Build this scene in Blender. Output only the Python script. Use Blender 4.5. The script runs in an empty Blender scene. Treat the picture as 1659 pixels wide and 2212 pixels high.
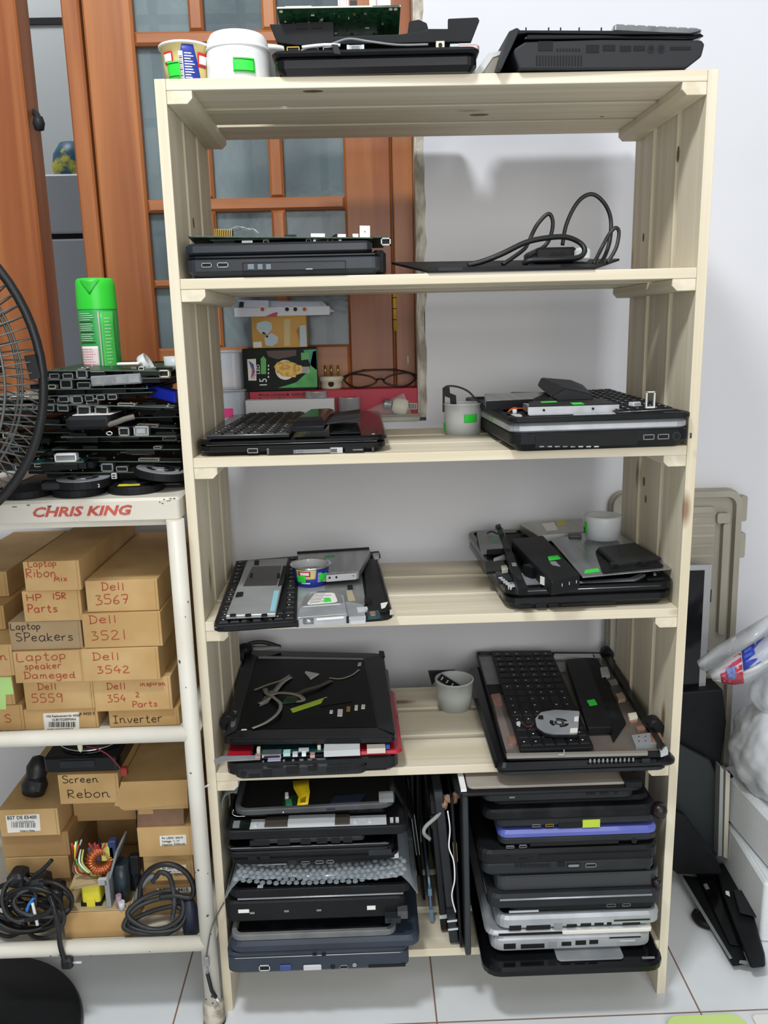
import bpy, bmesh, math, random
from mathutils import Vector, Matrix, Euler
random.seed(7)
S = bpy.context.scene
COL = S.collection
# ------------------------------------------------------------------ camera
FPX = 1794.618
CP = Vector((0.23336, -1.05239, 0.98444))
def cam_axes(yaw, pitch, roll):
    cy, sy, cp, sp, cr, sr = math.cos(yaw), math.sin(yaw), math.cos(pitch), math.sin(pitch), math.cos(roll), math.sin(roll)
    f = Vector((sy*cp, cy*cp, sp)); r = Vector((cy, -sy, 0)); u = r.cross(f)
    return cr*r + sr*u, -sr*r + cr*u, f
CR, CU, CF = cam_axes(0.0202057, -0.2167683, -0.0234139)
cd = bpy.data.cameras.new('camera'); cam = bpy.data.objects.new('camera', cd); COL.objects.link(cam)
cd.sensor_fit = 'HORIZONTAL'; cd.sensor_width = 36.0; cd.lens = 36.0*FPX/1659.0
cd.clip_start = 0.02; cd.clip_end = 50
cam.matrix_world = Matrix(((CR.x, CU.x, -CF.x, CP.x), (CR.y, CU.y, -CF.y, CP.y), (CR.z, CU.z, -CF.z, CP.z), (0, 0, 0, 1)))
S.camera = cam
S.view_settings.view_transform = 'Standard'; S.view_settings.look = 'None'
S.view_settings.exposure = 0.0; S.view_settings.gamma = 1.0; S.view_settings.use_curve_mapping = False
# ------------------------------------------------------------------ light
w = bpy.data.worlds.new('world'); S.world = w; w.use_nodes = True
bg = w.node_tree.nodes['Background']; bg.inputs[0].default_value = (0.96, 0.97, 1.0, 1); bg.inputs[1].default_value = 0.34
def area(name, loc, target, sx, sy, power, col=(1, 1, 1)):
    l = bpy.data.lights.new(name, 'AREA'); l.shape = 'RECTANGLE'; l.size = sx; l.size_y = sy; l.energy = power; l.color = col
    o = bpy.data.objects.new(name, l); COL.objects.link(o); o.location = loc
    o.rotation_euler = (Vector(target)-Vector(loc)).to_track_quat('-Z', 'Y').to_euler(); return o
area('ceiling_lamp', (-0.16, -0.86, 2.45), (0.3, 0.0, 0.6), 0.34, 0.20, 26, (0.95, 0.98, 1.0))
area('ceiling_lamp', (0.9, -1.7, 2.55), (0.4, 0.1, 0.8), 0.9, 0.5, 7, (0.97, 0.99, 1.0))
area('far_room_fill', (-0.75, 0.95, 2.3), (-0.3, 1.3, 1.2), 0.3, 0.3, 5)  # added fill that brightens the far room; no lamp is seen there
area('front_fill', (0.7, -3.2, 1.35), (0.33, 0.2, 0.7), 2.4, 1.7, 46, (1.0, 0.99, 0.96))  # added soft frontal fill behind the camera, standing in for unseen room light

def at(px, py, x=None, y=None, z=None):
    d = CF + CR*((px-829.5)/FPX) - CU*((py-1106.0)/FPX)
    s = (z-CP.z)/d.z if z is not None else ((y-CP.y)/d.y if y is not None else (x-CP.x)/d.x)
    return CP + d*s

# ------------------------------------------------------------------ materials
def lin(c):
    if isinstance(c, str):
        c = [int(c[i:i+2], 16)/255 for i in (0, 2, 4)]
    return tuple((v/12.92 if v <= 0.04045 else ((v+0.055)/1.055)**2.4) for v in c)+(1.0,)
MATS = {}
def mat(name, col, rough=0.5, metal=0.0, col2=None, scale=(30, 30, 30), lo=0.35, hi=0.65, bump=0.0, bscale=200, spec=0.5, alpha=1.0, trans=0.0, ior=1.45, coat=0.0, emit=0.0, detail=3.0, rvar=0.0):
    if name in MATS: return MATS[name]
    m = bpy.data.materials.new(name); m.use_nodes = True; MATS[name] = m
    nt = m.node_tree; b = nt.nodes['Principled BSDF']; N = nt.nodes.new; L = nt.links.new
    b.inputs['Base Color'].default_value = lin(col); b.inputs['Roughness'].default_value = rough
    b.inputs['Metallic'].default_value = metal; b.inputs['Specular IOR Level'].default_value = spec
    b.inputs['Alpha'].default_value = alpha; b.inputs['Transmission Weight'].default_value = trans; b.inputs['IOR'].default_value = ior
    b.inputs['Coat Weight'].default_value = coat
    if emit: b.inputs['Emission Color'].default_value = lin(col); b.inputs['Emission Strength'].default_value = emit
    tc = N('ShaderNodeTexCoord')
    if col2 is not None:
        mp = N('ShaderNodeMapping'); mp.inputs['Scale'].default_value = scale
        oi = N('ShaderNodeObjectInfo'); ad = N('ShaderNodeVectorMath'); ad.operation = 'ADD'
        ml = N('ShaderNodeMath'); ml.operation = 'MULTIPLY'; ml.inputs[1].default_value = 37.0
        L(oi.outputs['Random'], ml.inputs[0]); L(tc.outputs['Object'], mp.inputs[0]); L(mp.outputs[0], ad.inputs[0]); L(ml.outputs[0], ad.inputs[1])
        nz = N('ShaderNodeTexNoise'); nz.inputs['Detail'].default_value = detail; nz.inputs['Scale'].default_value = 1.0
        cr = N('ShaderNodeValToRGB'); cr.color_ramp.elements[0].position = lo; cr.color_ramp.elements[1].position = hi
        cr.color_ramp.elements[0].color = lin(col); cr.color_ramp.elements[1].color = lin(col2)
        L(ad.outputs[0], nz.inputs['Vector']); L(nz.outputs['Fac'], cr.inputs[0]); L(cr.outputs[0], b.inputs['Base Color'])
        if rvar:
            mr = N('ShaderNodeMapRange'); mr.inputs[3].default_value = rough; mr.inputs[4].default_value = rough+rvar
            L(nz.outputs['Fac'], mr.inputs[0]); L(mr.outputs[0], b.inputs['Roughness'])
    if bump:
        n2 = N('ShaderNodeTexNoise'); n2.inputs['Scale'].default_value = bscale; n2.inputs['Detail'].default_value = 2
        bp = N('ShaderNodeBump'); bp.inputs['Strength'].default_value = bump; bp.inputs['Distance'].default_value = 0.002
        L(tc.outputs['Object'], n2.inputs['Vector']); L(n2.outputs['Fac'], bp.inputs['Height']); L(bp.outputs[0], b.inputs['Normal'])
    return m

def wood(name, axis, c1, c2, c3, knots=True, rough=0.55, across=55, along=1.6):
    if name in MATS: return MATS[name]
    m = bpy.data.materials.new(name); m.use_nodes = True; MATS[name] = m
    nt = m.node_tree; b = nt.nodes['Principled BSDF']; N = nt.nodes.new; L = nt.links.new
    b.inputs['Roughness'].default_value = rough
    tc = N('ShaderNodeTexCoord'); oi = N('ShaderNodeObjectInfo'); ml = N('ShaderNodeMath'); ml.operation = 'MULTIPLY'; ml.inputs[1].default_value = 53.0
    L(oi.outputs['Random'], ml.inputs[0])
    ad = N('ShaderNodeVectorMath'); ad.operation = 'ADD'; L(tc.outputs['Object'], ad.inputs[0]); L(ml.outputs[0], ad.inputs[1])
    sc = [across]*3; sc[axis] = along
    mp = N('ShaderNodeMapping'); mp.inputs['Scale'].default_value = sc; L(ad.outputs[0], mp.inputs[0])
    nz = N('ShaderNodeTexNoise'); nz.inputs['Scale'].default_value = 1; nz.inputs['Detail'].default_value = 4; nz.inputs['Distortion'].default_value = 0.6
    L(mp.outputs[0], nz.inputs['Vector'])
    cr = N('ShaderNodeValToRGB'); e = cr.color_ramp.elements; e[0].position = 0.33; e[1].position = 0.68
    e[0].color = lin(c2); e[1].color = lin(c1); L(nz.outputs['Fac'], cr.inputs[0])
    out = cr.outputs[0]
    if knots:
        sc2 = [26]*3; sc2[axis] = 9
        m2 = N('ShaderNodeMapping'); m2.inputs['Scale'].default_value = sc2; L(ad.outputs[0], m2.inputs[0])
        vo = N('ShaderNodeTexVoronoi'); vo.inputs['Scale'].default_value = 0.5; L(m2.outputs[0], vo.inputs['Vector'])
        r2 = N('ShaderNodeValToRGB'); k = r2.color_ramp.elements; k[0].position = 0.05; k[0].color = (1, 1, 1, 1); k[1].position = 0.13; k[1].color = (0, 0, 0, 1)
        L(vo.outputs['Distance'], r2.inputs[0])
        mx = N('ShaderNodeMix'); mx.data_type = 'RGBA'; L(r2.outputs[0], mx.inputs[0]); L(out, mx.inputs[6]); mx.inputs[7].default_value = lin(c3)
        out = mx.outputs[2]
    L(out, b.inputs['Base Color'])
    bp = N('ShaderNodeBump'); bp.inputs['Strength'].default_value = 0.12; bp.inputs['Distance'].default_value = 0.001
    L(nz.outputs['Fac'], bp.inputs['Height']); L(bp.outputs[0], b.inputs['Normal'])
    return m

P1, P2, P3 = 'e5dcc8', 'd5c9ad', '8f7354'
PX, PY, PZ = wood('pine_x', 0, P1, P2, P3), wood('pine_y', 1, P1, P2, P3, False), wood('pine_z', 2, P1, P2, P3)
DOOR = wood('door_wood', 2, 'b0703f', '8a4b24', '5a2c14', False, 0.4, 22, 1.2)
DOORX = wood('door_wood_across', 0, 'b57748', '935430', '5a2c14', False, 0.4, 22, 1.2)
K_MATTE = mat('black_plastic', '121315', 0.48, col2='1a1b1e', scale=(14, 14, 14), bump=0.05, bscale=900, spec=.25)
K_DUST = mat('dusty_black_plastic', '141517', 0.55, col2='303133', scale=(22, 22, 22), lo=0.5, hi=0.85, detail=6, spec=.2)
K_GLOSS = mat('glossy_black_plastic', '08090b', 0.16, col2='0f1013', scale=(10, 10, 10), spec=.35)
K_DEEP = mat('dark_void', '050506', 0.7)
K_GREY = mat('dark_grey_plastic', '222528', 0.5, col2='2b2e31', scale=(18, 18, 18), spec=.3)
GREY = mat('grey_plastic', '777b7e', 0.5, col2='8c8f90', scale=(20, 20, 20))
NAVY = mat('navy_grey_plastic', '27303c', 0.42, col2='303a47', scale=(12, 12, 12))
STEEL = mat('brushed_steel', 'b4b8ba', 0.32, 0.85, col2='9a9d9f', scale=(60, 6, 60))
ALU = mat('silver_plastic', 'b9bcc0', 0.35, 0.4, col2='a2a6aa', scale=(25, 25, 25))
SHINE = mat('bright_metal', 'dfe2e4', 0.18, 1.0)
LGREY = mat('light_grey_plastic', 'c9cccd', 0.45, col2='bdc0c2', scale=(18, 18, 18))
WHITE = mat('white_plastic', 'eceeee', 0.4)
CREAM = mat('cream_plastic', 'd9d5c5', 0.5, col2='c9c4b2', scale=(12, 12, 12))
PCB = mat('green_circuit_board', '1f4a2d', 0.4, col2='122e1c', scale=(160, 160, 160), detail=5, lo=0.4, hi=0.6)
PCBD = mat('dark_circuit_board', '17251d', 0.4, col2='0d1511', scale=(160, 160, 160), detail=5)
PCBB = mat('blue_green_circuit_board', '1d4f52', 0.4, col2='123436', scale=(160, 160, 160))
GOLD = mat('gold_contacts', 'c9a44a', 0.3, 0.9)
COPPER = mat('copper', 'a4735f', 0.35, 0.5, col2='bb9484', scale=(40, 40, 40))
GREENTAG = mat('fluorescent_green_sticker', '2fe043', 0.5, emit=0.0)
LIME = mat('lime_sticker', 'b5d83e', 0.5)
YEL = mat('yellow_tape', 'f2d21c', 0.45)
RED = mat('glossy_red_plastic', 'a81f2e', 0.22, coat=0.4)
INKK = mat('black_ink', '16161a', 0.6)
INKR = mat('red_marker_ink', 'b3402c', 0.6)
INKW = mat('white_print', 'f2f4f4', 0.5)
PAPER = mat('white_label_paper', 'e8e6df', 0.6)
CARD = mat('cardboard', 'c7a673', 0.75, col2='b89561', scale=(14, 14, 14), bump=0.06, bscale=400)
CARDD = mat('brown_cardboard', 'a07b50', 0.75, col2='8c6a42', scale=(14, 14, 14), bump=0.06, bscale=400)
CABLE = mat('black_cable_rubber', '131416', 0.42, col2='222325', scale=(30, 30, 30))
FROST = mat('frosted_clear_plastic', 'e9eef0', 0.35, alpha=0.62)
CLEAR = mat('clear_plastic', 'e4ebee', 0.12, alpha=0.30)

# ------------------------------------------------------------------ mesh builder
def rrect(w, d, r, n=4):
    r = max(1e-5, min(r, w/2-1e-5, d/2-1e-5)); pts = []
    for cx, cy, a0 in ((w/2-r, d/2-r, 0), (-w/2+r, d/2-r, 90), (-w/2+r, -d/2+r, 180), (w/2-r, -d/2+r, 270)):
        for i in range(n+1):
            a = math.radians(a0+90*i/n); pts.append((cx+r*math.cos(a), cy+r*math.sin(a)))
    return pts
class MB:
    def __init__(s): s.bm = bmesh.new(); s.ms = []
    def mi(s, m):
        if m not in s.ms: s.ms.append(m)
        return s.ms.index(m)
    def _xf(s, vs, M):
        if M is not None:
            for v in vs: v.co = M @ v.co
    def face(s, vs, i, smooth=False):
        try: f = s.bm.faces.new(vs)
        except ValueError: return
        f.material_index = i; f.smooth = smooth
    def loops(s, rings, m, cap0=True, cap1=True, smooth=False, M=None, close=True, mcap=None):
        i = s.mi(m); vr = [[s.bm.verts.new(p) for p in r] for r in rings]
        for a, b in zip(vr, vr[1:]):
            n = len(a)
            for k in range(n if close else n-1):
                s.face((a[k], a[(k+1) % n], b[(k+1) % n], b[k]), i, smooth)
        if cap0: s.face(vr[0][::-1], i)
        if cap1: s.face(vr[-1], s.mi(mcap) if mcap else i)
        s._xf([v for r in vr for v in r], M); return s
    def slab(s, c, w, d, h, r, m, ch=0.0015, cb=None, M=None, n=4):
        """rounded-corner plate: c = centre of its underside"""
        cb = ch if cb is None else cb; ch = min(ch, h*0.45); hb = min(cb, h*0.5)
        prof = ((cb, 0), (0, hb), (0, h-ch), (ch, h))
        return s.loops([[(c[0]+x, c[1]+y, c[2]+z) for x, y in rrect(w-2*i, d-2*i, max(r-i*0.6, 0.0003), n)] for i, z in prof], m, M=M)
    def tray(s, c, w, d, h, r, m, rim=0.008, dep=None, ch=0.0012, cb=None, mfl=None, M=None, n=4):
        dep = h*0.7 if dep is None else dep; cb = ch if cb is None else cb
        prof = ((cb, 0), (0, min(cb, h*0.5)), (0, h-ch), (ch, h), (rim, h), (rim+0.0012, h-dep))
        return s.loops([[(c[0]+x, c[1]+y, c[2]+z) for x, y in rrect(w-2*i, d-2*i, max(r-i*0.6, 0.0003), n)] for i, z in prof], m, M=M, mcap=mfl)
    def box(s, c, sz, m, rot=None, M=None):
        """c = centre"""
        i = s.mi(m); x, y, z = sz[0]/2, sz[1]/2, sz[2]/2
        vs = [s.bm.verts.new((a*x, b*y, e*z)) for a in (-1, 1) for b in (-1, 1) for e in (-1, 1)]
        for q in ((0, 1, 3, 2), (4, 6, 7, 5), (0, 4, 5, 1), (2, 3, 7, 6), (0, 2, 6, 4), (1, 5, 7, 3)): s.face([vs[k] for k in q], i)
        T = Matrix.Translation(c)
        if rot: T = T @ Euler([math.radians(a) for a in rot]).to_matrix().to_4x4()
        s._xf(vs, T if M is None else M @ T); return s
    def cyl(s, c, r, h, m, axis='z', n=20, r2=None, M=None, smooth=True, cap=True):
        r2 = r if r2 is None else r2
        R = {'z': Matrix.Identity(4), 'x': Matrix.Rotation(math.pi/2, 4, 'Y'), 'y': Matrix.Rotation(-math.pi/2, 4, 'X')}[axis]
        T = Matrix.Translation(c) @ R
        if M is not None: T = M @ T
        return s.loops([[(rr*math.cos(2*math.pi*k/n), rr*math.sin(2*math.pi*k/n), z) for k in range(n)] for rr, z in ((r, 0), (r2, h))], m, cap0=cap, cap1=cap, smooth=smooth, M=T)
    def lathe(s, prof, m, c=(0, 0, 0), n=32, M=None, cap0=False, cap1=False):
        T = Matrix.Translation(c)
        if M is not None: T = M @ T
        return s.loops([[(r*math.cos(2*math.pi*k/n), r*math.sin(2*math.pi*k/n), z) for k in range(n)] for r, z in prof], m, cap0, cap1, True, T)
    def prism(s, pts, z0, z1, m, M=None):
        return s.loops([[(x, y, z0) for x, y in pts], [(x, y, z1) for x, y in pts]], m, M=M)
    def tube(s, pts, r, m, n=8, closed=False, M=None, flat=None):
        P = [Vector(p) for p in pts]; rings = []; L = len(P); up = None
        for k in range(L):
            a = P[(k-1) % L] if (closed or k) else P[k]; b = P[(k+1) % L] if (closed or k < L-1) else P[k]
            t = (b-a); t = t.normalized() if t.length > 1e-9 else Vector((0, 0, 1))
            if up is None: up = Vector((0, 0, 1)) if abs(t.z) < 0.9 else Vector((1, 0, 0))
            sd = t.cross(up); sd = sd.normalized() if sd.length > 1e-6 else Vector((1, 0, 0)); up = sd.cross(t).normalized()
            fa, fb = (1, 1) if flat is None else flat
            rings.append([tuple(P[k]+sd*(r*fa*math.cos(2*math.pi*q/n))+up*(r*fb*math.sin(2*math.pi*q/n))) for q in range(n)])
        if closed: rings.append(rings[0]); return s.loops(rings, m, False, False, True, M)
        return s.loops(rings, m, True, True, True, M)
    def sheet(s, grid, m, th=0.0006, M=None, smooth=True):
        """a thin curved sheet from a grid of points, with thickness"""
        i = s.mi(m); R, C_ = len(grid), len(grid[0]); A = [[Vector(p) for p in r] for r in grid]; lay = []
        for sg in (0.5, -0.5):
            V = []
            for a in range(R):
                row = []
                for b in range(C_):
                    du = A[min(a+1, R-1)][b]-A[max(a-1, 0)][b]; dv = A[a][min(b+1, C_-1)]-A[a][max(b-1, 0)]
                    nn = du.cross(dv); nn = nn.normalized() if nn.length > 1e-12 else Vector((0, 0, 1))
                    row.append(s.bm.verts.new(A[a][b]+nn*th*sg))
                V.append(row)
            lay.append(V)
        for li, V in enumerate(lay):
            for a in range(R-1):
                for b in range(C_-1):
                    q = [V[a][b], V[a+1][b], V[a+1][b+1], V[a][b+1]]; s.face(q if li == 0 else q[::-1], i, smooth)
        U, D = lay
        for a in range(R-1):
            for b in (0, C_-1): s.face([U[a][b], D[a][b], D[a+1][b], U[a+1][b]], i)
        for b in range(C_-1):
            for a in (0, R-1): s.face([U[a][b], U[a][b+1], D[a][b+1], D[a][b]], i)
        s._xf([v for V in lay for r in V for v in r], M); return s
    def build(s, name, parent=None, loc=(0, 0, 0), rot=(0, 0, 0), label=None, bev=0):
        bmesh.ops.recalc_face_normals(s.bm, faces=s.bm.faces)
        me = bpy.data.meshes.new(name); s.bm.to_mesh(me); s.bm.free()
        for m in s.ms: me.materials.append(m)
        o = bpy.data.objects.new(name, me); COL.objects.link(o)
        o.location = loc; o.rotation_euler = rot
        if parent: o.parent = parent
        if label: o['label'] = label
        if bev:
            b = o.modifiers.new('bevel', 'BEVEL'); b.width = bev; b.segments = 2; b.limit_method = 'ANGLE'
        return o
def tag(o, label, cat, group=None, kind=None):
    o['label'] = label; o['category'] = cat
    if group: o['group'] = group
    if kind: o['kind'] = kind
    return o
def thing(name, label, cat, loc=(0, 0, 0), rot=(0, 0, 0), group=None):
    o = bpy.data.objects.new(name, None); o.empty_display_size = 0.02; COL.objects.link(o); o.location = loc; o.rotation_euler = rot
    return tag(o, label, cat, group)
def struct(o):
    o['kind'] = 'structure'; return o
def smooth_path(pts, k=6, closed=False):
    P = [Vector(p) for p in pts]; n = len(P); out = []
    for i in range(n if closed else n-1):
        p0, p1, p2, p3 = (P[(i-1) % n], P[i], P[(i+1) % n], P[(i+2) % n]) if closed else (P[max(i-1, 0)], P[i], P[i+1], P[min(i+2, n-1)])
        for q in range(k):
            t = q/k
            out.append(0.5*((2*p1)+(p2-p0)*t+(2*p0-5*p1+4*p2-p3)*t*t+(3*p1-p0-3*p2+p3)*t**3))
    if not closed: out.append(P[-1])
    return out

# a stroke alphabet for the marker handwriting (x to the right, y up, cap height 1)
G = {'L': [[(0, 1), (0, 0), (.55, 0)]], 'a': [[(.5, .55), (.2, .62), (0, .35), (.1, .05), (.35, .05), (.5, .35), (.5, .6), (.5, .1), (.6, 0)]],
 'p': [[(0, .62), (0, -.35)], [(0, .5), (.25, .64), (.45, .42), (.3, .12), (0, .12)]], 't': [[(.2, .95), (.2, .1), (.35, 0), (.45, .08)], [(0, .62), (.42, .62)]],
 'o': [[(.25, .6), (0, .35), (.1, .05), (.35, .02), (.5, .3), (.4, .56), (.25, .6)]], 'P': [[(.05, 0), (.05, 1)], [(0, 1), (.45, .95), (.5, .65), (.3, .48), (.05, .48)]],
 'R': [[(.05, 0), (.05, 1)], [(0, 1), (.45, .95), (.45, .6), (.05, .5), (.55, 0)]], 'i': [[(.1, .6), (.1, 0)], [(.1, .85), (.13, .9)]],
 'b': [[(0, 1), (0, 0)], [(0, .4), (.25, .58), (.45, .3), (.3, .02), (0, .05)]], 'n': [[(0, .6), (.03, 0)], [(.03, .4), (.25, .6), (.4, .45), (.42, .1), (.6, .02)]],
 'M': [[(0, 0), (.1, .75), (.33, .25), (.55, .75), (.65, 0)]], 'x': [[(0, .6), (.45, 0)], [(.45, .6), (0, 0)]], 'H': [[(0, 1), (0, 0)], [(.6, 1), (.6, 0)], [(0, .5), (.6, .5)]],
 '1': [[(.15, 1), (.15, 0)]], '5': [[(.5, 1), (.1, 1), (.08, .58), (.4, .58), (.52, .3), (.35, .02), (0, .05)]], 'r': [[(0, .6), (.03, 0)], [(.03, .4), (.2, .58), (.38, .56)]],
 's': [[(.42, .55), (.15, .6), (.08, .4), (.38, .25), (.35, .05), (0, .03)]], 'S': [[(.55, .9), (.2, 1), (.02, .78), (.2, .55), (.45, .45), (.55, .2), (.3, 0), (0, .1)]],
 'e': [[(.02, .32), (.42, .36), (.36, .56), (.15, .58), (0, .3), (.15, .02), (.48, .1)]], 'k': [[(0, 1), (0, 0)], [(.42, .6), (.02, .3), (.45, 0)]],
 'D': [[(.1, 1), (.1, 0)], [(0, 1), (.4, .92), (.6, .55), (.45, .12), (0, 0)]], 'm': [[(0, .6), (.02, 0)], [(.02, .42), (.18, .58), (.28, .4), (.28, 0)], [(.28, .42), (.45, .58), (.55, .4), (.56, .05), (.66, .02)]],
 'g': [[(.45, .55), (.15, .6), (0, .35), (.15, .1), (.42, .3), (.45, .6), (.42, -.25), (.2, -.38), (0, -.25)]], 'd': [[(.42, .4), (.2, .58), (0, .3), (.15, .02), (.42, .2)], [(.45, 1), (.45, .05), (.55, 0)]],
 'l': [[(.08, 1), (.08, 0)]], '3': [[(.05, .95), (.4, .95), (.2, .58), (.48, .4), (.4, .08), (0, .02)]], '6': [[(.42, .98), (.1, .6), (.03, .2), (.25, 0), (.45, .2), (.3, .42), (.06, .3)]],
 '7': [[(0, .95), (.5, .95), (.25, 0)], [(.12, .5), (.48, .5)]], '2': [[(.02, .8), (.22, .98), (.45, .8), (.3, .45), (0, .03), (.55, .03)]], '4': [[(.3, 1), (0, .4), (.55, .4)], [(.38, .65), (.38, 0)]],
 '9': [[(.42, .85), (.18, .98), (.02, .75), (.2, .55), (.42, .75), (.45, .9), (.42, 0)]], 'I': [[(.25, 1), (.25, 0)], [(0, 1), (.5, 1)], [(0, 0), (.5, 0)]], 'v': [[(0, .6), (.2, 0), (.45, .6)]],
 'c': [[(.42, .52), (.15, .6), (0, .3), (.15, .02), (.45, .1)]], '?': []}
def write(parent, txt, x, z, h, m, y=-0.0004, wid=0.0011, adv=None, name='handwriting', label=None, slope=0.0, sx=1.0):
    """marker writing on a face that looks towards -Y: x, z = left end of the baseline"""
    b = MB(); cx = x
    rnd = random.Random(txt+str(round(h, 4)))
    for ch in txt:
        gl = G.get(ch)
        if gl is None: cx += h*0.5*sx; continue
        wmax = max([p[0] for st in gl for p in st]+[0.2]); jz = rnd.uniform(-.05, .05)*h; sc = rnd.uniform(.93, 1.07)
        for st in gl:
            pts = [(cx+px*h*sx*sc, y, z+jz+slope*(cx-x)+pz*h*sc) for px, pz in st]
            if len(pts) > 2: pts = smooth_path(pts, 3)
            b.tube(pts, wid/2, m, n=4, flat=(1, 1))
        cx += (wmax+0.2)*h*sx
    o = b.build(name, parent, label=label)
    o.scale = (1, 0.35, 1); o.location.y = y*0.65
    return o
def text(parent, body, size, m, loc, rot=(90, 0, 0), name='printed_text', sx=1.0, shear=0.0, align='LEFT', th=0.0002, space=1.0, bold=0.0):
    cu = bpy.data.curves.new(name, 'FONT'); cu.body = body; cu.size = size; cu.extrude = th; cu.shear = shear; cu.align_x = align; cu.space_line = space; cu.offset = bold; cu.resolution_u = 2
    t = bpy.data.objects.new('tmp', cu); COL.objects.link(t); bpy.context.view_layer.update()
    me = bpy.data.meshes.new_from_object(t.evaluated_get(bpy.context.evaluated_depsgraph_get()))
    bpy.data.objects.remove(t); me.materials.clear(); me.materials.append(m)
    o = bpy.data.objects.new(name, me); COL.objects.link(o); o.parent = parent
    o.location = loc; o.rotation_euler = [math.radians(a) for a in rot]; o.scale = (sx, 1, 1)
    return o
# ------------------------------------------------------------------ setting
YW = 0.36                       # face of the back wall
def grid_floor():
    m = bpy.data.materials.new('white_floor_tile'); m.use_nodes = True; nt = m.node_tree; b = nt.nodes['Principled BSDF']; N = nt.nodes.new; L = nt.links.new
    tc = N('ShaderNodeTexCoord'); sp = N('ShaderNodeSeparateXYZ'); L(tc.outputs['Object'], sp.inputs[0]); outs = []
    for k, off in ((0, -0.3135), (1, 0.0362)):
        a = N('ShaderNodeMath'); a.operation = 'ADD'; a.inputs[1].default_value = off+0.385*20; L(sp.outputs[k], a.inputs[0])
        f = N('ShaderNodeMath'); f.operation = 'MODULO'; f.inputs[1].default_value = 0.385; L(a.outputs[0], f.inputs[0])
        g = N('ShaderNodeMath'); g.operation = 'PINGPONG'; g.inputs[1].default_value = 0.1925; L(f.outputs[0], g.inputs[0])
        c = N('ShaderNodeMath'); c.operation = 'LESS_THAN'; c.inputs[1].default_value = 0.0013; L(g.outputs[0], c.inputs[0]); outs.append(c)
    mx = N('ShaderNodeMath'); mx.operation = 'MAXIMUM'; L(outs[0].outputs[0], mx.inputs[0]); L(outs[1].outputs[0], mx.inputs[1])
    nz = N('ShaderNodeTexNoise'); nz.inputs['Scale'].default_value = 7; nz.inputs['Detail'].default_value = 5; L(tc.outputs['Object'], nz.inputs['Vector'])
    cr = N('ShaderNodeValToRGB'); cr.color_ramp.elements[0].color = lin('d6dadd'); cr.color_ramp.elements[1].color = lin('e8ecef'); L(nz.outputs['Fac'], cr.inputs[0])
    mi = N('ShaderNodeMix'); mi.data_type = 'RGBA'; L(mx.outputs[0], mi.inputs[0]); L(cr.outputs[0], mi.inputs[6]); mi.inputs[7].default_value = lin('8d7468')
    L(mi.outputs[2], b.inputs['Base Color']); b.inputs['Roughness'].default_value = 0.16
    return m
b = MB(); b.box((0.3, -0.6, -0.02), (3.2, 4.6, 0.04), grid_floor()); struct(b.build('floor'))
WALL = mat('white_wall_paint', 'dedfe4', 0.6, col2='d9dadf', scale=(3, 3, 3), bump=0.02, bscale=60)
XR = 0.3255                     # right side of the window opening
ZS = 0.8425                     # height of the window sill
b = MB()
b.box(((XR+0.012+1.9)/2, YW+0.06, 1.3), (1.9-XR-0.012, 0.12, 2.6), WALL)
b.box(((-1.3+XR+0.012)/2, YW+0.06, (ZS-0.012)/2), (1.3+XR+0.012, 0.12, ZS-0.012), WALL)
struct(b.build('wall_back'))
PLAST = mat('bare_cement_plaster', 'd0cabd', 0.85, col2='9a9385', scale=(70, 70, 25), lo=0.4, hi=0.6, bump=0.8, bscale=160, detail=6)
b = MB(); prev = None; rnd = random.Random(3); rows = []
for k in range(60):
    z = ZS-0.006+k*0.0285; wv = rnd.uniform(-.003, .003)
    rows.append([(XR+0.0002, YW+0.10, z), (XR-0.0015+wv*.3, YW+0.002, z), (XR+0.003+wv, YW-0.0012, z), (XR+0.0135+wv, YW-0.0006, z), (XR+0.0135+wv, YW+0.01, z)])
b.loops(rows, PLAST, False, False, close=False); struct(b.build('trim_1'))
SILL = mat('painted_sill', 'c9c6bd', 0.6, col2='b5b1a6', scale=(20, 20, 20), bump=0.2, bscale=120)
b = MB(); b.slab(((XR-1.3)/2+0.001, YW+0.048, ZS-0.012), XR+1.3, 0.112, 0.012, 0.003, SILL, 0.003); struct(b.build('trim_2'))
# timber window: hinged leaf with three columns of frosted panes, and the leaf on the left standing ajar
GLASS = mat('frosted_window_glass', '7f9094', 0.22, col2='536268', scale=(5, 5, 2.2), lo=0.4, hi=0.66, alpha=0.70, bump=0.25, bscale=55, spec=0.6)
YL = 0.425
def wx(px, py=600, y=YL): return at(px, py, y=y).x
def wz(py, px=600, y=YL): return at(px, py, y=y).z
def rail(b, x0, x1, z0, z1, y0, y1, m, be=0.004):
    r = [[(x0, y1, z0), (x1, y1, z0), (x1, y1, z1), (x0, y1, z1)], [(x0, y0+be, z0), (x1, y0+be, z0), (x1, y0+be, z1), (x0, y0+be, z1)],
         [(x0+be, y0, z0+be), (x1-be, y0, z0+be), (x1-be, y0, z1-be), (x0+be, y0, z1-be)]]
    b.loops(r, m)
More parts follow.
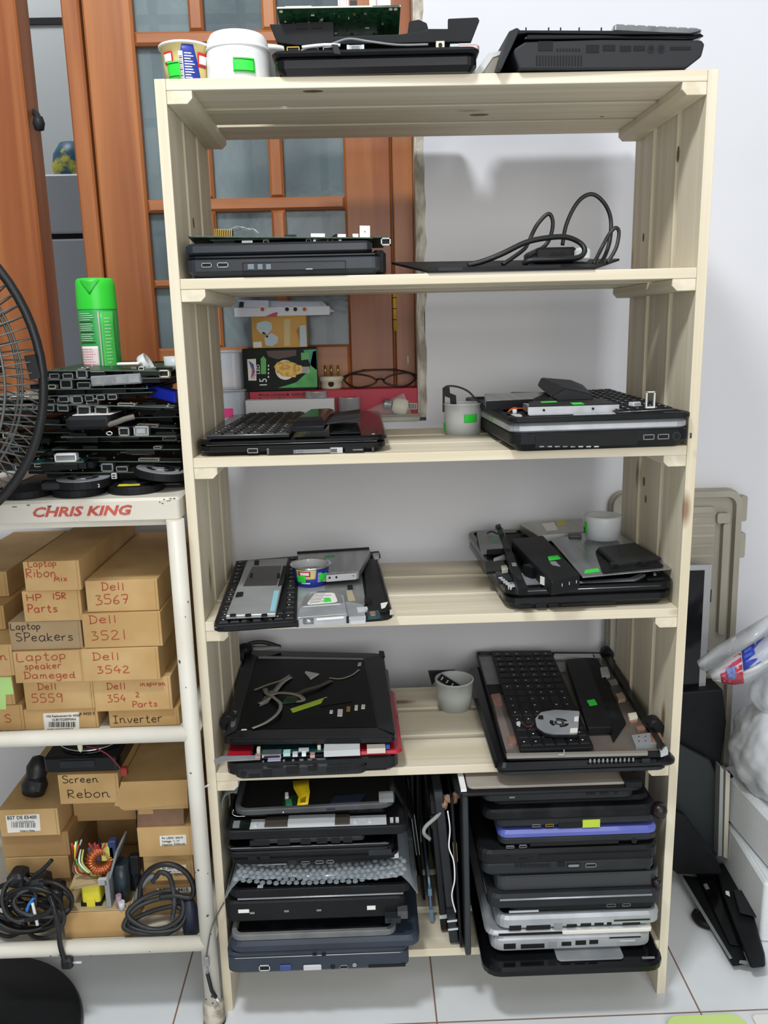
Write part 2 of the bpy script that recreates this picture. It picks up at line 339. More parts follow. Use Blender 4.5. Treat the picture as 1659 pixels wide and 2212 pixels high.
# column and row lines read along the leaf
cx0 = [wx(228), wx(330), wx(443), wx(473), wx(592), wx(622), wx(750), wx(850)]
rowz = [wz(836, 640), wz(746, 660), wz(640-25, 660), wz(598, 660), wz(452, 660), wz(424, 660), wz(92, 560), wz(62, 560)]
leaf = struct(thing('window_1', 'orange-brown timber window leaf with three columns of frosted panes', 'window', (cx0[0], YL, ZS)))
del leaf['label'], leaf['category']
def lp(bm, name, m_unused=None): 
    o = bm.build(name, leaf, loc=(-cx0[0], -YL, -ZS)); return o
ZT = 2.15; zb = ZS+0.004
b = MB(); rail(b, cx0[0]+0.0006, cx0[1], zb, ZT, YL, YL+0.035, DOOR); lp(b, 'left_stile')
b = MB(); rail(b, cx0[6], cx0[7], zb, ZT, YL, YL+0.035, DOOR); lp(b, 'right_stile')
b = MB(); rail(b, cx0[1], cx0[6], zb, rowz[1], YL, YL+0.035, DOORX); lp(b, 'bottom_rail')
b = MB(); rail(b, cx0[1], cx0[6], ZT-0.08, ZT, YL, YL+0.035, DOORX); lp(b, 'top_rail')
zz = [rowz[1], rowz[2], rowz[3], rowz[4], rowz[5], rowz[6], rowz[7], ZT-0.08]
for a0, a1 in ((zz[1], zz[2]), (zz[3], zz[4]), (zz[5], zz[6])):
    b = MB(); rail(b, cx0[1], cx0[6], a0, a1, YL+0.003, YL+0.032, DOORX); lp(b, 'glazing_bar')
for a0, a1 in ((cx0[2], cx0[3]), (cx0[4], cx0[5])):
    for z0, z1 in ((zz[0], zz[1]), (zz[2], zz[3]), (zz[4], zz[5]), (zz[6], zz[7])):
        b = MB(); rail(b, a0, a1, z0, z1, YL+0.003, YL+0.032, DOOR); lp(b, 'glazing_bar')
for x0, x1 in ((cx0[1], cx0[2]), (cx0[3], cx0[4]), (cx0[5], cx0[6])):
    for z0, z1 in ((zz[0], zz[1]), (zz[2], zz[3]), (zz[4], zz[5]), (zz[6], zz[7])):
        b = MB(); b.box(((x0+x1)/2, YL+0.02, (z0+z1)/2), (x1-x0, 0.004, z1-z0), GLASS); lp(b, 'pane')
BRASS = mat('yellowed_hinge_paint', 'c7a02c', 0.45)
b = MB(); hx, hz = wx(853, 690), wz(715, 853)
b.cyl((hx, YL-0.004, hz), 0.0035, 0.075, BRASS, n=10)
for k in range(1, 4): b.cyl((hx, YL-0.004, hz+k*0.0185), 0.0039, 0.0012, K_DEEP, n=10)
lp(b, 'hinge')
b = MB(); rail(b, cx0[7]+0.0015, XR-0.0005, zb, ZT, YL-0.006, YL+0.04, DOOR, 0.002); b.box(((cx0[7]+XR)/2+0.004, YL-0.0066, wz(777, 876)), (0.0012, 0.0012, 0.012), WHITE)
o = struct(b.build('trim_3'))
# narrow stile of the middle leaf, next to the gap
b = MB(); x0, x1 = wx(168, 400), wx(206, 400); rail(b, x0, x1, zb, ZT, YL-0.002, YL+0.038, DOOR, 0.003); struct(b.build('trim_4'))
# the left leaf, ajar
lx = wx(92, 400); le = thing('window_2', '', '', (lx, YL-0.01, zb)); del le['label'], le['category']; struct(le)
b = MB(); rail(b, -0.105, 0, 0.001, 1.3, -0.028, 0.028, DOOR, 0.003); b.build('right_stile', le)
b = MB(); rail(b, -0.5, -0.105, 0.001, 0.115, -0.028, 0.028, DOORX, 0.003); b.build('bottom_rail', le)
b = MB(); rail(b, -0.5, -0.105, 0.115+0.25, 0.115+0.275, -0.02, 0.02, DOORX, 0.003); b.build('glazing_bar', le)
for z0, z1 in ((0.115, 0.365), (0.39, 1.3)):
    b = MB(); b.box((-0.30, 0.0, (z0+z1)/2), (0.39, 0.004, z1-z0), GLASS); b.build('pane', le)
b = MB(); kz = at(92, 272, y=YL).z-zb; b.tube(smooth_path([(0, .004, kz+.02), (.008, -.004, kz+.013), (.012, -.012, kz)], 4), 0.005, K_GREY, 10)
b.lathe([(0.0005, -0.012), (.007, -.010), (.0095, 0), (.007, .010), (.0005, .012)], K_GREY, c=(0.0135, -0.016, kz-0.002), n=16); b.build('handle', le)
# the room seen through the gap: pale wall, a refrigerator with a jar bag on top
BACKW = mat('far_room_wall', 'bcc3c4', 0.7)
b = MB(); b.box((-0.6, 1.42, 1.2), (1.6, 0.05, 2.6), BACKW); struct(b.build('wall_far'))
b = MB(); p = at(97, 47, y=1.394); b.box((p.x, 1.391, p.z), (0.5, 0.006, 0.016), K_DEEP); struct(b.build('trim_5'))
FR = mat('grey_white_enamel', 'b3bcc4', 0.35)
fz = at(128, 372, y=1.0).z; fxl = at(60, 372, y=1.0).x
fr = thing('refrigerator', 'pale grey refrigerator in the room beyond, seen through the gap between window leaves', 'refrigerator', (fxl+0.25, 1.0, 0))
sz_ = at(150, 511, y=1.0).z
b = MB(); b.box((0, 0.19, fz/2), (0.5, 0.32, fz-0.02), FR); b.build('body', fr, bev=0.006)
b = MB(); b.slab((0, 0.01, 0.06), 0.5, 0.045, sz_-0.066, 0.006, FR, 0.004); b.build('door', fr)
b = MB(); b.slab((0, 0.01, sz_+0.006), 0.5, 0.045, fz-sz_-0.012, 0.006, FR, 0.004); b.build('door', fr)
b = MB(); b.box((0, 0.012, sz_), (0.498, 0.03, 0.012), K_DEEP); b.build('door_seal', fr)
b = MB(); b.box((0, 0.19, 0.006), (0.46, 0.28, 0.012), K_DEEP); b.build('base', fr)
bagm = mat('yellow_green_bag_film', 'c9c64e', 0.4, col2='2c5c7a', scale=(22, 22, 30), lo=0.45, hi=0.55)
p = at(134, 345, y=1.05); b = MB()
b.lathe([(.001, 0), (.045, .003), (.052, .03), (.046, .06), (.03, .085), (.001, .09)], bagm, n=14)
tag(b.build('food_bag', loc=(p.x+0.022, 1.07, fz-0.01)), 'yellow and blue food bag lying on the refrigerator beyond the gap', 'bag')

# garden bars behind the frosted glass
GB = mat('grille_bar_paint', '20272c', 0.5)
gr = thing('window_grille', 'dark steel burglar grille standing behind the frosted panes', 'grille', (0, 0.50, ZS))
for px in (358, 540, 702):
    b = MB(); b.box((wx(px, 400, 0.5), 0, 0.65), (0.014, 0.014, 1.3), GB); b.build('upright_bar', gr)
for py in (40, 262, 660):
    b = MB(); b.box((wx(540, 400, 0.5), 0, wz(py, 500, 0.5)-ZS), (0.42, 0.012, 0.012), GB); b.build('cross_bar', gr)

# ------------------------------------------------------------------ the pine shelving unit
W_, H_, T_, D_ = 0.66, 1.273, 0.01296, 0.262
PW, GAP = 0.0785, 0.0133
ZSH = [1.2730, 1.0495, 0.8294, 0.6092, 0.3883, 0.0933]
PT = 0.0127; CL = 0.0145; CW = 0.0295
rack = thing('shelving_unit', 'pale pine slatted shelving unit with six shelves loaded with laptop parts', 'shelf', (0, 0, 0))
ys = [PW/2+k*(PW+GAP) for k in range(3)]
for sx in (T_/2, W_-T_/2):
    for y in ys:
        b = MB(); b.box((0, 0, 0), (T_, PW, H_), PZ); b.build('side_board', rack, (sx, y, H_/2), bev=0.0008)
for z in ZSH:
    for y in ys:
        b = MB(); b.box((0, 0, 0), (W_-2*T_-0.0004, PW, PT), PX); b.build('shelf_board', rack, (W_/2, y, z-PT/2), bev=0.0009)
    for sx in (T_+CW/2+0.0003, W_-T_-CW/2-0.0003):
        b = MB(); D2 = D_-0.012
        c = 0.006
        b.loops([[(x, y, zz_) for x, zz_ in ((-CW/2, 0), (-CW/2, -CL), (CW/2-(c if sx < .3 else .001), -CL), (CW/2, -CL+(c if sx < .3 else .001)), (CW/2, 0))] if sx < .3 else
                 [(x, y, zz_) for x, zz_ in ((CW/2, 0), (CW/2, -CL), (-CW/2+c, -CL), (-CW/2, -CL+c), (-CW/2, 0))] for y in (0, D2)], PY)
        b.build('cleat', rack, (sx, 0.0006, z-PT-0.0001), bev=0.0006)
# knots in the timber
KN = mat('timber_knot', '7d6448', .6, col2='5c4630', scale=(300, 300, 300))
for px, py, ax, val, ru, rv in ((1465, 333, 'x', W_-T_, .0045, .010), (1391, 1040, 'x', W_-T_, .005, .007), (1395, 1078, 'x', W_-T_, .004, .006), (1390, 513, 'x', W_-T_, .004, .006), (418, 482, 'x', T_, .005, .007), (676, 197, 'z', ZSH[0]-PT, .012, .005), (1035, 248, 'z', ZSH[0]-PT, .013, .006), (1300, 252, 'z', ZSH[0]-PT, .003, .002)):
    p = at(px, py, **{ax: val}); b = MB(); s_ = 0 if ax == 'z' else 1; e = .00025*(1 if val == T_ else -1); ring = [(math.cos(2*math.pi*k/18)*ru, math.sin(2*math.pi*k/18)*rv) for k in range(18)]
    b.loops([[(x, y, d) if not s_ else (d, x, y) for x, y in ring] for d in (0, e)], KN); b.build('knot', rack, tuple(p))
# ------------------------------------------------------------------ builders shared by the loose things
class Fr:
    """frame of a thing whose lower front edge runs between two points at height z; local x along the edge, y into the shelf"""
    def __init__(s, pl, pr, z, P=None):
        A, B = (at(*pl, z=z), at(*pr, z=z)) if P is None else P
        s.w = (B-A).to_2d().length; s.loc = (A+B)/2; s.a = math.atan2((B-A).y, (B-A).x)
        s.n = Vector((-math.sin(s.a), math.cos(s.a), 0)); s.t = Vector((math.cos(s.a), math.sin(s.a), 0))
    def loc_of(s, P): v = P-s.loc; return Vector((v.dot(s.t), v.dot(s.n), v.z))
    def L(s, px, py, h): return s.loc_of(at(px, py, z=s.loc.z+h))
    def f(s, px, py, dy=0.0):
        d = CF + CR*((px-829.5)/FPX) - CU*((py-1106.0)/FPX); k = (s.loc+s.n*dy-CP).dot(s.n)/d.dot(s.n)
        v = s.loc_of(CP+d*k); return v.x, v.z
    def thing(s, name, label, cat, group=None): return thing(name, label, cat, s.loc, (0, 0, s.a), group)
def xz(b, pts, y0, y1, m): return b.loops([[(x, y0, z) for x, z in pts], [(x, y1, z) for x, z in pts]], m)
def ports(t, F, lst, dy=0.0, H=None):
    """lst of (name, px0, py0, px1, py1, material, frame material or None)"""
    for nm, x0, y0, x1, y1, m, fm in lst:
        xa, za = F.f(x0, y1, dy); xb, zb_ = F.f(x1, y0, dy); b = MB()
        if xb < xa: xa, xb = xb, xa
        if zb_ < za: za, zb_ = zb_, za
        cx, cz, w, h = (xa+xb)/2, (za+zb_)/2, xb-xa, zb_-za
        if H: h = min(h, H-.003); cz = min(max(cz, h/2+.0018), H-h/2-.0012)
        if fm:
            e = min(w, h)*0.14
            for q in ((-1, 0), (1, 0), (0, -1), (0, 1)):
                if q[0]: b.box((cx+q[0]*(w/2-e/2), dy-0.0001, cz), (e, 0.0022, h), fm)
                else: b.box((cx, dy-0.0001, cz+q[1]*(h/2-e/2)), (w, 0.0022, e), fm)
            b.box((cx, dy+0.0002, cz), (w-e, 0.0012, h-e), m)
        else: b.box((cx, dy-0.00005, cz), (w, 0.0012, h), m)
        b.build(nm, t)
def row(nm, x0, x1, n, y0, y1, m, fm=None, duty=0.55, dy=0.0):
    p = (x1-x0)/n
    return [(nm, x0+k*p, y0+dy*k/n, x0+(k+duty)*p, y1+dy*k/n, m, fm) for k in range(n)]
def rpoly(pts, r, n=3):
    if r <= 0: return pts
    out = []; N = len(pts)
    for k in range(N):
        p0, p, p1 = Vector(pts[k-1]), Vector(pts[k]), Vector(pts[(k+1) % N])
        a, c = p0-p, p1-p; rr = min(r, a.length*.45, c.length*.45); a = p+a.normalized()*rr; c = p+c.normalized()*rr
        for q in range(n+1):
            u = q/n; out.append(tuple((1-u)**2*a+2*u*(1-u)*p+u*u*c))
    return out
class Q:
    """a flat thing lying level: its upper outline given corner by corner at height z (front left, front right, back right, back left)"""
    def __init__(s, pts, z):
        s.W = [at(p[0], p[1], z=z) if not isinstance(p, Vector) else p for p in pts]; s.z = z
        c = sum(s.W, Vector())/len(s.W); s.loc = Vector((c.x, c.y, z)); s.c = [Vector((p.x-c.x, p.y-c.y)) for p in s.W]
    def uv(s, u, v):
        a, b, c, d = s.c[:4]; return (a*(1-u)+b*u)*(1-v)+(d*(1-u)+c*u)*v
    def L(s, px, py, h=0.0): p = at(px, py, z=s.z+h)-s.loc; return Vector((p.x, p.y, h))
    def thing(s, name, label, cat, th, group=None):
        s.th = th; o = thing(name, label, cat, (s.loc.x, s.loc.y, s.z-th), (0, 0, 0), group); return o
    def plate(s, b, th, m, r=0.004, ch=0.0008, top=None):
        P = rpoly([(p.x, p.y) for p in s.c], r); c = Vector((0, 0))
        def ins(e): return [tuple(Vector(p)-Vector(p).normalized()*e) for p in P]
        ch = min(ch, th*0.4)
        b.loops([[(x, y, z) for x, y in R_] for R_, z in ((ins(ch), 0), (P, ch), (P, th-ch), (ins(ch), th))], m, mcap=top); return b
def flat(name, label, cat, pts, z, th, m, r=0.003, group=None, ch=0.0008):
    """one-piece flat thing"""
    q = Q(pts, z); b = MB(); q.plate(b, th, m, r, ch)
    return tag(b.build(name, loc=(q.loc.x, q.loc.y, z-th)), label, cat, group), q
def onq(t, q, name, pts, th, m, h=0.0, r=0.0015, label=None):
    """a part lying on top of thing t (built from q), outline in points at its own height; th thick, starting h above the top face"""
    P = [q.L(p[0], p[1], h+th) for p in pts]; c = sum((Vector((p.x, p.y)) for p in P), Vector((0, 0)))/len(P)
    R_ = rpoly([(p.x, p.y) for p in P], r); b = MB()
    b.loops([[(x, y, q.th+h) for x, y in R_], [(x, y, q.th+h+th) for x, y in R_]], m)
    return b.build(name, t, label=label)
def onf(t, F, name, pts, h0, th, m, r=0.0015, label=None):
    """a part lying level on a framed thing: outline in points at local height h0+th"""
    R_ = rpoly([tuple(F.L(p[0], p[1], h0+th).to_2d()) for p in pts], r); b = MB()
    b.loops([[(x, y, h0) for x, y in R_], [(x, y, h0+th) for x, y in R_]], m); return b.build(name, t, label=label)
def tape(t, q_or_f, name, pts, h, m=GREENTAG, label=None):
    if isinstance(q_or_f, Fr): return onf(t, q_or_f, name, pts, h, 0.0003, m, 0, label)
    return onq(t, q_or_f, name, pts, 0.0003, m, h, 0, label)
def keyboard(label, pts, z, nx, ny, group=None, base=K_MATTE, keym=K_MATTE, th=0.005, marg=0.02, gap=0.16, kh=0.0018, edge=None, name='keyboard', legend=True, seed=1, parent=None, skip=None, wide=()):
    q = Q(pts, z); t = q.thing(name, label, 'keyboard', th, group) if parent is None else parent
    b = MB(); q.plate(b, th-kh, base, 0.003, 0.0006)
    if edge: 
        a, c = q.uv(0.01, 0), q.uv(0.99, 0); b.tube([(a.x, a.y, th-kh), (c.x, c.y, th-kh)], 0.0007, edge, 6)
    b.build('key_tray', t); rnd = random.Random(seed)
    for i in range(nx):
        k = 0
        while k < ny:
            n = 1
            if (i, k) in wide: n = wide[(i, k)] if isinstance(wide, dict) else 2
            if skip and skip(i/nx, k/ny): k += 1; continue
            g = gap/2
            u0, u1 = marg+(i+g)/nx*(1-2*marg), marg+(i+1-g)/nx*(1-2*marg); v0, v1 = marg+(k+g)/ny*(1-2*marg), marg+(k+n-g)/ny*(1-2*marg)
            lo_ = [q.uv(*p) for p in ((u0, v0), (u1, v0), (u1, v1), (u0, v1))]; du, dv = (u1-u0)*.09, (v1-v0)*.09
            up = [q.uv(*p) for p in ((u0+du, v0+dv), (u1-du, v0+dv), (u1-du, v1-dv), (u0+du, v1-dv))]
            b = MB(); b.loops([[(p.x, p.y, th-kh) for p in lo_], [(p.x, p.y, th) for p in up]], keym)
            if legend and rnd.random() < .8:
                p = q.uv(u0+(u1-u0)*.38, v0+(v1-v0)*.5); b.box((p.x, p.y, th), (0.0022, 0.0012+rnd.random()*.0012, 0.00016), INKW)
            b.build('key', t); k += n
    return t, q
def pcb(label, pts, z, m=PCBD, th=0.0016, nchip=4, seed=1, group=None, name='circuit_board', cat='circuit board', fports=(), cz=0.006, tray=None):
    """a bare board with chips, and connectors along its front edge: fports of (u0, u1, height, kind)"""
    q = Q(pts, z); t = q.thing(name, label, cat, th, group); b = MB(); q.plate(b, th, m, 0.002, 0.0002); rnd = random.Random(seed)
    b.build('board', t)
    if name == 'motherboard':
        A, B = q.uv(0, 0), q.uv(1, 0); b = MB(); b.box(((A.x+B.x)/2, A.y-.0003, th/2), ((B-A).length*.98, .0006, th*.8), mat('pale_board_edge', '47554b', .5), rot=(0, 0, math.degrees(math.atan2((B-A).y, (B-A).x)))); b.build('board_edge', t)
    for k in range(nchip):
        u, v = rnd.uniform(.1, .85), rnd.uniform(.12, .85); p = q.uv(u, v); s_ = rnd.uniform(.006, .014); h = rnd.uniform(.0012, .003)
        b = MB(); b.box((p.x, p.y, th+h/2), (s_, s_*rnd.uniform(.6, 1.3), h), rnd.choice((K_MATTE, K_GREY, STEEL, K_MATTE))); b.build('chip', t)
    small = MB()
    for k in range(26):
        p = q.uv(rnd.uniform(.03, .97), rnd.uniform(.02, .95)); small.box((p.x, p.y, th+.0005), (rnd.uniform(.001, .003), rnd.uniform(.001, .002), .001), rnd.choice((LGREY, CREAM, K_GREY, STEEL)))
    small.build('surface_parts', t)['kind'] = 'stuff'
    for u0, u1, h, kind in fports:
        A, B = q.uv(u0, 0), q.uv(u1, 0); c = (A+B)/2; w = (B-A).length; a = math.degrees(math.atan2((B-A).y, (B-A).x))
        connector(t, (c.x, c.y, th if h > 0 else 0), w, h, kind, a)
    return t, q
def connector(t, c, w, h, kind, a=0.0, dep=0.012):
    nm, fm, im = {'lan': ('ethernet_port', STEEL, K_DEEP), 'usb': ('usb_port', STEEL, K_DEEP), 'hdmi': ('hdmi_port', STEEL, K_DEEP), 'vga': ('vga_port', STEEL, GREY), 'black': ('connector', K_MATTE, K_DEEP),
                  'white': ('connector', WHITE, GREY), 'sink': ('heat_sink', STEEL, GREY), 'cream': ('connector', CREAM, K_DEEP), 'jack': ('power_jack', LGREY, K_DEEP)}[kind]
    b = MB(); M = Matrix.Translation(c) @ Matrix.Rotation(math.radians(a), 4, 'Z'); H = abs(h); s_ = 1 if h > 0 else -1; e = min(w, H)*.16
    zc = s_*H/2
    if kind == 'sink':
        b.box((0, dep/2, zc), (w, dep, H), fm, M=M)
        n = max(4, int(w/.003))
        for k in range(n): b.box((-w/2+(k+.5)*w/n, -.0005, zc), (w/n*.4, .0012, H*.86), K_GREY, M=M)
    else:
        b.box((0, dep/2, zc), (w-2*e, dep-.001, H-2*e), im, M=M)
        for q in ((-1, 0), (1, 0)): b.box((q[0]*(w/2-e/2), dep/2-.001, zc), (e, dep, H), fm, M=M)
        for q in (-1, 1): b.box((0, dep/2-.001, zc+q*(H/2-e/2)), (w, dep, e), fm, M=M)
        if kind == 'lan': b.box((0, dep*.3, zc-s_*H*.1), (w*.4, dep*.5, H*.3), K_GREY, M=M)
        if kind == 'vga': b.box((0, -.0012, zc), (w*.6, .002, H*.55), fm, M=M)
    b.build(nm, t)
def patch(t, name, r0, r1, h, a0, a1, z0, z1, m, off=0.0004, n=10, top=None, label=None):
    """a label wrapped on a cup that tapers from r0 (bottom) to r1 (top); angles in degrees, -90 faces the room. top = widths factor at its upper edge"""
    g = []
    for i in range(7):
        v = i/6; z = z0+(z1-z0)*v; r = r0+(r1-r0)*z/h+off; row_ = []; c = (a0+a1)/2; hw = (a1-a0)/2*(1 if top is None else (1+(top-1)*v))
        for k in range(n+1):
            a = math.radians(c-hw+2*hw*k/n); row_.append((r*math.cos(a), r*math.sin(a), z))
        g.append(row_)
    b = MB(); b.sheet(g, m, 0.0003); return b.build(name, t, label=label)
def cup(name, label, loc, r0, r1, h, m, wall=0.0009, rim=0.0012, cat='cup', inner=None):
    t = thing(name, label, cat, loc); b = MB(); im = inner or m
    b.lathe([(0.0005, 0), (r0, 0), (r0+(r1-r0)*.5, h*.5), (r1, h-.001), (r1+rim, h-.001), (r1+rim, h+.0006), (r1-wall, h+.0006)], m, cap0=True)
    b.lathe([(r1-wall, h+.0006), (r0+(r1-r0)*.5-wall, h*.5), (r0-wall, .0012), (.0005, .0012)], im, cap1=True)
    b.build('cup_wall', t); return t
def wire(name, label, pts, r, m=CABLE, cat='cable', group=None, k=6, closed=False, parent=None, n=8):
    P = [Vector(p) for p in pts]; o = P[0].copy(); b = MB(); b.tube(smooth_path([p-o for p in P], k, closed), r, m, n, closed)
    if parent is not None: return b.build(name, parent, loc=o)
    return tag(b.build(name, loc=o), label, cat, group)
# ------------------------------------------------------------------ on the top board
Z1 = 1.2730
p = at(403, 140, y=0.055); hh = at(400, 106, y=0.055).z-Z1
r1, r0 = 0.0300, 0.0240
NOOD = mat('pale_yellow_printed_card', 'e3d58f', 0.45); BLUE = mat('royal_blue_print', '22379c', 0.45)
c = cup('noodle_cup', 'yellow and blue paper noodle cup with a green sticker on the top board', (p.x, 0.055, Z1), r0, r1, hh, NOOD, inner=WHITE)
b = MB(); b.lathe([(r1-.001, hh-.0016), (r1+.0022, hh-.0018), (r1+.0022, hh+.0008), (r1-.001, hh+.001)], WHITE); b.build('rim', c)
patch(c, 'blue_panel', r0, r1, hh, -112, -38, 0.0006, hh*.93, BLUE, top=0.35)
patch(c, 'blue_panel', r0, r1, hh, -150, -112, 0.0006, hh*.22, BLUE)
for k in range(11): patch(c, 'ingredients_print', r0, r1, hh, -84, -84+26-(k % 3)*4-abs(k-5), hh*.12+k*hh*.06, hh*.145+k*hh*.06, INKW, off=.0008, n=4)
patch(c, 'bar_code', r0, r1, hh, -98, -87, 0.001, hh*.78, PAPER, off=.0008, n=3)
for k in range(14): patch(c, 'bar_code_line', r0, r1, hh, -96, -89, hh*.08+k*hh*.045, hh*.08+k*hh*.045+(.0004 if k % 3 else .0009), INKK, off=.0012, n=2)
patch(c, 'brand_oval', r0, r1, hh, -140, -112, hh*.52, hh*.80, mat('red_print', 'c22a2a', .45), off=.0006); patch(c, 'brand_oval', r0, r1, hh, -140, -116, hh*.57, hh*.75, INKW, off=.001)
patch(c, 'brand_oval', r0, r1, hh, -52, -26, hh*.45, hh*.78, MATS['red_print'], off=.0009); patch(c, 'brand_oval', r0, r1, hh, -48, -26, hh*.52, hh*.71, INKW, off=.0013)
patch(c, 'green_sticker', r0, r1, hh, -131, -96, hh*.17, hh*.56, GREENTAG, off=.0016)
patch(c, 'sticker_line', r0, r1, hh, -129, -98, hh*.51, hh*.525, INKK, off=.002); patch(c, 'sticker_line', r0, r1, hh, -128, -98, hh*.22, hh*.235, INKK, off=.002)

p = at(515, 130, y=0.05); h2 = at(515, 78, y=0.05).z-Z1; r0, r1 = .0395, .0362
MILK = mat('milky_white_plastic', 'f1f3f4', 0.35, alpha=0.9)
c = thing('plastic_tub', 'tall milky white plastic tub with a green sticker on the top board', 'tub', (p.x, 0.05, Z1))
b = MB(); b.lathe([(r0-.002, 0), (r0, .001), (r0-.001, .006), (r0-.0015, h2*.55), (r1, h2*.86), (r1-.004, h2*.97), (r1-.010, h2), (.001, h2+.0005)], MILK, cap0=True, cap1=True, n=40); b.build('tub_wall', c)
b = MB(); b.lathe([(r0-.0014, h2*.66), (r0-.0004, h2*.68), (r0-.0012, h2*.72), (r0-.0022, h2*.73)], MILK, n=40); b.build('ridge', c)
patch(c, 'green_sticker', r0, r1, h2, -92, -55, h2*.15, h2*.42, GREENTAG, off=.0012)
patch(c, 'sticker_line', r0, r1, h2, -90, -57, h2*.385, h2*.395, INKK, off=.0016); patch(c, 'sticker_line', r0, r1, h2, -90, -57, h2*.175, h2*.185, INKK, off=.0016)
p = at(578, 140, y=0.11); h3 = at(578, 112, y=0.11).z-Z1
b = MB(); b.lathe([(.024, 0), (.029, h3*.9), (.031, h3*.9), (.031, h3), (.028, h3), (.023, .001)], MILK, cap0=True, n=28)
tag(b.build('plastic_cup', loc=(p.x, 0.11, Z1)), 'small milky plastic cup half hidden behind the tall white tub', 'cup')

# opened laptop, black, with its board and hinge cover lying on it
F = Fr((596, 161), (1028, 151), Z1)
t = F.thing('laptop_chassis', 'stripped black laptop base under the circuit board on the top board', 'laptop')
b = MB(); b.slab((0, .165, 0), F.w+.004, .33, .0185, .012, K_GLOSS, .004, .006); b.build('bottom_case', t)
b = MB(); b.slab((0, .165, .0188), F.w+.010, .332, .0062, .012, K_MATTE, .002, .003); b.build('palm_rest', t)
ports(t, F, [('usb_port', 620, 101, 647, 116, K_DEEP, GOLD), ('usb_port', 660, 103, 688, 116, K_DEEP, GREY), ('audio_jack', 698, 101, 723, 116, K_DEEP, LGREY)], dy=.006)
b = MB()
x, z = F.f(768, 106, .004); b.box((x, .010, z), (.015, .012, .0085), STEEL); b.box((x, .0035, z), (.009, .002, .006), GREY)
for s_ in (-1, 1): b.box((x+s_*.0085, .008, z), (.003, .010, .0085), LGREY)
b.build('vga_port', t)
b = MB(); x, z = F.f(951, 98, .004); b.box((x, .008, z), (.0095, .01, .0085), CREAM); b.cyl((x, .002, z), .0022, .003, K_DEEP, 'y'); b.build('power_jack', t)
b = MB(); x, z = F.f(1004, 101, .004); b.slab((x+.002, .012, z-.004), .030, .018, .0065, .004, mat('pinkish_metal', 'c9b3ad', .35, .5)); b.box((x-.012, .006, z+.001), (.01, .01, .003), LGREY); b.build('bracket', t)
P = [F.f(a, c_, .002) for a, c_ in ((648, 114), (662, 104), (710, 97), (752, 84), (800, 90), (860, 97), (925, 96))]
b = MB(); b.tube(smooth_path([(x, .002, z) for x, z in P]), .0013, GREY, 8); b.build('antenna_cable', t)
P = [F.f(a, c_, .0) for a, c_ in ((652, 101), (700, 96), (735, 97))]
b = MB(); b.tube(smooth_path([(x, .001, z) for x, z in P]), .0016, WHITE, 8); b.build('cable_tape', t)
b = MB(); P = [F.f(a, c_, -.002) for a, c_ in ((716, 96), (730, 97), (736, 118), (722, 116))]; xz(b, P, -.003, -.002, K_GREY); b.build('ribbon_cable', t)
# hinge cover with the notched silhouette
t = F.thing('hinge_cover', 'notched black plastic hinge cover lying across the stripped laptop on the top board', 'laptop part')
b = MB(); P = [F.f(*q_, .012) for q_ in ((582, 52), (598, 92), (640, 98), (1018, 90), (1036, 44), (1032, 37), (968, 40), (968, 62), (924, 62), (920, 66), (862, 74), (722, 80), (720, 46))]
xz(b, P, .012, .018, K_MATTE); b.build('front_wall', t, bev=.0008)
b = MB(); P = [F.f(*q_, .016) for q_ in ((880, 75), (884, 44), (905, 40), (922, 48), (926, 62), (922, 76))]; xz(b, P, .0185, .030, K_MATTE); b.build('hinge_post', t, bev=.0008)
z = F.f(720, 88, .03)[1]; b = MB(); b.box((0, .085, z), (F.w-.03, .13, .004), K_GREY); b.build('plate', t)
ports(t, F, [('slot', 641, 49, 664, 63, K_DEEP, None), ('slot', 674, 48, 697, 62, K_DEEP, None)], dy=.0118)
# circuit board on top of everything
zt = F.f(720, 39, -.004)[1]+F.loc.z
A, B = at(599, 41, z=zt), at(866, 36, z=zt); dpt = Vector((0, .12, 0))
t, q = pcb('green circuit board crowning the stripped laptop on the top board', [A, B, B+dpt, A+dpt], zt, PCB, nchip=5, seed=5)
t.rotation_euler = (math.radians(-12), 0, 0)
b = MB()
for k in range(5): b.box((q.uv(.5+k*.018, .1).x, q.uv(.5, .1).y, .0065), (.002, .014, .010), WHITE)
b.box((q.uv(.536, .1).x, q.uv(.5, .1).y, .0025), (.026, .014, .0018), WHITE); b.build('heat_sink', t)
b = MB(); b.box((q.uv(.17, .08).x, q.uv(0, .08).y, .004), (.030, .008, .0045), LGREY); b.build('memory_slot', t)
for u, sx_, m_ in ((.78, .009, CREAM), (.86, .017, LGREY), (.62, .008, K_GREY)):
    b = MB(); b.box((q.uv(u, .08).x, q.uv(0, .08).y, .006), (sx_, .012, .009), m_); b.build('connector', t)
for u, v in ((.03, .04), (.92, .04), (.96, .04), (.93, .5), (.97, .5), (.05, .5)):
    b = MB(); b.cyl((q.uv(u, v).x, q.uv(u, v).y, -.0006), .0022, .0005, CREAM, n=10); b.build('screw_pad', t)
b = MB(); A, B = q.uv(0, 0), q.uv(1, 0); b.box(((A.x+B.x)/2, A.y-.0004, .0008), ((B-A).length, .0008, .0017), CREAM); b.build('board_edge', t)
b = MB(); rnd = random.Random(8)
for k in range(60): b.box((q.uv(rnd.random()*.94+.03, 0).x, q.uv(0, rnd.random()*.8+.05).y, -.0006), (rnd.uniform(.001, .005), rnd.uniform(.001, .003), .0008), rnd.choice((K_MATTE, STEEL, GOLD, CREAM, K_GREY)))
b.box((q.uv(.6, 0).x, q.uv(0, .55).y, -.003), (.06, .02, .005), STEEL); b.build('underside_parts', t)['kind'] = 'stuff'

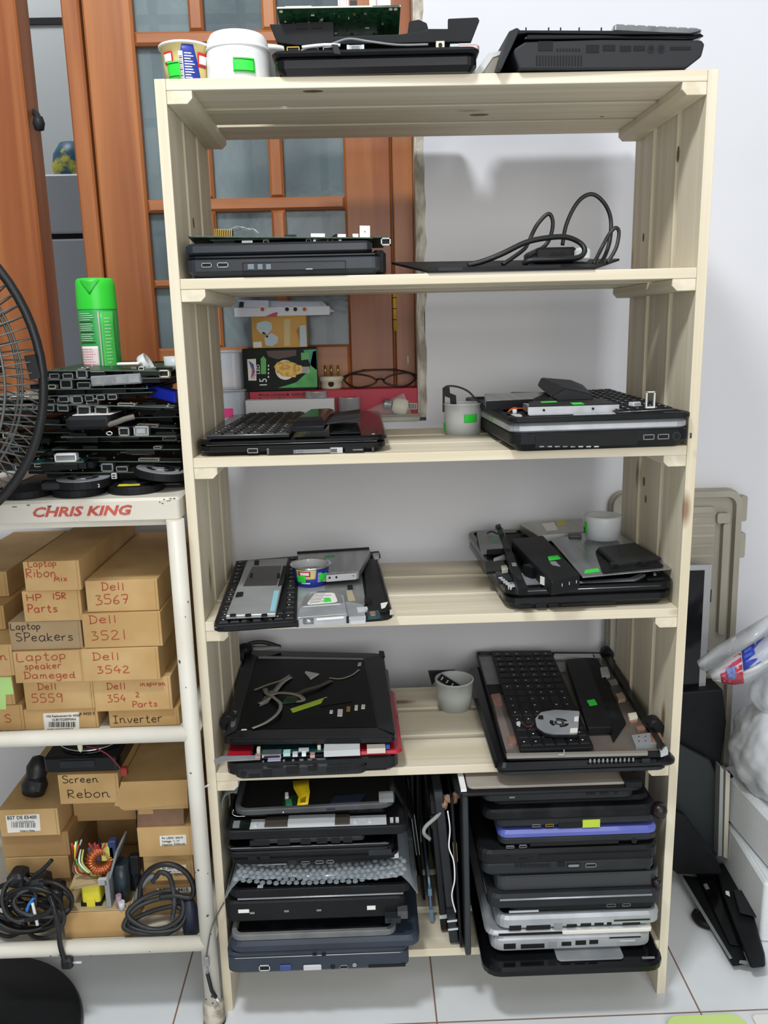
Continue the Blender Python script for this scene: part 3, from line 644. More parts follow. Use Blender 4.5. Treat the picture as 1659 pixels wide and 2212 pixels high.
# right: black laptop base seen from its ports side
F = Fr((1100, 153), (1500, 149), Z1)
t = F.thing('laptop_chassis', 'black laptop base with empty ports at the right end of the top board', 'laptop')
tw = F.w
b = MB()
P = [F.f(*q_) for q_ in ((1122, 149.5), (1240, 149.5), (1400, 148.5), (1484, 147), (1516, 122), (1523, 95), (1516, 86), (1300, 85), (1135, 90), (1112, 104), (1108, 112))]
P = [(x, max(z, 0.0003)) for x, z in P]
xz(b, P, 0, .30, mat('charcoal_plastic', '2a2c2f', .5, spec=.3)); b.build('bottom_case', t, bev=.002)
b = MB(); P = [F.f(*q_) for q_ in ((1132, 84), (1140, 71), (1300, 72), (1480, 80), (1516, 70), (1524, 76), (1500, 84), (1300, 82))]; xz(b, P, .002, .30, K_GLOSS); b.build('palm_rest', t, bev=.0015)
b = MB(); P = [F.f(*q_) for q_ in ((1114, 66), (1330, 67), (1490, 72), (1516, 66), (1500, 74), (1330, 74), (1140, 71), (1110, 75))]; xz(b, P, -.001, .29, K_MATTE)
for px in (1137, 1186, 1212, 1252, 1300): x, z = F.f(px, 63); b.box((x, .002, z), (.0012, .002, .0045), K_MATTE)
b.build('keyboard_frame', t)
b = MB(); P = [F.f(*q_) for q_ in ((1098, 70), (1115, 62), (1122, 66), (1082, 153), (1073, 153))]; P = [(x, max(z, .0003)) for x, z in P]; xz(b, P, -.004, .28, K_GREY); b.build('side_panel', t, bev=.001)
ports(t, F, [('vga_port', 1162, 89, 1194, 110, K_DEEP, None), ('ethernet_port', 1266, 97, 1294, 114, K_DEEP, None), ('hdmi_port', 1302, 97, 1329, 110, K_DEEP, None), ('usb_port', 1339, 99, 1363, 111, K_DEEP, None),
             ('usb_port', 1368, 99, 1393, 110, K_DEEP, None), ('card_slot', 1447, 101, 1492, 108, K_DEEP, None)]
      + row('vent', 1202, 1256, 8, 105, 111, K_DEEP) + row('vent', 1158, 1260, 16, 120, 142, K_DEEP, duty=.5))
for px in (1406, 1428):
    x, z = F.f(px, 105); b = MB(); b.cyl((x, -.0008, z), .0048, .002, K_GREY, 'y'); b.cyl((x, -.0012, z), .0033, .002, K_DEEP, 'y'); b.build('audio_jack', t)
zk = F.f(1420, 62)[1]+F.loc.z+.0006
A, B = at(1328, 64, z=zk), at(1518, 73, z=zk); A.y += .004; B.y += .004; dv = Vector((.0, .10, 0))
t, q = keyboard('grey backed keyboard lying on the right hand laptop of the top board', [A, B, B+dv, A+Vector((.012, .10, 0))], zk+.009, 8, 4, base=STEEL, keym=GREY, th=.0085, kh=.0025, gap=.1, legend=False)
for x in (1290,): pass
# grey panels leaning between the two laptops
g = Fr((1030, 157), (1085, 156), Z1)
t = g.thing('trim_piece', 'pale grey plastic panel leaning between the two laptops of the top board', 'laptop part')
b = MB(); P = [g.f(*q_) for q_ in ((1022, 156), (1060, 103), (1096, 96), (1098, 102), (1070, 112), (1040, 157))]; P = [(x, max(z, .0003)) for x, z in P]; xz(b, P, .02, .22, LGREY); b.build('panel_face', t)
b = MB(); P = [g.f(*q_) for q_ in ((1040, 157), (1070, 112), (1094, 105), (1073, 157))]; P = [(x, max(z, .0003)) for x, z in P]; xz(b, P, .021, .20, mat('taupe_plastic', '8b857a', .5)); b.build('panel_back', t)
# ------------------------------------------------------------------ on the second board
Z2 = 1.0495
F = Fr((0, 0), (0, 0), 0, P=(Vector((.0185, -.002, Z2)), Vector((at(818, 598, y=-.002).x, -.002, Z2))))
t = F.thing('laptop', 'closed dark laptop with two usb ports and a disc drive, left on the second board', 'laptop')
b = MB(); b.slab((.0035, .16, 0), F.w-.001, .32, .0225, .011, NAVY if 0 else mat('blue_black_plastic', '22262c', .4, col2='2c3138', scale=(9, 9, 9)), .002, .008); b.build('bottom_case', t)
b = MB(); b.slab((.0035, .16, .0225), F.w-.001, .32, .0035, .011, K_GLOSS, .001); b.build('palm_rest', t)
b = MB(); b.slab((-.002, .155, .0268), F.w-.010, .31, .0135, .010, mat('navy_black_lid', '1b1f26', .3, col2='22272f', scale=(9, 9, 9)), .003, .003); b.build('lid', t)
b = MB(); b.slab((F.w/2+.001, .165, .0), .018, .30, .030, .006, K_MATTE, .004); b.build('hinge_end', t)
ports(t, F, [('usb_port', 436, 568, 457, 578, K_DEEP, STEEL), ('usb_port', 470, 567, 493, 578, K_DEEP, STEEL)], dy=-.0002)
b = MB(); x0, z0 = F.f(526, 600); x1, z1 = F.f(746, 563); z0 = max(z0, .0035)
for a in (((x0+x1)/2, z1, x1-x0, .0006), ((x0+x1)/2, z0, x1-x0, .0005)): b.box((a[0], -.0002, a[1]), (a[2], .0012, a[3]), K_DEEP)
for a in (x0, x1): b.box((a, -.0002, (z0+z1)/2), (.0008, .0012, z1-z0), K_DEEP)
b.build('drive_outline', t)
for px in (542, 562, 580):
    x, z = F.f(px, 576); b = MB(); b.slab((x, 0, 0), .0075 if px < 550 else .006, .0005, .006, .0002, mat('grey_print', '6f7d84', .5), 0, M=Matrix.Translation((0, -.0004, z-.003))); b.build('disc_logo', t)
b = MB(); x, z = F.f(668, 581); b.box((x, -.0003, z), (.008, .0008, .0009), LGREY); b.build('eject_button', t)
hz = .041
zt = F.loc.z+hz
# two circuit boards on the lid
t, q = pcb('lower green circuit board on the closed laptop of the second board', [Vector((at(452, 530, y=.01).x, .012, zt+.0045)), Vector((at(838, 532, y=.01).x, .018, zt+.0045)), Vector((at(830, 532, y=.1).x, .15, zt+.0045)), Vector((at(460, 532, y=.1).x, .14, zt+.0045))], zt+.0052, PCB, nchip=4, seed=9, name='circuit_board',
    fports=((.02, .14, -.004, 'black'), (.30, .33, -.0045, 'cream'), (.54, .57, -.0045, 'cream'), (.66, .69, -.0045, 'cream')))
A = q.uv(.985, 0); connector(t, (A.x+.001, A.y, -.009), .012, .0088, 'jack', 0, .012)
b = MB(); A, B = q.uv(.18, 0), q.uv(.24, 0); b.box(((A.x+B.x)/2, A.y+.004, -.0016), ((B-A).length, .006, .0026), STEEL); b.build('metal_clip', t)
b = MB(); A, B = q.uv(.58, .02), q.uv(.74, .02); b.box(((A.x+B.x)/2, A.y+.004, -.002), ((B-A).length, .01, .0036), STEEL); b.box(((A.x+B.x)/2, A.y-.0012, -.002), ((B-A).length*.8, .001, .0022), K_DEEP); b.build('card_slot', t)
zb2 = at(600, 511, y=.0).z
t, q = pcb('upper green circuit board with gold pin header above the closed laptop', [Vector((at(406, 506, y=.0).x, .0, zb2)), Vector((at(806, 517, y=.0).x, .004, zb2)), Vector((at(800, 517, y=.1).x, .13, zb2)), Vector((at(420, 508, y=.1).x, .12, zb2))], zb2, PCB, nchip=4, seed=12)
t.rotation_euler = (0, math.radians(1.4), 0)
b = MB(); c = q.uv(.19, .06); b.box((c.x, c.y, .0055), (.022, .006, .0075), K_MATTE); b.build('pin_header', t)
for k in range(10):
    b = MB(); b.box((c.x-.010+k*.0022, c.y-.0035, .006), (.0007, .0012, .009), GOLD); b.build('pin', t)
for u, w_, m_, h in ((.70, .017, WHITE, .0045), (.83, .010, WHITE, .004), (.905, .007, WHITE, .0045), (.55, .014, K_GREY, .003)):
    c = q.uv(u, .06); b = MB(); b.box((c.x, c.y, .0016+h/2), (w_, .007, h), m_); b.build('connector', t)
c = q.uv(.965, .05); b = MB(); b.box((c.x-.002, c.y+.004, .0085), (.0125, .012, .014), STEEL); b.box((c.x-.002, c.y-.0025, .0085), (.0012, .001, .0012), K_DEEP); b.build('usb_port', t)
c = q.uv(.86, .4); b = MB(); b.lathe([(.010, 0), (.009, .006), (.005, .0085), (.0005, .009)], K_MATTE, c=(c.x-.01, c.y, .0016)); b.build('buzzer', t)
CR_ = mat('crumpled_clear_film', 'e8eef0', .15, alpha=.42, bump=.8, bscale=90)
rnd = random.Random(4); g = [[(x_*.042-.021+rnd.uniform(-.002, .002), y_*.03, .010*math.sin(3.14*x_)**.6+.003+rnd.uniform(-.002, .002)) for x_ in [k/8 for k in range(9)]] for y_ in [k/5 for k in range(6)]]
p = at(522, 494, y=.03); b = MB(); b.sheet(g, CR_, .0004); tag(b.build('plastic_wrap', loc=(p.x, .02, zb2+.0018)), 'crumpled clear plastic wrap on the upper board beside the pin header', 'plastic wrap')

# thin black panel, cord and adapter at the right
FL, FR_ = at(925, 588, y=-.002), at(1285, 583, y=-.002); FL.z = Z2+.0003; FR_.z = Z2+.0003
BL, BR = at(846, 571, y=.15), at(1338, 563, y=.15)
t = thing('screen_cover', 'thin black plastic panel under the coiled cord, right on the second board', 'laptop part', (FL+FR_)/2)
b = MB(); o = (FL+FR_)/2
quad = [FL-o, FR_-o, BR-o, BL-o]
b.loops([[tuple(v) for v in quad], [tuple(v+Vector((0, 0, .0028))) for v in quad]], K_DUST); b.build('sheet', t)
b = MB(); b.box((-.02, .003, .0045), (.16, .005, .004), K_MATTE); b.box((-.075, .0015, .0042), (.03, .004, .0042), K_GREY); b.build('front_lip', t)
def panz(y): return Z2+.0032+(BL.z-Z2)*max(0, (y+.002))/.152
yA = .07
F2 = Fr((0, 0), (0, 0), 0, P=(Vector((at(1158, 560, y=yA).x, yA, panz(yA))), Vector((at(1246, 558, y=yA).x, yA, panz(yA)))))
t = F2.thing('power_adapter', 'black power adapter block ringed by its cord on the second board', 'power adapter')
b = MB(); b.slab((0, .045, .001), F2.w, .09, .019, .004, K_MATTE, .003); b.build('adapter_case', t)
for s_ in (-1, 1):
    b = MB(); b.cyl((s_*.0055+.002, -.0006, .010), .0048, .002, K_DEEP, 'y'); b.build('socket_hole', t)
b = MB(); b.slab((.034, .03, .001), .022, .07, .0175, .006, FROST, .004); b.build('clear_sleeve', t)
def cp(lst): return [at(px, py, y=y) for px, py, y in lst]
cc = thing('coiled_cable', 'black power cable in tall springy loops on the panel of the second board', 'cable', tuple(at(1200, 570, y=.06)))
def loop(lst, r):
    P = [p_-cc.location for p_ in cp(lst)]; o = P[0].copy(); b = MB(); b.tube(smooth_path([p_-o for p_ in P], 6), r, CABLE, 8); b.build('cable_loop', cc, loc=o)
loop([(1010, 573, .03), (1045, 564, .03), (1085, 548, .03), (1135, 524, .035), (1180, 514, .04), (1222, 512, .045), (1252, 524, .05), (1263, 541, .045), (1250, 556, .04), (1205, 560, .035), (1150, 562, .035), (1130, 570, .04)], .0034)
loop([(1215, 530, .10), (1222, 490, .10), (1238, 452, .10), (1258, 427, .10), (1282, 420, .10), (1306, 440, .10), (1319, 472, .10), (1318, 515, .09), (1308, 550, .08), (1296, 570, .07)], .0027)
loop([(1085, 572, .05), (1130, 540, .06), (1142, 522, .08), (1160, 486, .08), (1184, 462, .08), (1194, 478, .08), (1190, 508, .08), (1176, 532, .08), (1140, 556, .07), (1136, 572, .06)], .0027)
loop([(1282, 571, .06), (1300, 535, .07), (1318, 503, .07), (1330, 492, .07), (1337, 502, .07), (1331, 535, .065), (1312, 568, .06)], .0025)
# ------------------------------------------------------------------ things on the window sill
ZL = ZS+0.0004
def boxpx(name, label, cat, x0, x1, ytop, ybot, yf, dep, m, zb=None, group=None, bev=.0008, part='carton'):
    """upright carton: front face between columns x0..x1 and rows ytop..ybot on the plane y = yf"""
    A, B = at(x0, (ytop+ybot)/2, y=yf), at(x1, (ytop+ybot)/2, y=yf); xm = (x0+x1)/2
    z0 = at(xm, ybot, y=yf).z if zb is None else zb; z1 = at(xm, ytop, y=yf).z
    F = Fr((0, 0), (0, 0), 0, P=(Vector((A.x, yf, z0)), Vector((B.x, yf, z0)))); F.h = z1-z0
    t = F.thing(name, label, cat, group); b = MB(); b.box((0, dep/2, F.h/2), (F.w, dep, F.h), m); b.build(part, t, bev=bev); return t, F
def facepoly(t, F, name, pts, m, dy=-.0004, th=.0004):
    b = MB(); xz(b, [F.f(*p_) for p_ in pts], dy, dy+th, m); return b.build(name, t)
yF = 0.368
REDC = mat('red_printed_card', 'b82c42', .5, col2='a8263b', scale=(20, 20, 20))
tR, FRD = boxpx('foil_box', 'long red kitchen wrap carton lying on the window sill', 'box', 540, 907, 842, 893, yF, .052, REDC, ZL)
for s_, xx in (("\u25a0 FOR COOKING   \u25a0 KEEPS FOO", 558), ("\u25a0 FREEZING  \u25a0 WRAPPING  \u25a0 R", 558)):
    pass
x, z = FRD.f(566, 855); text(tR, 'FOR COOKING   KEEPS FOO', .0056, INKK, (x, -.0005, z-.001), sx=1.15)
x2, z2 = FRD.f(566, 865); text(tR, 'FREEZING   WRAPPING   R', .0056, INKK, (x2, -.0005, z2-.0024), sx=1.15)
for px, py in ((560, 853), (620, 852), (560, 862), (602, 861), (648, 861)): facepoly(tR, FRD, 'bullet', ((px, py-2), (px+4, py-2), (px+4, py+2), (px, py+2)), INKK)
facepoly(tR, FRD, 'bar_code', ((879, 871), (901, 871), (901, 884), (879, 884)), PAPER)
for k in range(9): facepoly(tR, FRD, 'bar_code_line', ((880+k*2.2, 872), (881+k*2.2+(k % 3)*.3, 872), (881+k*2.2+(k % 3)*.3, 883), (880+k*2.2, 883)), INKK, dy=-.0006)
facepoly(tR, FRD, 'black_end', ((907, 838), (912, 840), (914, 888), (907, 889)), K_DEEP)
zR = ZL+FRD.h
yB = yF+.003
tL, FL_ = boxpx('light_bulb_box', 'black and green LED bulb carton standing on the red carton', 'box', 525, 683, 752, 838, yB, .058, mat('black_print_card', '0d1512', .4, col2='132018', scale=(25, 25, 25), spec=.15), zR+.0004)
GRN = mat('green_print', '2f8a3a', .4, col2='46b14c', scale=(40, 40, 40)); TEAL = mat('teal_print', '1f7f86', .4, col2='2c9a62', scale=(30, 30, 30)); BRN = mat('brown_print', '4a2818', .4)
facepoly(tL, FL_, 'green_glow', ((600, 838), (640, 826), (668, 800), (676, 760), (683, 757), (686, 836)), GRN)
facepoly(tL, FL_, 'teal_glow', ((655, 756), (684, 754), (685, 800), (672, 790)), TEAL)
facepoly(tL, FL_, 'brown_glow', ((575, 758), (640, 756), (640, 768), (600, 776), (580, 770)), BRN)
x, z = FL_.f(616, 799); R0 = .0165
b = MB(); b.lathe([(R0, 0), (R0, .0006)], mat('bulb_print', 'e9e6da', .4), c=(x, -.0003, z), cap0=True, cap1=True, M=None, n=28) if 0 else b.cyl((x, -.0010, z), R0, .0009, mat('bulb_print', 'e9e6da', .4), 'y', n=28); b.build('bulb_picture', tL)
rnd = random.Random(2); HON = mat('amber_print', 'c98f28', .4, col2='e8c04e', scale=(160, 160, 160), lo=.45, hi=.55)
facepoly(tL, FL_, 'bulb_glow', ((592, 792), (600, 782), (618, 779), (640, 785), (646, 800), (638, 815), (612, 813), (598, 805)), HON, dy=-.0014)
facepoly(tL, FL_, 'bulb_neck', ((634, 786), (652, 790), (652, 806), (634, 812)), HON, dy=-.0012)
for k in range(5): facepoly(tL, FL_, 'bulb_thread', ((652+k*3.4, 792), (654.4+k*3.4, 792), (654.4+k*3.4, 806), (652+k*3.4, 806)), LGREY, dy=-.0012)
facepoly(tL, FL_, 'energy_label', ((650, 762), (667, 761), (668, 776), (651, 778)), mat('leaf_green_print', '4fae4a', .4), dy=-.0008)
facepoly(tL, FL_, 'brand_patch', ((534, 776), (553, 775), (554, 822), (537, 822)), PAPER, dy=-.0008)
facepoly(tL, FL_, 'brand_swirl', ((537, 779), (548, 787), (551, 804), (542, 818), (545, 800)), mat('purple_print', '4a3b9c', .4), dy=-.0012)
x, z = FL_.f(550, 813); text(tL, 'SigMA', .0075, mat('orange_print', 'c9571f', .4), (x+.0005, -.0014, z-.004), rot=(90, -90, 0), sx=1.0)
x, z = FL_.f(577, 836); text(tL, '15', .018, INKW, (x, -.0008, z), rot=(90, -90, 0), sx=.85); x, z = FL_.f(562, 808); text(tL, 'LED', .0085, INKW, (x, -.0008, z), rot=(90, -90, 0), sx=1.1)
facepoly(tL, FL_, 'green_band', ((563, 775), (569, 769), (575, 776), (575, 808), (564, 808)), MATS['leaf_green_print'], dy=-.0009)
for k in range(4): x, z = FL_.f(580, 790+k*8); b = MB(); b.box((x, -.0006, z), (.002, .0006, .003), INKW); b.build('small_print', tL)
zL = zR+.0004+FL_.h
ADP = mat('amber_printed_card', 'cf9a2c', .4, col2='b9841f', scale=(14, 14, 14))
tA, FA = boxpx('adapter_box', 'amber travel adapter carton on top of the LED bulb carton', 'box', 544, 663, 684, 753, yB+.002, .045, ADP, zL+.0004)
AD = mat('pale_blue_print', 'b9cbd0', .4)
facepoly(tA, FA, 'adapter_picture', ((555, 698), (574, 693), (587, 698), (588, 711), (578, 722), (562, 720), (554, 710)), AD)
facepoly(tA, FA, 'adapter_picture', ((571, 730), (586, 719), (601, 728), (600, 740), (588, 748), (574, 746)), AD)
facepoly(tA, FA, 'adapter_picture', ((566, 718), (570, 717), (580, 727), (577, 730)), GREY)
facepoly(tA, FA, 'pale_print', ((613, 690), (627, 689), (627, 746), (614, 748)), mat('pale_amber_print', 'd9c08a', .5))
facepoly(tA, FA, 'dark_print', ((640, 714), (650, 700), (655, 722), (648, 740)), mat('ochre_print', 'b06c1c', .5))
facepoly(tA, FA, 'white_print', ((647, 703), (661, 702), (663, 748), (648, 749)), AD, dy=-.0008)
facepoly(tA, FA, 'white_label', ((547, 739), (565, 738), (566, 750), (548, 751)), PAPER, dy=-.0008)
b = MB(); b.box((0, .022, FA.h+.0003), (FA.w, .044, .0006), mat('bright_yellow_edge', 'f2cf45', .4)); b.build('top_edge', tA)
zA = zL+.0004+FA.h+.0008
tB, FB = boxpx('blister_pack', 'white and clear blister pack resting on the amber adapter carton', 'package', 506, 712, 663, 684, yB-.002, .055, mat('white_glossy_card', 'dde2ec', .3), zA)
facepoly(tB, FB, 'card_print', ((515, 648), (580, 649), (580, 664), (517, 664)), mat('pale_card', 'c9cede', .3)); 
b = MB(); P = [FB.f(*p_) for p_ in ((516, 649), (696, 650), (712, 668), (712, 676), (700, 664), (514, 664))]; xz(b, P, .001, .05, CLEAR); b.build('blister', tB)
b = MB(); P = [FB.f(*p_) for p_ in ((586, 652), (690, 653), (694, 662), (586, 663))]; xz(b, P, .004, .045, mat('lilac_print', '9da3c8', .35)); b.build('inner_tool', tB)
facepoly(tB, FB, 'red_flash', ((572, 684), (590, 676), (600, 674), (598, 684)), mat('pinkish_red_print', 'c9375a', .4)); 
for px, m_ in ((567, MATS['pinkish_red_print']), (620, INKK), (638, INKK), (658, mat('orange_red_print', 'c2562c', .4))):
    x, z = FB.f(px, 668); b = MB(); b.cyl((x, -.0008, z), .0052, .0006, PAPER, 'y', n=18); b.cyl((x, -.0011, z), .0033, .0004, m_, 'y', n=14); b.build('round_badge', tB)
facepoly(tB, FB, 'corner_print', ((517, 652), (527, 652), (526, 664), (516, 664)), INKK, dy=-.0008)
b = MB(); P = [FB.f(*p_) for p_ in ((694, 652), (716, 668), (723, 673), (706, 676), (700, 660))]; xz(b, P, .003, .004, CLEAR); b.build('hang_tab', tB)
# white box, tea lights, bulb, plug, glasses, tubs
yw = yF-.031
tW, FW = boxpx('carton', 'slim white carton lying in front of the red carton', 'box', 530, 722, 863, 881, yw, .028, mat('white_card', 'dcdde0', .5), ZL)
def tealight(label, px, pyb, yf, zb=None, top=None):
    p_ = at(px, pyb, y=yf); z = zb if zb is not None else p_.z; H_ = at(px, top, y=yf).z-z
    t = thing('tea_light', label, 'candle', (p_.x, yf, z)); b = MB(); r = .0185
    b.lathe([(.0005, 0), (r-.001, 0), (r, .001), (r, H_-.001), (r+.0008, H_), (r-.0008, H_), (r-.001, H_-.003)], mat('aluminium_tin', 'cfd1d2', .35, .5), cap0=True, n=30); b.build('tin', t)
    b = MB(); b.lathe([(r-.0012, H_-.0045), (.002, H_-.004), (.0003, H_-.004)], mat('candle_wax', 'e8e6df', .5), cap1=True, n=24); b.build('wax', t)
tealight('tea light tin perched on the white carton', 683, 858, yF-.012, ZL+FW.h+.0003, 845)
tealight('tea light tin standing on the sill right of the white carton', 755, 878, yF-.012, ZL, 858)
p = at(845, 885, y=yF-.022)
t = thing('halogen_bulb', 'spot bulb in a clear bag lying in front of the red carton', 'light bulb', (p.x, yF-.022, ZL))
M = Matrix.Translation((.012, 0, .0145)) @ Matrix.Rotation(math.radians(-78), 4, 'Y')
b = MB(); b.lathe([(.0005, .000), (.006, .0), (.0075, .004), (.0085, .014)], STEEL, M=M @ Matrix.Translation((0, 0, .010)), cap0=True, n=20)
for k in range(5): b.lathe([(.0078, 0), (.0092, .0012), (.0078, .0024)], STEEL, M=M @ Matrix.Translation((0, 0, .0125+k*.0024)), n=20)
b.build('screw_base', t)
b = MB(); b.lathe([(.0085, -.001), (.0135, -.006), (.0145, -.020), (.0125, -.026), (.0005, -.027)], mat('ivory_ceramic', 'd9d6c4', .5), M=M @ Matrix.Translation((0, 0, .011)), n=20); b.build('lamp_body', t)
b = MB(); b.loops([[(-.052, -.012, .001), (.034, -.014, .001), (.034, .014, .001), (-.052, .012, .001)], [(-.045, -.008, .007), (.022, -.013, .036), (.022, .013, .036), (-.045, .008, .007)]], mat('thin_clear_film', 'dfe6e8', .1, alpha=.14)); b.build('clear_bag', t)
b = MB(); b.slab((0.012, .0, 0), .08, .03, .0009, .004, mat('yellowed_film', 'cfc8a8', .4, alpha=.75), .0003); b.build('bag_base', t)
p = at(716, 836, y=yF+.02)
t = thing('power_plug', 'cream plug lying with its brass pins up on the red carton', 'plug', (p.x, yF+.026, zR+.0004))
IV = mat('ivory_plastic', 'd6d0b6', .45)
b = MB(); b.lathe([(.0005, 0), (.017, 0), (.0185, .004), (.018, .012), (.021, .014), (.021, .020), (.0185, .0215), (.0005, .0215)], IV, cap0=True, cap1=True, n=24); b.build('plug_body', t)
b = MB(); b.cyl((0, -.0188, .009), .005, .003, K_DEEP, 'y', n=14); b.build('cord_hole', t)
for dx, dy in ((-.010, 0), (0, .008), (.012, -.002)):
    b = MB(); b.cyl((dx, dy, .0215), .0021, .018, GOLD, n=10); b.build('pin', t)
p0, p1 = at(745, 815, y=yF+.02), at(895, 808, y=yF+.03)
t = thing('eyeglasses', 'dark framed glasses lying at the right end of the red carton', 'glasses', ((p0.x+p1.x)/2, yF+.024, zR+.0004))
GLF = mat('dark_brown_frame', '2b1c17', .35); hw = (p1.x-p0.x)/2
for s_ in (-1, 1):
    b = MB(); b.tube(smooth_path([(s_*.006, -.016, .012), (s_*.018, -.018, .005), (s_*.042, -.014, .002), (s_*.060, -.004, .013), (s_*.050, -.008, .024), (s_*.02, -.014, .021)], 5, True), .0017, GLF, 8, True); b.build('rim', t)
    b = MB(); b.tube(smooth_path([(s_*.060, -.004, .014), (s_*.066, .002, .018), (s_*.03, .020, .028), (-s_*.03, .022, .029)], 6), .0014, GLF, 8); b.build('temple', t)
b = MB(); b.tube([(-.007, -.016, .014), (0, -.018, .016), (.007, -.016, .014)], .0018, GLF, 8); b.build('bridge', t)
TUB = mat('clear_tub_plastic', 'dce4ec', .2, alpha=.38)
p = at(470, 830, y=yF+.02)
for name, lab, py0, py1, xc in (('food_tub', 'lower clear tub with a pink lid label at the left end of the sill items', 893, 842, 492), ('food_tub', 'upper clear tub holding crumpled brown paper beside the bulb carton', 842, 757, 486)):
    c_ = at(xc, 850, y=yF+.025); zb_ = ZL if py0 > 850 else zlow
    h = at(xc, py1, y=yF-.01).z-zb_ if py0 > 850 else at(xc, py1, y=yF-.01).z-zb_
    t = thing(name, lab, 'tub', (c_.x, yF+.022, zb_)); b = MB(); b.tray((0, 0, 0), .066, .066, h-.004, .012, TUB, rim=.0015, dep=h-.008, ch=.0005); b.build('tub_wall', t)
    b = MB(); b.slab((0, 0, h-.0036), .072, .070, .0034, .013, TUB, .001); b.build('lid', t)
    if py0 > 850:
        b = MB(); b.box((-.002, -.0335, .010), (.03, .0006, .014), mat('pink_label', 'd63a7a', .5)); b.build('pink_label', t); zlow = zb_+h+.0004
    else:
        rnd = random.Random(6); g = [[((u/6-.5)*.05+rnd.uniform(-.004, .004), (v/4-.5)*.012+rnd.uniform(-.003, .003)-.012, .005+v/4*.038*(1-.6*u/6)+rnd.uniform(-.003, .003)) for u in range(7)] for v in range(5)]
        b = MB(); b.sheet(g, mat('brown_paper', 'c79f7c', .7), .0006); b.build('crumpled_paper', t)
# ------------------------------------------------------------------ on the third board
Z3 = 0.8294
F = Fr((434, 988), (828, 977), Z3)
t = F.thing('laptop', 'closed glossy black laptop carrying a keyboard, left on the third board', 'laptop')
b = MB(); b.slab((0, .165, 0), F.w+.008, .33, .0150, .016, K_GLOSS, .002, .009); b.build('bottom_case', t)
b = MB(); b.slab((0, .165, .0154), F.w+.012, .334, .0070, .020, K_GLOSS, .0028, .0015); b.build('lid', t)
b = MB(); b.tube([(-F.w/2+.008, -.0008, .0152), (F.w/2-.008, -.0008, .0152)], .0005, STEEL, 6); b.build('seam_trim', t)
ports(t, F, [('usb_port', 535, 968, 557, 979, K_DEEP, STEEL), ('drive_bay', 577, 968, 655, 982, K_DEEP, None), ('latch', 577, 969, 581, 982, STEEL, None), ('circuit_edge', 634, 969, 728, 980, GREY, None), ('connector', 640, 970, 708, 978, K_MATTE, STEEL),
             ('connector', 714, 966, 740, 979, STEEL, None), ('hdmi_port', 745, 964, 786, 979, K_DEEP, None), ('usb_contact', 762, 970, 784, 973, STEEL, None), ('lock_slot', 803, 966, 808, 974, NAVY, None)], dy=-.0002)
zt = Z3+.0228
x, y_, _z = F.L(829, 936, .0226); text(t, 'LE', .004, INKW, (F.w/2-.014, .012, .0226), rot=(0, 0, 0))
keyboard('black laptop keyboard lying sideways on the closed laptop of the third board', [at(446, 943, y=-.002), at(626, 946, y=-.002), at(657, 881, y=.285), at(536, 881, y=.285)], zt+.0072, 6, 14, edge=STEEL, seed=3, th=.006, wide={(5, 5): 4})
# glossy battery cover and flat cover
q = Q([at(632, 935, y=-.004), at(700, 918, y=.0), at(722, 872, y=.16), at(668, 880, y=.15)], zt+.016)
t = thing('battery', 'glossy black ridged battery lying over the keyboard edge, left on the third board', 'battery', (q.loc.x, q.loc.y, zt+.0075))
b = MB(); c = q.c
def ringz(e, z): return [(p.x*e, p.y*e, z) for p in c]
b.loops([ringz(1, .0004), ringz(1.03, .006), ringz(.95, .013), ringz(.70, .0165)], K_GLOSS); b.build('battery_shell', t, bev=.0012)
b = MB()
for k in range(4): p = q.uv(.2+k*.2, .02); b.box((p.x, p.y-.0006, .007), (.006, .0012, .003), K_DEEP)
b.build('contacts', t)
t, q = flat('cover_plate', 'flat black vent cover tilted over the battery, left on the third board', 'laptop part', [at(690, 915, y=.03), at(776, 905, y=.02), at(779, 876, y=.16), at(712, 886, y=.16)], zt+.0165, .002, K_GREY)
t.rotation_euler = (0, math.radians(-7), 0)
t2 = t
t, q = flat('vent_grille', 'ribbed black plastic grille lying flat beside the tilted vent cover', 'laptop part', [at(712, 936, y=.02), at(780, 932, y=.02), at(772, 900, y=.14), at(710, 905, y=.14)], zt+.0022, .0016, K_MATTE)
for k in range(9):
    b = MB(); A, B = q.uv(.1, .1+k*.09), q.uv(.9, .1+k*.09); b.tube([(A.x, A.y, .0018), (B.x, B.y, .0018)], .0006, K_GREY, 5); b.build('rib', t)

# cup with a bracket and lead
p = at(1001, 945, y=.10)
p = at(1001, 938, z=Z3)
h = at(1001, 872, y=p.y).z-Z3
c = cup('plastic_cup', 'cloudy plastic cup holding a bracket and lead in the middle of the third board', (p.x, p.y+.010, Z3), .0268, .0285, h, FROST)
patch(c, 'green_sticker', .0268, .0285, h, -92, -52, h*.42, h*.68, GREENTAG, off=.0012); patch(c, 'green_sticker', .0268, .0285, h, -178, -163, h*.08, h*.38, GREENTAG, off=.0012)
yb = p.y+.006
def pl(lst, y): return [at(a, c_, y=y) for a, c_ in lst]
o = at(970, 860, y=yb)
b = MB(); P = pl([(956, 838), (971, 836), (972, 849), (985, 854), (986, 874), (992, 876), (992, 890), (974, 890), (972, 860), (961, 856), (960, 890), (956, 890)], yb); b.loops([[(v.x-o.x, dy, v.z-o.z) for v in P] for dy in (-.0008, .0008)], K_MATTE)
t = b.build('bracket_arm'); t.location = (o.x, yb, o.z); tag(t, 'small black notched bracket standing in the cloudy cup of the third board', 'laptop part')
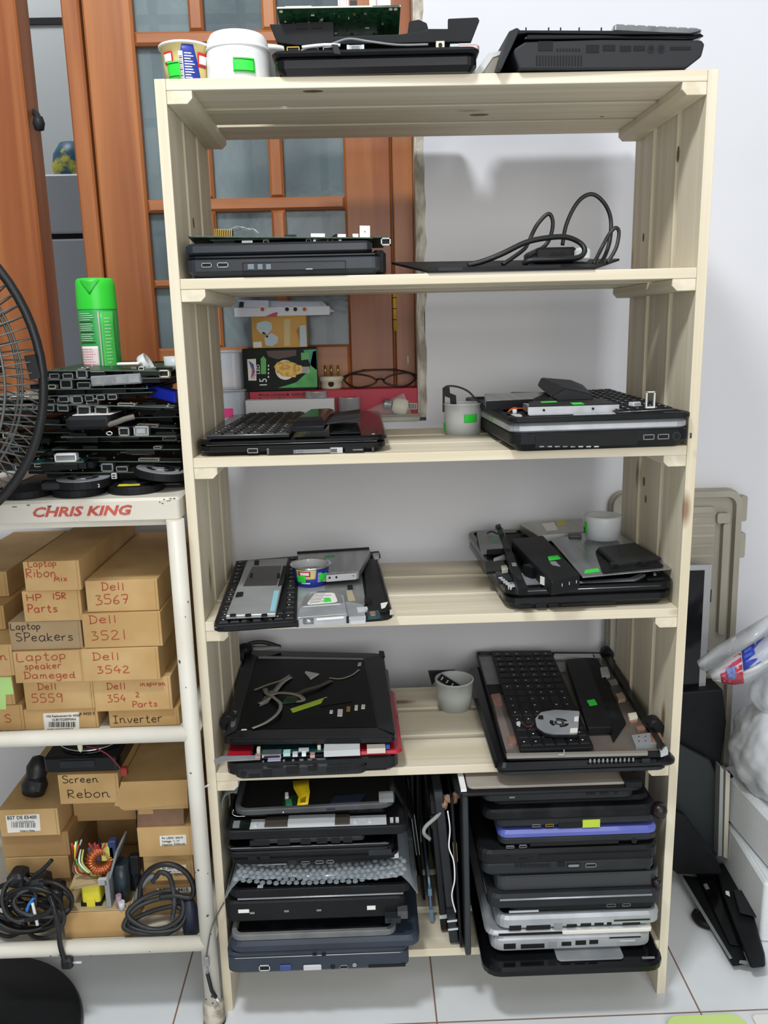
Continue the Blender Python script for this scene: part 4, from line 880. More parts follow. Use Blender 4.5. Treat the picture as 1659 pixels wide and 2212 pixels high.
wire('thin_lead', 'thin black lead arching out of the cloudy cup towards the right laptop', [at(957, 840, y=yb-.002), at(968, 834, y=yb-.002), at(990, 836, y=yb-.002), at(1012, 846, y=yb-.004), at(1030, 864, y=yb-.006), at(1042, 872, y=yb-.01)], .0014)

# right: thick open laptop body
F = Fr((1104, 973), (1475, 961), Z3); F.a += .012; F.n = Vector((-math.sin(F.a), math.cos(F.a), 0)); F.t = Vector((math.cos(F.a), math.sin(F.a), 0)); F.loc -= F.n*.020
t = F.thing('laptop', 'silver banded black laptop stripped open under a drive and keyboard, right on the third board', 'laptop')
hB = F.f(1300, 930)[1]
b = MB(); b.slab((0, .165, 0), F.w+.007, .33, hB, .018, K_MATTE, .002, .010); b.build('bottom_case', t)
h1 = F.f(1300, 909)[1]
b = MB(); b.slab((-.002, .165, hB+.0003), F.w+.006, .328, h1-hB-.0003, .018, ALU, .004, .002); b.build('lid', t)
h2 = F.f(1300, 897)[1]
b = MB(); b.tray((-.002, .165, h1+.0003), F.w+.009, .335, h2-h1, .014, K_MATTE, rim=.010, dep=.003, mfl=K_DUST); b.build('palm_rest', t)
ports(t, F, [('drive_bay', 1156, 934, 1378, 968, K_DEEP, None), ('usb_port', 1389, 938, 1413, 950, K_DEEP, GREY), ('usb_port', 1420, 937, 1445, 949, K_DEEP, GREY), ('lock_slot', 1490, 935, 1494, 947, K_DEEP, GREY)]
      + row('bay_contact', 1165, 1300, 8, 963, 966, LGREY, duty=.6), dy=-.0002)
x, z = F.f(1461, 942); b = MB(); b.cyl((x, -.0008, z), .0056, .002, K_GREY, 'y'); b.cyl((x, -.0011, z), .0042, .002, K_DEEP, 'y'); b.build('audio_jack', t)
hd = h1+.0003+(h2-h1)-.003
for nm, px0, px1, y0, dy, th, m in (('metal_clip', 1104, 1130, .006, .010, .002, LGREY), ('metal_strip', 1134, 1240, .004, .006, .0024, ALU), ('metal_clip', 1230, 1290, .008, .008, .002, STEEL), ('metal_strip', 1350, 1460, .005, .010, .002, GREY), ('metal_clip', 1108, 1140, .030, .014, .003, LGREY),
                              ('metal_clip', 1300, 1330, .006, .010, .003, LGREY), ('hinge_plate', 1440, 1470, .008, .018, .003, GREY), ('board_piece', 1120, 1160, .060, .02, .002, PCBD), ('metal_strip', 1250, 1440, .020, .004, .0026, LGREY)):
    xa, xb_ = F.f(px0, 905)[0], F.f(px1, 905)[0]; b = MB(); b.box(((xa+xb_)/2, y0+dy/2, hd+th/2), (xb_-xa, dy, th), m); b.build(nm, t)
xw = -F.w/2
for k, m_ in enumerate((mat('orange_wire', 'd2692a', .4), mat('red_wire', 'b0332c', .4), MATS['orange_wire'])):
    b = MB(); b.tube(smooth_path([(xw+.010+k*.002, .085+k*.006, hd+.002), (xw+.022, .092+k*.006, hd+.005), (xw+.040, .10+k*.007, hd+.004)]), .0008, m_, 6); b.build('wire', t)
b = MB(); b.cyl((xw+.012, .055, hd), .003, .008, LGREY, n=12); b.build('hinge_post', t)
b = MB(); b.cyl((xw+.010, .125, hd), .003, .008, LGREY, n=12); b.build('hinge_post', t)
ztop = Z3+h2
t, q = flat('optical_drive', 'grey optical drive with black front behind the cloudy cup, right on the third board', 'disc drive', [at(1050, 868, y=.075), at(1150, 862, y=.09), at(1186, 850, y=.20), at(1046, 850, y=.20)], ztop+.0132, .0125, STEEL)
b = MB(); A, B = q.uv(0, -.01), q.uv(1, -.01); b.box(((A.x+B.x)/2, (A.y+B.y)/2-.001, .006), ((B-A).length, .002, .0122), K_MATTE, rot=(0, 0, math.degrees(math.atan2((B-A).y, (B-A).x)))); b.build('drive_front', t)
zh = at(1240, 892, y=.06).z
q = Q([at(1144, 893, y=.012), at(1332, 880, y=.018), at(1300, 862, y=.105), at(1140, 868, y=.085)], ztop+.0103); t = q.thing('hard_drive', 'black topped hard drive in a bright metal caddy, right on the third board', 'hard drive', .0110)
b = MB(); q.plate(b, .0110, K_MATTE, .002); b.build('drive_case', t)
A, B = q.uv(-.02, -.04), q.uv(1.02, -.04); an = math.degrees(math.atan2((B-A).y, (B-A).x)); m_ = (A+B)/2
b = MB(); b.box((m_.x, m_.y, .0052), ((B-A).length, .0012, .0100), ALU, rot=(0, 0, an)); b.box((m_.x, m_.y-.004, .0008), ((B-A).length, .008, .0012), ALU, rot=(0, 0, an)); b.build('caddy', t)
for u in (.16, .72):
    p_ = q.uv(u, -.05); b = MB(); b.cyl((p_.x, p_.y-.001, .006), .0016, .001, K_DEEP, 'y', n=12); b.build('screw', t)
p_ = q.uv(.02, .5); b = MB(); b.box((p_.x-.004, p_.y, .006), (.006, .03, .009), mat('connector_grey', '8d8a86', .4, .4)); b.build('connector', t)
for u0, u1, v0, v1 in ((.50, .635, .06, .38), (.16, .36, .60, .80)):
    P = [q.uv(*p_) for p_ in ((u0, v0), (u1, v0), (u1, v1), (u0, v1))]; b = MB(); b.loops([[(p_.x, p_.y, z_) for p_ in P] for z_ in (.0110, .0114)], GREENTAG); b.build('green_sticker', t)
keyboard('black laptop keyboard at the back right of the stripped laptop, third board', [at(1333, 903, y=-.006), at(1462, 887, y=-.004), at(1316, 840, y=.25), at(1232, 845, y=.25)], ztop+.0085, 6, 12, edge=STEEL, seed=6, th=.006, wide={(0, 5): 3})
# two loose connectors and a bracket on that keyboard
bpy.data.objects['keyboard.002'].rotation_euler = (math.radians(1.8), math.radians(-1.5), 0)
z5 = ztop+.0098
for lab, px, py in (('small white plastic connector lying on the keyboard, left of the metal loop', 1371, 877),):
    p_ = at(px, py, z=z5); b = MB(); b.slab((0, 0, 0), .012, .010, .005, .001, LGREY, .0008); b.box((0, -.0052, .0028), (.009, .0012, .003), GREY)
    tag(b.build('connector_plug', loc=(p_.x, p_.y, z5), rot=(0, 0, math.radians(20))), lab, 'connector')
p_ = at(1404, 882, z=z5); b = MB()
for bx in (((0, 0, .001), (.011, .004, .002)), ((-.0048, 0, .010), (.0015, .003, .020)), ((.0048, 0, .010), (.0015, .003, .020)), ((0, 0, .0195), (.011, .003, .0015))): b.box(bx[0], bx[1], LGREY)
tag(b.build('metal_loop', loc=(p_.x, p_.y, z5+.0003)), 'small upright silver metal loop standing on the keyboard of the third board', 'bracket')
# battery propped on the drive
q = Q([(1192, 868), (1283, 878), (1246, 826), (1160, 824)], ztop+.034)
A = at(1168, 828, y=.20); 
t = thing('battery', 'dark grey angular battery propped across the hard drive, right on the third board', 'battery', (0, 0, 0))
fl = [at(*p_, y=yy) for p_, yy in (((1190, 858), .10), ((1222, 838), .10), ((1280, 852), .10), ((1284, 866), .10), ((1262, 880), .10), ((1214, 876), .10))]
bk = [at(*p_, y=yy) for p_, yy in (((1160, 833), .235), ((1168, 815), .235), ((1232, 820), .235), ((1262, 832), .235), ((1246, 842), .235), ((1176, 842), .235))]
o = sum(fl+bk, Vector())/12; o.z = min(v.z for v in fl+bk); t.location = o
b = MB(); b.loops([[tuple(v-o) for v in fl], [tuple(v-o) for v in bk]], K_GREY); b.build('battery_shell', t, bev=.003)
b = MB(); m_ = sum(fl, Vector())/6-o; b.box((m_.x, m_.y-.001, m_.z-.004), (.02, .002, .004), K_DEEP); b.build('contacts', t)
fl = [at(1098, 850, y=.19), at(1188, 858, y=.19), at(1184, 848, y=.24), at(1104, 843, y=.24)]; o = sum(fl, Vector())/4
t, q = flat('trim_strip', 'thin notched black plastic strip poking out left of the propped battery', 'laptop part', fl, o.z, .0025, K_MATTE)
t.rotation_euler = (0, math.radians(2), 0)
# ------------------------------------------------------------------ on the fourth board
Z4 = 0.6092
# left: thin palm rest tray carrying a keyboard, drive parts and a cup
zt = Z4+.012
q = Q([(458, 1349), (850, 1322), (816, 1196), (508, 1212)], zt); t = q.thing('palm_rest_tray', 'thin black laptop palm rest under keyboard and drives, left on the fourth board', 'laptop part', .0118)
b = MB(); q.plate(b, .0098, K_GLOSS, .014, .002); b.build('shell', t)
b = MB(); P = rpoly([(p.x*.975, p.y*.965) for p in q.c], .008); b.loops([[(x, y, .0098) for x, y in P], [(x, y, .0104) for x, y in P]], K_DUST); b.build('inner_floor', t)
b = MB(); A, B = q.uv(.01, 0), q.uv(.5, 0); b.tube([(A.x, A.y-.0002, .0075), (B.x, B.y-.0002, .0075)], .0007, SHINE, 6); b.build('chrome_line', t)
def on4(nm, pts, th, m, h=0.0, r=.0015, label=None): return onq(t, q, nm, pts, th, m, h-.0014, r, label)
on4('metal_plate', [(640, 1345), (790, 1335), (775, 1240), (640, 1252)], .0012, ALU)
on4('metal_plate', [(700, 1290), (790, 1305), (780, 1235), (705, 1245)], .0022, mat('dull_alloy', '8f9292', .4, .6, col2='a4a6a4', scale=(30, 30, 30)))
on4('front_strip', [(640, 1350), (790, 1340), (790, 1330), (640, 1340)], .0042, LGREY)
on4('speaker_channel', [(795, 1320), (838, 1318), (808, 1205), (785, 1210)], .0035, K_MATTE, r=.004)
on4('slot', [(751, 1273), (763, 1272), (761, 1263), (750, 1264)], .0030, K_DEEP)
on4('brown_patch', [(752, 1298), (768, 1297), (760, 1275), (748, 1276)], .0026, mat('beige_foil', 'b5a88a', .5))
on4('hinge_bit', [(800, 1200), (822, 1199), (818, 1190), (798, 1192)], .006, K_MATTE); on4('metal_tab', [(805, 1200), (820, 1199), (818, 1194), (806, 1195)], .0072, STEEL)
for pts, m_, th in (([(795, 1332), (822, 1329), (818, 1318), (792, 1320)], PCBB, .004), ([(800, 1329), (812, 1328), (810, 1320), (798, 1321)], COPPER, .0052), ([(772, 1318), (795, 1316), (793, 1310), (770, 1312)], LGREY, .004), ([(788, 1300), (803, 1299), (802, 1290), (787, 1291)], K_DEEP, .006)):
    on4('small_board', pts, th, m_)
b = on4('paper_tag', [(824, 1315), (832, 1312), (838, 1300), (822, 1303)], .0004, PAPER, h=.009)
on4('corner_chip', [(842, 1326), (855, 1322), (852, 1315), (842, 1317)], .002, CREAM)
kt, kq = keyboard('black keyboard with its metal back plate showing, left on the fourth board', [(466, 1349), (640, 1338), (645, 1198), (510, 1209)], zt+.0053, 7, 14, seed=8, th=.005, kh=.002, skip=lambda u, v: 1/7 <= u < 5.5/7 and v > .12, wide={(0, 0): 1})
zk = zt+.0055
kk = Q([(488, 1330), (595, 1325), (622, 1205), (535, 1210)], zk+.006); pt = kk.thing('keyboard_plate', 'grey metal plate with dark film and blue strip, lying on the fourth board keyboard', 'laptop part', .0052)
b = MB(); kk.plate(b, .0052, mat('plate_grey', 'a5a8a8', .4, .3, col2='949797', scale=(14, 14, 14)), .001); b.build('plate', pt)
onq(pt, kk, 'dark_film', [(525, 1266), (598, 1264), (608, 1222), (545, 1224)], .0004, mat('dark_film', '2c2b29', .3)); onq(pt, kk, 'film_edge', [(600, 1266), (612, 1262), (622, 1222), (612, 1222)], .0006, K_DUST)
onq(pt, kk, 'blue_strip', [(583, 1319), (594, 1318), (603, 1275), (592, 1276)], .0005, mat('sky_blue_film', '8ecbd8', .4))
for pts in ([(549, 1219), (559, 1219), (560, 1210), (550, 1210)], [(508, 1289), (524, 1287), (526, 1278), (512, 1279)], [(540, 1246), (545, 1246), (546, 1238), (541, 1238)], [(598, 1247), (604, 1247), (605, 1238), (599, 1238)]): onq(pt, kk, 'black_tab', pts, .0012, K_DEEP)
for px in (503, 536, 571): onq(pt, kk, 'clip', [(px-7, 1330), (px+7, 1329), (px+6, 1325), (px-6, 1326)], .002, K_MATTE)
# optical drive
zd = zt+.0125
dq = Q([(700, 1240), (778, 1231), (804, 1203), (642, 1200)], zd+.006); dq = Q([(652, 1243), (776, 1233), (800, 1186), (642, 1196)], zd+.006)
dt = dq.thing('optical_drive', 'silver optical drive with a black bezel behind the cup of the fourth board', 'disc drive', .0125)
b = MB(); dq.plate(b, .0125, STEEL, .002); b.build('drive_case', dt)
A, B = dq.uv(0, 1.02), dq.uv(.98, 1.02); b = MB(); m_ = (A+B)/2; b.box((m_.x, m_.y, .0075), ((B-A).length, .003, .015), K_MATTE, rot=(0, 0, math.degrees(math.atan2((B-A).y, (B-A).x)))); b.build('bezel', dt)
A, B = dq.uv(.42, -.03), dq.uv(.95, -.03); b = MB(); m_ = (A+B)/2; an = math.degrees(math.atan2((B-A).y, (B-A).x)); b.box((m_.x, m_.y, .006), ((B-A).length, .0012, .010), LGREY, rot=(0, 0, an)); b.build('bracket', dt)
for u in (.48, .60, .90): p_ = dq.uv(u, -.035); b = MB(); b.cyl((p_.x, p_.y-.001, .007), .0016 if u < .8 else .0007, .001, K_DEEP, 'y', n=12); b.build('screw', dt)
onq(dt, dq, 'green_sticker', [(700, 1206), (724, 1203), (722, 1198), (702, 1201)], .0003, mat('dull_green_sticker', '4fae6a', .5))
# hard drive
hq = Q([(643, 1334), (750, 1326), (742, 1284), (652, 1288)], zt+.0115); ht = hq.thing('hard_drive', 'silver hard drive with a white label in front of the cup, fourth board', 'hard drive', .0098)
b = MB(); hq.plate(b, .0098, ALU, .002, .001); b.build('drive_case', ht)
onq(ht, hq, 'cover', [(650, 1310), (742, 1303), (738, 1286), (726, 1279), (700, 1276), (672, 1278), (656, 1290)], .0006, SHINE, r=.004); onq(ht, hq, 'label', [(662, 1306), (730, 1300), (722, 1280), (680, 1281)], .0003, PAPER, h=.0007, r=.006)
for k in range(7): onq(ht, hq, 'label_print', [(668+k*1, 1303-k*3.1), (690+(k*17) % 30, 1301-k*3), (690+(k*17) % 30, 1300-k*3), (668+k, 1302-k*3.1)], .0002, GREY, h=.001, r=0)
onq(ht, hq, 'green_sticker', [(699, 1301), (716, 1299), (714, 1292), (700, 1293)], .0003, GREENTAG, h=.0011)
A, B = hq.uv(0, -.03), hq.uv(1, -.03); m_ = (A+B)/2; an = math.degrees(math.atan2((B-A).y, (B-A).x)); b = MB(); b.box((m_.x, m_.y-.002, .0055), ((B-A).length, .006, .009), ALU, rot=(0, 0, an)); b.build('connector_side', ht)
A, B = hq.uv(.12, -.09), hq.uv(.32, -.09); m_ = (A+B)/2; b = MB(); b.cyl((A.x, A.y, .007), .0035, (B-A).length, STEEL, 'x', n=14); b.build('roller_clip', ht)
A, B = hq.uv(.38, -.10), hq.uv(.92, -.10); m_ = (A+B)/2; b = MB(); b.box((m_.x, m_.y, .0085), ((B-A).length, .0006, .003), PAPER, rot=(0, 0, an)); b.build('label_strip', ht)
for u in (0, 1): p_ = hq.uv(u, -.10); b = MB(); b.box((p_.x, p_.y, .005), (.003, .004, .0085), K_MATTE); b.build('end_clip', ht)
# small noodle cup
p = at(671, 1266, z=zt+.001); p.y += .018; h = at(671, 1218, y=p.y).z-(zt+.001)
c = cup('noodle_cup', 'blue and cream foil-rimmed noodle cup with two green stickers on the fourth board', (p.x, p.y, zt+.0008), .0225, .0275, h, mat('blue_printed_card', '2a3fa8', .4, col2='3349b8', scale=(30, 30, 30)), inner=LGREY)
b = MB(); b.lathe([(.0275, h-.0016), (.0300, h-.001), (.0302, h+.001), (.0268, h+.0016), (.0262, h-.002)], SHINE, n=40); b.build('foil_rim', c)
patch(c, 'cream_panel', .0225, .0275, h, -136, -72, h*.42, h*.93, NOOD, top=1.1); patch(c, 'brand_oval', .0225, .0275, h, -128, -88, h*.58, h*.86, MATS['red_print'], off=.0008); patch(c, 'brand_oval', .0225, .0275, h, -122, -92, h*.64, h*.80, INKW, off=.0012)
for k in range(9): patch(c, 'ingredients_print', .0225, .0275, h, -64, -44-(k % 3)*3, h*.25+k*h*.06, h*.27+k*h*.06, INKW, off=.0008, n=3)
patch(c, 'green_sticker', .0225, .0275, h, -136, -104, h*.24, h*.62, GREENTAG, off=.0016); patch(c, 'green_sticker', .0225, .0275, h, -58, -30, h*.3, h*.68, GREENTAG, off=.0016)
patch(c, 'white_print', .0225, .0275, h, -122, -90, h*.18, h*.24, INKW, off=.001)

# right: two stacked laptop bodies with loose parts on top
F = Fr((1094, 1316), (1444, 1301), Z4); F.loc -= F.n*.012
t = F.thing('laptop', 'glossy black laptop body at the bottom of the right pile, fourth board', 'laptop')
h1 = F.f(1275, 1282)[1]
b = MB(); b.slab((0, .16, 0), F.w+.006, .32, h1, .02, K_GLOSS, .003, .011); b.build('bottom_case', t)
ports(t, F, [('card_slot', 1108, 1306, 1148, 1313, K_DEEP, K_GREY), ('usb_port', 1158, 1303, 1179, 1312, K_DEEP, K_GREY), ('usb_port', 1186, 1302, 1206, 1311, K_DEEP, K_GREY), ('drive_bay', 1212, 1299, 1330, 1309, K_DEEP, None)], dy=-.0002)
h2 = F.f(1275, 1263)[1]
F2 = Fr((0, 0), (0, 0), 0, P=(F.loc+F.t*(-F.w/2)+Vector((0, 0, h1+.0004)), F.loc+F.t*(F.w/2)+Vector((0, 0, h1+.0004))))
t = F2.thing('laptop_tray', 'glossy black palm rest with bright edge line, upper body right on the fourth board', 'laptop part')
b = MB(); hh_ = h2-h1; b.tray((0, .16, 0), F2.w+.008, .325, hh_, .02, K_GLOSS, rim=.008, dep=.0035, mfl=K_DUST, cb=.003); b.build('shell', t)
b = MB(); b.tube([(-F2.w/2+.02, -.0022, hh_*.6), (F2.w/2-.02, -.0022, hh_*.6)], .0006, SHINE, 6); b.build('chrome_line', t)
zt = F2.loc.z+hh_; hd = hh_-.0035
for nm, pts, th, m in (('metal_plate', [(1110, 1262), (1200, 1258), (1180, 1235), (1120, 1238)], .002, ALU), ('metal_plate', [(1090, 1250), (1126, 1264), (1118, 1267), (1085, 1252)], .002, GREY), ('hinge_plate', [(1400, 1258), (1440, 1252), (1436, 1240), (1396, 1246)], .003, K_DUST),
                       ('speaker', [(1076, 1256), (1108, 1253), (1100, 1240), (1072, 1243)], .0045, K_GREY), ('board_piece', [(1050, 1235), (1100, 1230), (1085, 1210), (1048, 1214)], .004, PCBD),
                       ('ribbon', [(1066, 1212), (1100, 1200), (1098, 1194), (1066, 1206)], .005, LGREY), ('ribbon', [(1084, 1231), (1098, 1229), (1094, 1220), (1082, 1222)], .0055, CREAM), ('metal_clip', [(1102, 1268), (1132, 1266), (1130, 1260), (1102, 1262)], .004, LGREY),
                       ('metal_strip', [(1235, 1262), (1370, 1252), (1395, 1240), (1385, 1238), (1360, 1248), (1236, 1257)], .0035, GREY), ('screw', [(1412, 1242), (1418, 1241), (1417, 1236), (1411, 1237)], .004, LGREY)):
    onf(t, F2, nm, pts, hd, th, m, .001)
for k in range(5): onf(t, F2, 'fin', [(1078+k*5, 1250+k*4), (1087+k*5, 1249+k*4), (1085+k*5, 1246+k*4), (1076+k*5, 1247+k*4)], hd, .0048, LGREY, 0)
onf(t, F2, 'port_row', [(1048, 1187), (1065, 1186), (1063, 1180), (1046, 1181)], hd, .006, STEEL)
zp = zt+.0004
q = Q([(1040, 1187), (1098, 1181), (1088, 1140), (1030, 1148)], zp+.0095); ht = q.thing('hard_drive', 'small grey hard drive at the back left of the right pile, fourth board', 'hard drive', .0092)
b = MB(); q.plate(b, .0092, mat('dull_steel', '7d8081', .45, .3, col2='8b8e8f', scale=(30, 30, 30)), .002); b.build('drive_case', ht); onq(ht, q, 'green_sticker', [(1062, 1168), (1076, 1166), (1074, 1159), (1060, 1161)], .0003, MATS['dull_green_sticker'])
A, B = q.uv(.1, -.02), q.uv(.95, -.02); m_ = (A+B)/2; b = MB(); b.box((m_.x, m_.y, .004), ((B-A).length, .003, .008), K_DEEP); b.build('connector', ht)
q = Q([(1160, 1155), (1262, 1147), (1258, 1120), (1122, 1132)], zp+.0125); dt = q.thing('optical_drive', 'silver optical drive with a yellow warning label behind the long battery, fourth board', 'disc drive', .0122)
b = MB(); q.plate(b, .0122, mat('warm_steel', 'b3b0a8', .35, .6, col2='a19e96', scale=(40, 8, 40)), .002); b.build('drive_case', dt); onq(dt, q, 'warning_label', [(1206, 1136), (1224, 1134), (1218, 1123), (1202, 1125)], .0003, mat('mustard_label', 'c5b83c', .5))
A, B = q.uv(.02, -.02), q.uv(.98, -.02); m_ = (A+B)/2; b = MB(); b.box((m_.x, m_.y, .006), ((B-A).length, .0016, .011), LGREY, rot=(0, 0, math.degrees(math.atan2((B-A).y, (B-A).x)))); b.build('bracket', dt)
onq(dt, q, 'paper_label', [(1180, 1146), (1205, 1144), (1196, 1128), (1170, 1131)], .0003, PAPER)
# silver cover plate with the touch pad cover on it
q = Q([(1258, 1246), (1452, 1228), (1318, 1140), (1190, 1166)], zp+.0118); st = q.thing('cover_plate', 'wide brushed silver plate under the dark cover, right on the fourth board', 'laptop part', .0018)
b = MB(); q.plate(b, .0018, STEEL, .002, .0003); b.build('plate', st); onq(st, q, 'green_sticker', [(1262, 1238), (1296, 1234), (1292, 1227), (1264, 1231)], .0003, GREENTAG)
q = Q([(1302, 1234), (1436, 1220), (1374, 1172), (1286, 1186)], zp+.0155); ct = q.thing('dark_cover', 'dark grey plastic cover with clips lying on the silver plate, fourth board', 'laptop part', .0034)
b = MB(); q.plate(b, .0022, K_DUST, .006); b.build('lower_plate', ct); 
onq(ct, q, 'upper_plate', [(1334, 1220), (1430, 1206), (1372, 1172), (1292, 1182)], .0028, K_GREY, h=-.0012, r=.003); onq(ct, q, 'clip', [(1384, 1216), (1398, 1214), (1398, 1206), (1385, 1208)], .004, K_MATTE, h=-.0012); onq(ct, q, 'clip', [(1318, 1220), (1334, 1219), (1330, 1213), (1318, 1214)], .004, K_MATTE, h=-.0012)
onq(ct, q, 'groove', [(1330, 1222), (1336, 1220), (1294, 1184), (1289, 1186)], .0032, K_DEEP, h=-.0012)
p_ = at(1242, 1157, z=zp+.014); b = MB(); b.slab((0, 0, 0), .020, .018, .004, .003, mat('brown_grey_plastic', '5a534e', .5), .001)
tag(b.build('chip_module', loc=(p_.x, p_.y, zp+.0122), rot=(0, 0, math.radians(-8))), 'small brown-grey plastic module beside the cloudy cup, fourth board', 'laptop part')
# long battery
q = Q([(1192, 1257), (1254, 1243), (1172, 1156), (1104, 1164)], zp+.0195); bt = q.thing('battery', 'long black battery with a green sticker lying front to back, fourth board', 'battery', .019)
b = MB(); q.plate(b, .019, K_MATTE, .004, .002); b.build('battery_shell', bt); onq(bt, q, 'green_sticker', [(1186, 1211), (1212, 1207), (1205, 1199), (1183, 1202)], .0003, GREENTAG)
onq(bt, q, 'grey_label', [(1192, 1220), (1211, 1224), (1200, 1212), (1187, 1213)], .0003, GREY); A = q.uv(-.01, .16); b = MB(); b.box((A.x, A.y, .009), (.0008, .014, .011), PAPER, rot=(0, 0, 28)); b.build('side_label', bt)
A = q.uv(-.06, .42); b = MB(); b.box((A.x, A.y, .007), (.012, .020, .014), K_MATTE, rot=(0, 0, 28)); b.build('connector_block', bt)
for k in range(3): A = q.uv(.35+k*.25, -.004); b = MB(); b.box((A.x, A.y, .012), (.0008, .0008, .004), LGREY); b.build('contact', bt)
q = Q([(1120, 1274), (1140, 1270), (1080, 1131), (1070, 1134)], zp+.010); rt = q.thing('hinge_bar', 'long thin black plastic bar lying left of the battery, fourth board', 'laptop part', .008)
b = MB(); q.plate(b, .008, K_MATTE, .001); b.build('bar', rt)
for v in (.12, .3, .55, .8, .93): A = q.uv(.5, v); b = MB(); b.box((A.x, A.y, .009), (.006, .008, .004), K_GREY if v != .3 else GREY); b.build('clip', rt)
wire('thin_lead', 'thin dark lead arching over the small hard drive, fourth board', [at(1052, 1152, z=zp+.012), at(1062, 1148, z=zp+.016), at(1072, 1152, z=zp+.015), at(1086, 1157, z=zp+.012)], .0012)
# upturned clouded cup
p = at(1308, 1168, z=zp+.015); p.y += .018; h = at(1308, 1112, y=p.y).z-(zp+.0158)
c = thing('plastic_cup', 'upturned cloudy plastic cup standing on the dark cover, fourth board', 'cup', (p.x, p.y, zp+.0158)); r0, r1 = .0262, .0282
b = MB(); b.lathe([(r0-.001, 0), (r0, 0), (r1, h-.002), (r1-.001, h), (r1-.006, h), (r1-.010, h-.0025), (.0005, h-.003)], mat('cloudy_plastic', 'dfe4e8', .4, alpha=.88), cap1=True, n=40); b.build('cup_wall', c)
patch(c, 'green_sticker', r0, r1, h, -178, -160, h*.25, h*.75, GREENTAG, off=.001)
# ------------------------------------------------------------------ on the fifth board
Z5 = 0.3883
F = Fr((0, 0), (0, 0), 0, P=[Vector((p_.x+.003, yy, Z5)) for p_, yy in ((at(488, 1688, y=-.02), -.016), (at(840, 1662, y=-.02), -.012))])
t = F.thing('laptop', 'red edged black laptop body with exposed board under the lid, fifth board', 'laptop')
h1 = F.f(670, 1640)[1]; LW = F.w+.014
b = MB(); b.slab((.004, .155, 0), LW, .31, h1, .016, K_GLOSS, .002, .006); b.build('bottom_case', t)
b = MB(); xa, xb = F.f(512, 1660)[0], F.f(800, 1660)[0]; b.slab(((xa+xb)/2-.004, .10, 0), xb-xa, .205, .0174, .012, K_GREY, .003, .002); b.build('base_cover', t)
h2 = h1+.0065
xl, xr = F.f(535, 1625)[0], F.f(718, 1625)[0]
b = MB(); b.slab((-LW/2+.004+(xl+LW/2)/2, .10, h1+.0002), xl+LW/2, .20, h2-h1, .009, RED, .003); b.build('red_palm_rest', t, label='red palm rest corner at the left')
b = MB(); b.slab(((xr+LW/2+.010)/2, .10, h1+.0002), LW/2+.010-xr, .20, h2-h1, .009, RED, .003); b.build('red_palm_rest', t, label='red palm rest edge at the right')
b = MB(); b.box(((xl+xr)/2, .10, h1+.002), (xr-xl, .19, .0036), K_MATTE); b.build('inner_frame', t)
ports(t, F, [('hdmi_port', 538, 1672, 562, 1681, K_DEEP, None), ('ethernet_port', 567, 1663, 587, 1678, K_DEEP, None), ('port_hole', 618, 1655, 646, 1672, K_DEEP, None), ('port_hole', 665, 1654, 685, 1665, K_DEEP, None)] + row('vent', 706, 795, 12, 1659, 1668, K_DEEP, duty=.6, dy=-7), dy=-.0026)
x, z = F.f(526, 1672, -.0026); b = MB(); b.cyl((x, -.0032, z), .0042, .002, K_DEEP, 'y'); b.build('power_socket', t)
# the exposed board
A, B = F.L(551, 1640, h2), F.L(700, 1637, h2)
bz = h2+.0004
b = MB(); b.box(((A.x+B.x)/2, .035, bz+.001), (B.x-A.x, .060, .0016), PCBB); b.build('circuit_board', t)
def bx5(nm, px0, px1, py, hgt, m, dep=.01, y0=None, dz=0):
    a_, c_ = F.L(px0, py, bz+.002), F.L(px1, py, bz+.002); b = MB(); b.box(((a_.x+c_.x)/2, (a_.y if y0 is None else y0)+dep/2, bz+.0018+dz+hgt/2), (c_.x-a_.x, dep, hgt), m); return b.build(nm, t)
bx5('card_slot', 566, 607, 1637, .0045, STEEL, .014); bx5('slot_opening', 570, 604, 1639, .002, K_DEEP, .004)
bx5('connector', 612, 627, 1634, .005, mat('pale_teal_plastic', 'a9c9c6', .4), .010); bx5('connector', 632, 643, 1635, .004, LGREY, .008); bx5('connector', 652, 661, 1634, .004, WHITE, .008)
bx5('chip', 645, 667, 1624, .0022, LGREY, .008); bx5('screw_post', 670, 680, 1637, .004, mat('pinkish_metal2', 'c9a596', .4, .4), .008); bx5('screw_post', 551, 562, 1640, .004, MATS['pinkish_metal2'], .008)
bx5('capacitor', 555, 562, 1628, .007, CREAM, .007); bx5('capacitor', 686, 693, 1620, .007, CREAM, .007)
bx5('drive_edge', 700, 778, 1635, .009, LGREY, .08); bx5('hinge_bracket', 793, 833, 1628, .0075, mat('warm_white_metal', 'd6cdc2', .35, .4), .012); bx5('bracket_notch', 808, 816, 1618, .003, K_DEEP, .003, dz=.004); bx5('blue_sticker', 834, 842, 1618, .006, mat('blue_sticker', '2a4f9a', .5), .008)
b = MB(); P = [F.L(p_[0], p_[1], bz+.003) for p_ in ((462, 1642), (480, 1634), (560, 1632), (562, 1640), (486, 1644), (464, 1652))]
b.loops([[(p_.x, p_.y, bz+z_) for p_ in P] for z_ in (.002, .0035)], GREY); b.build('hinge_arm', t)
bx5('ribbon_socket', 578, 606, 1645, .0012, mat('lilac_metal', 'b3b2d0', .3, .4), .008)
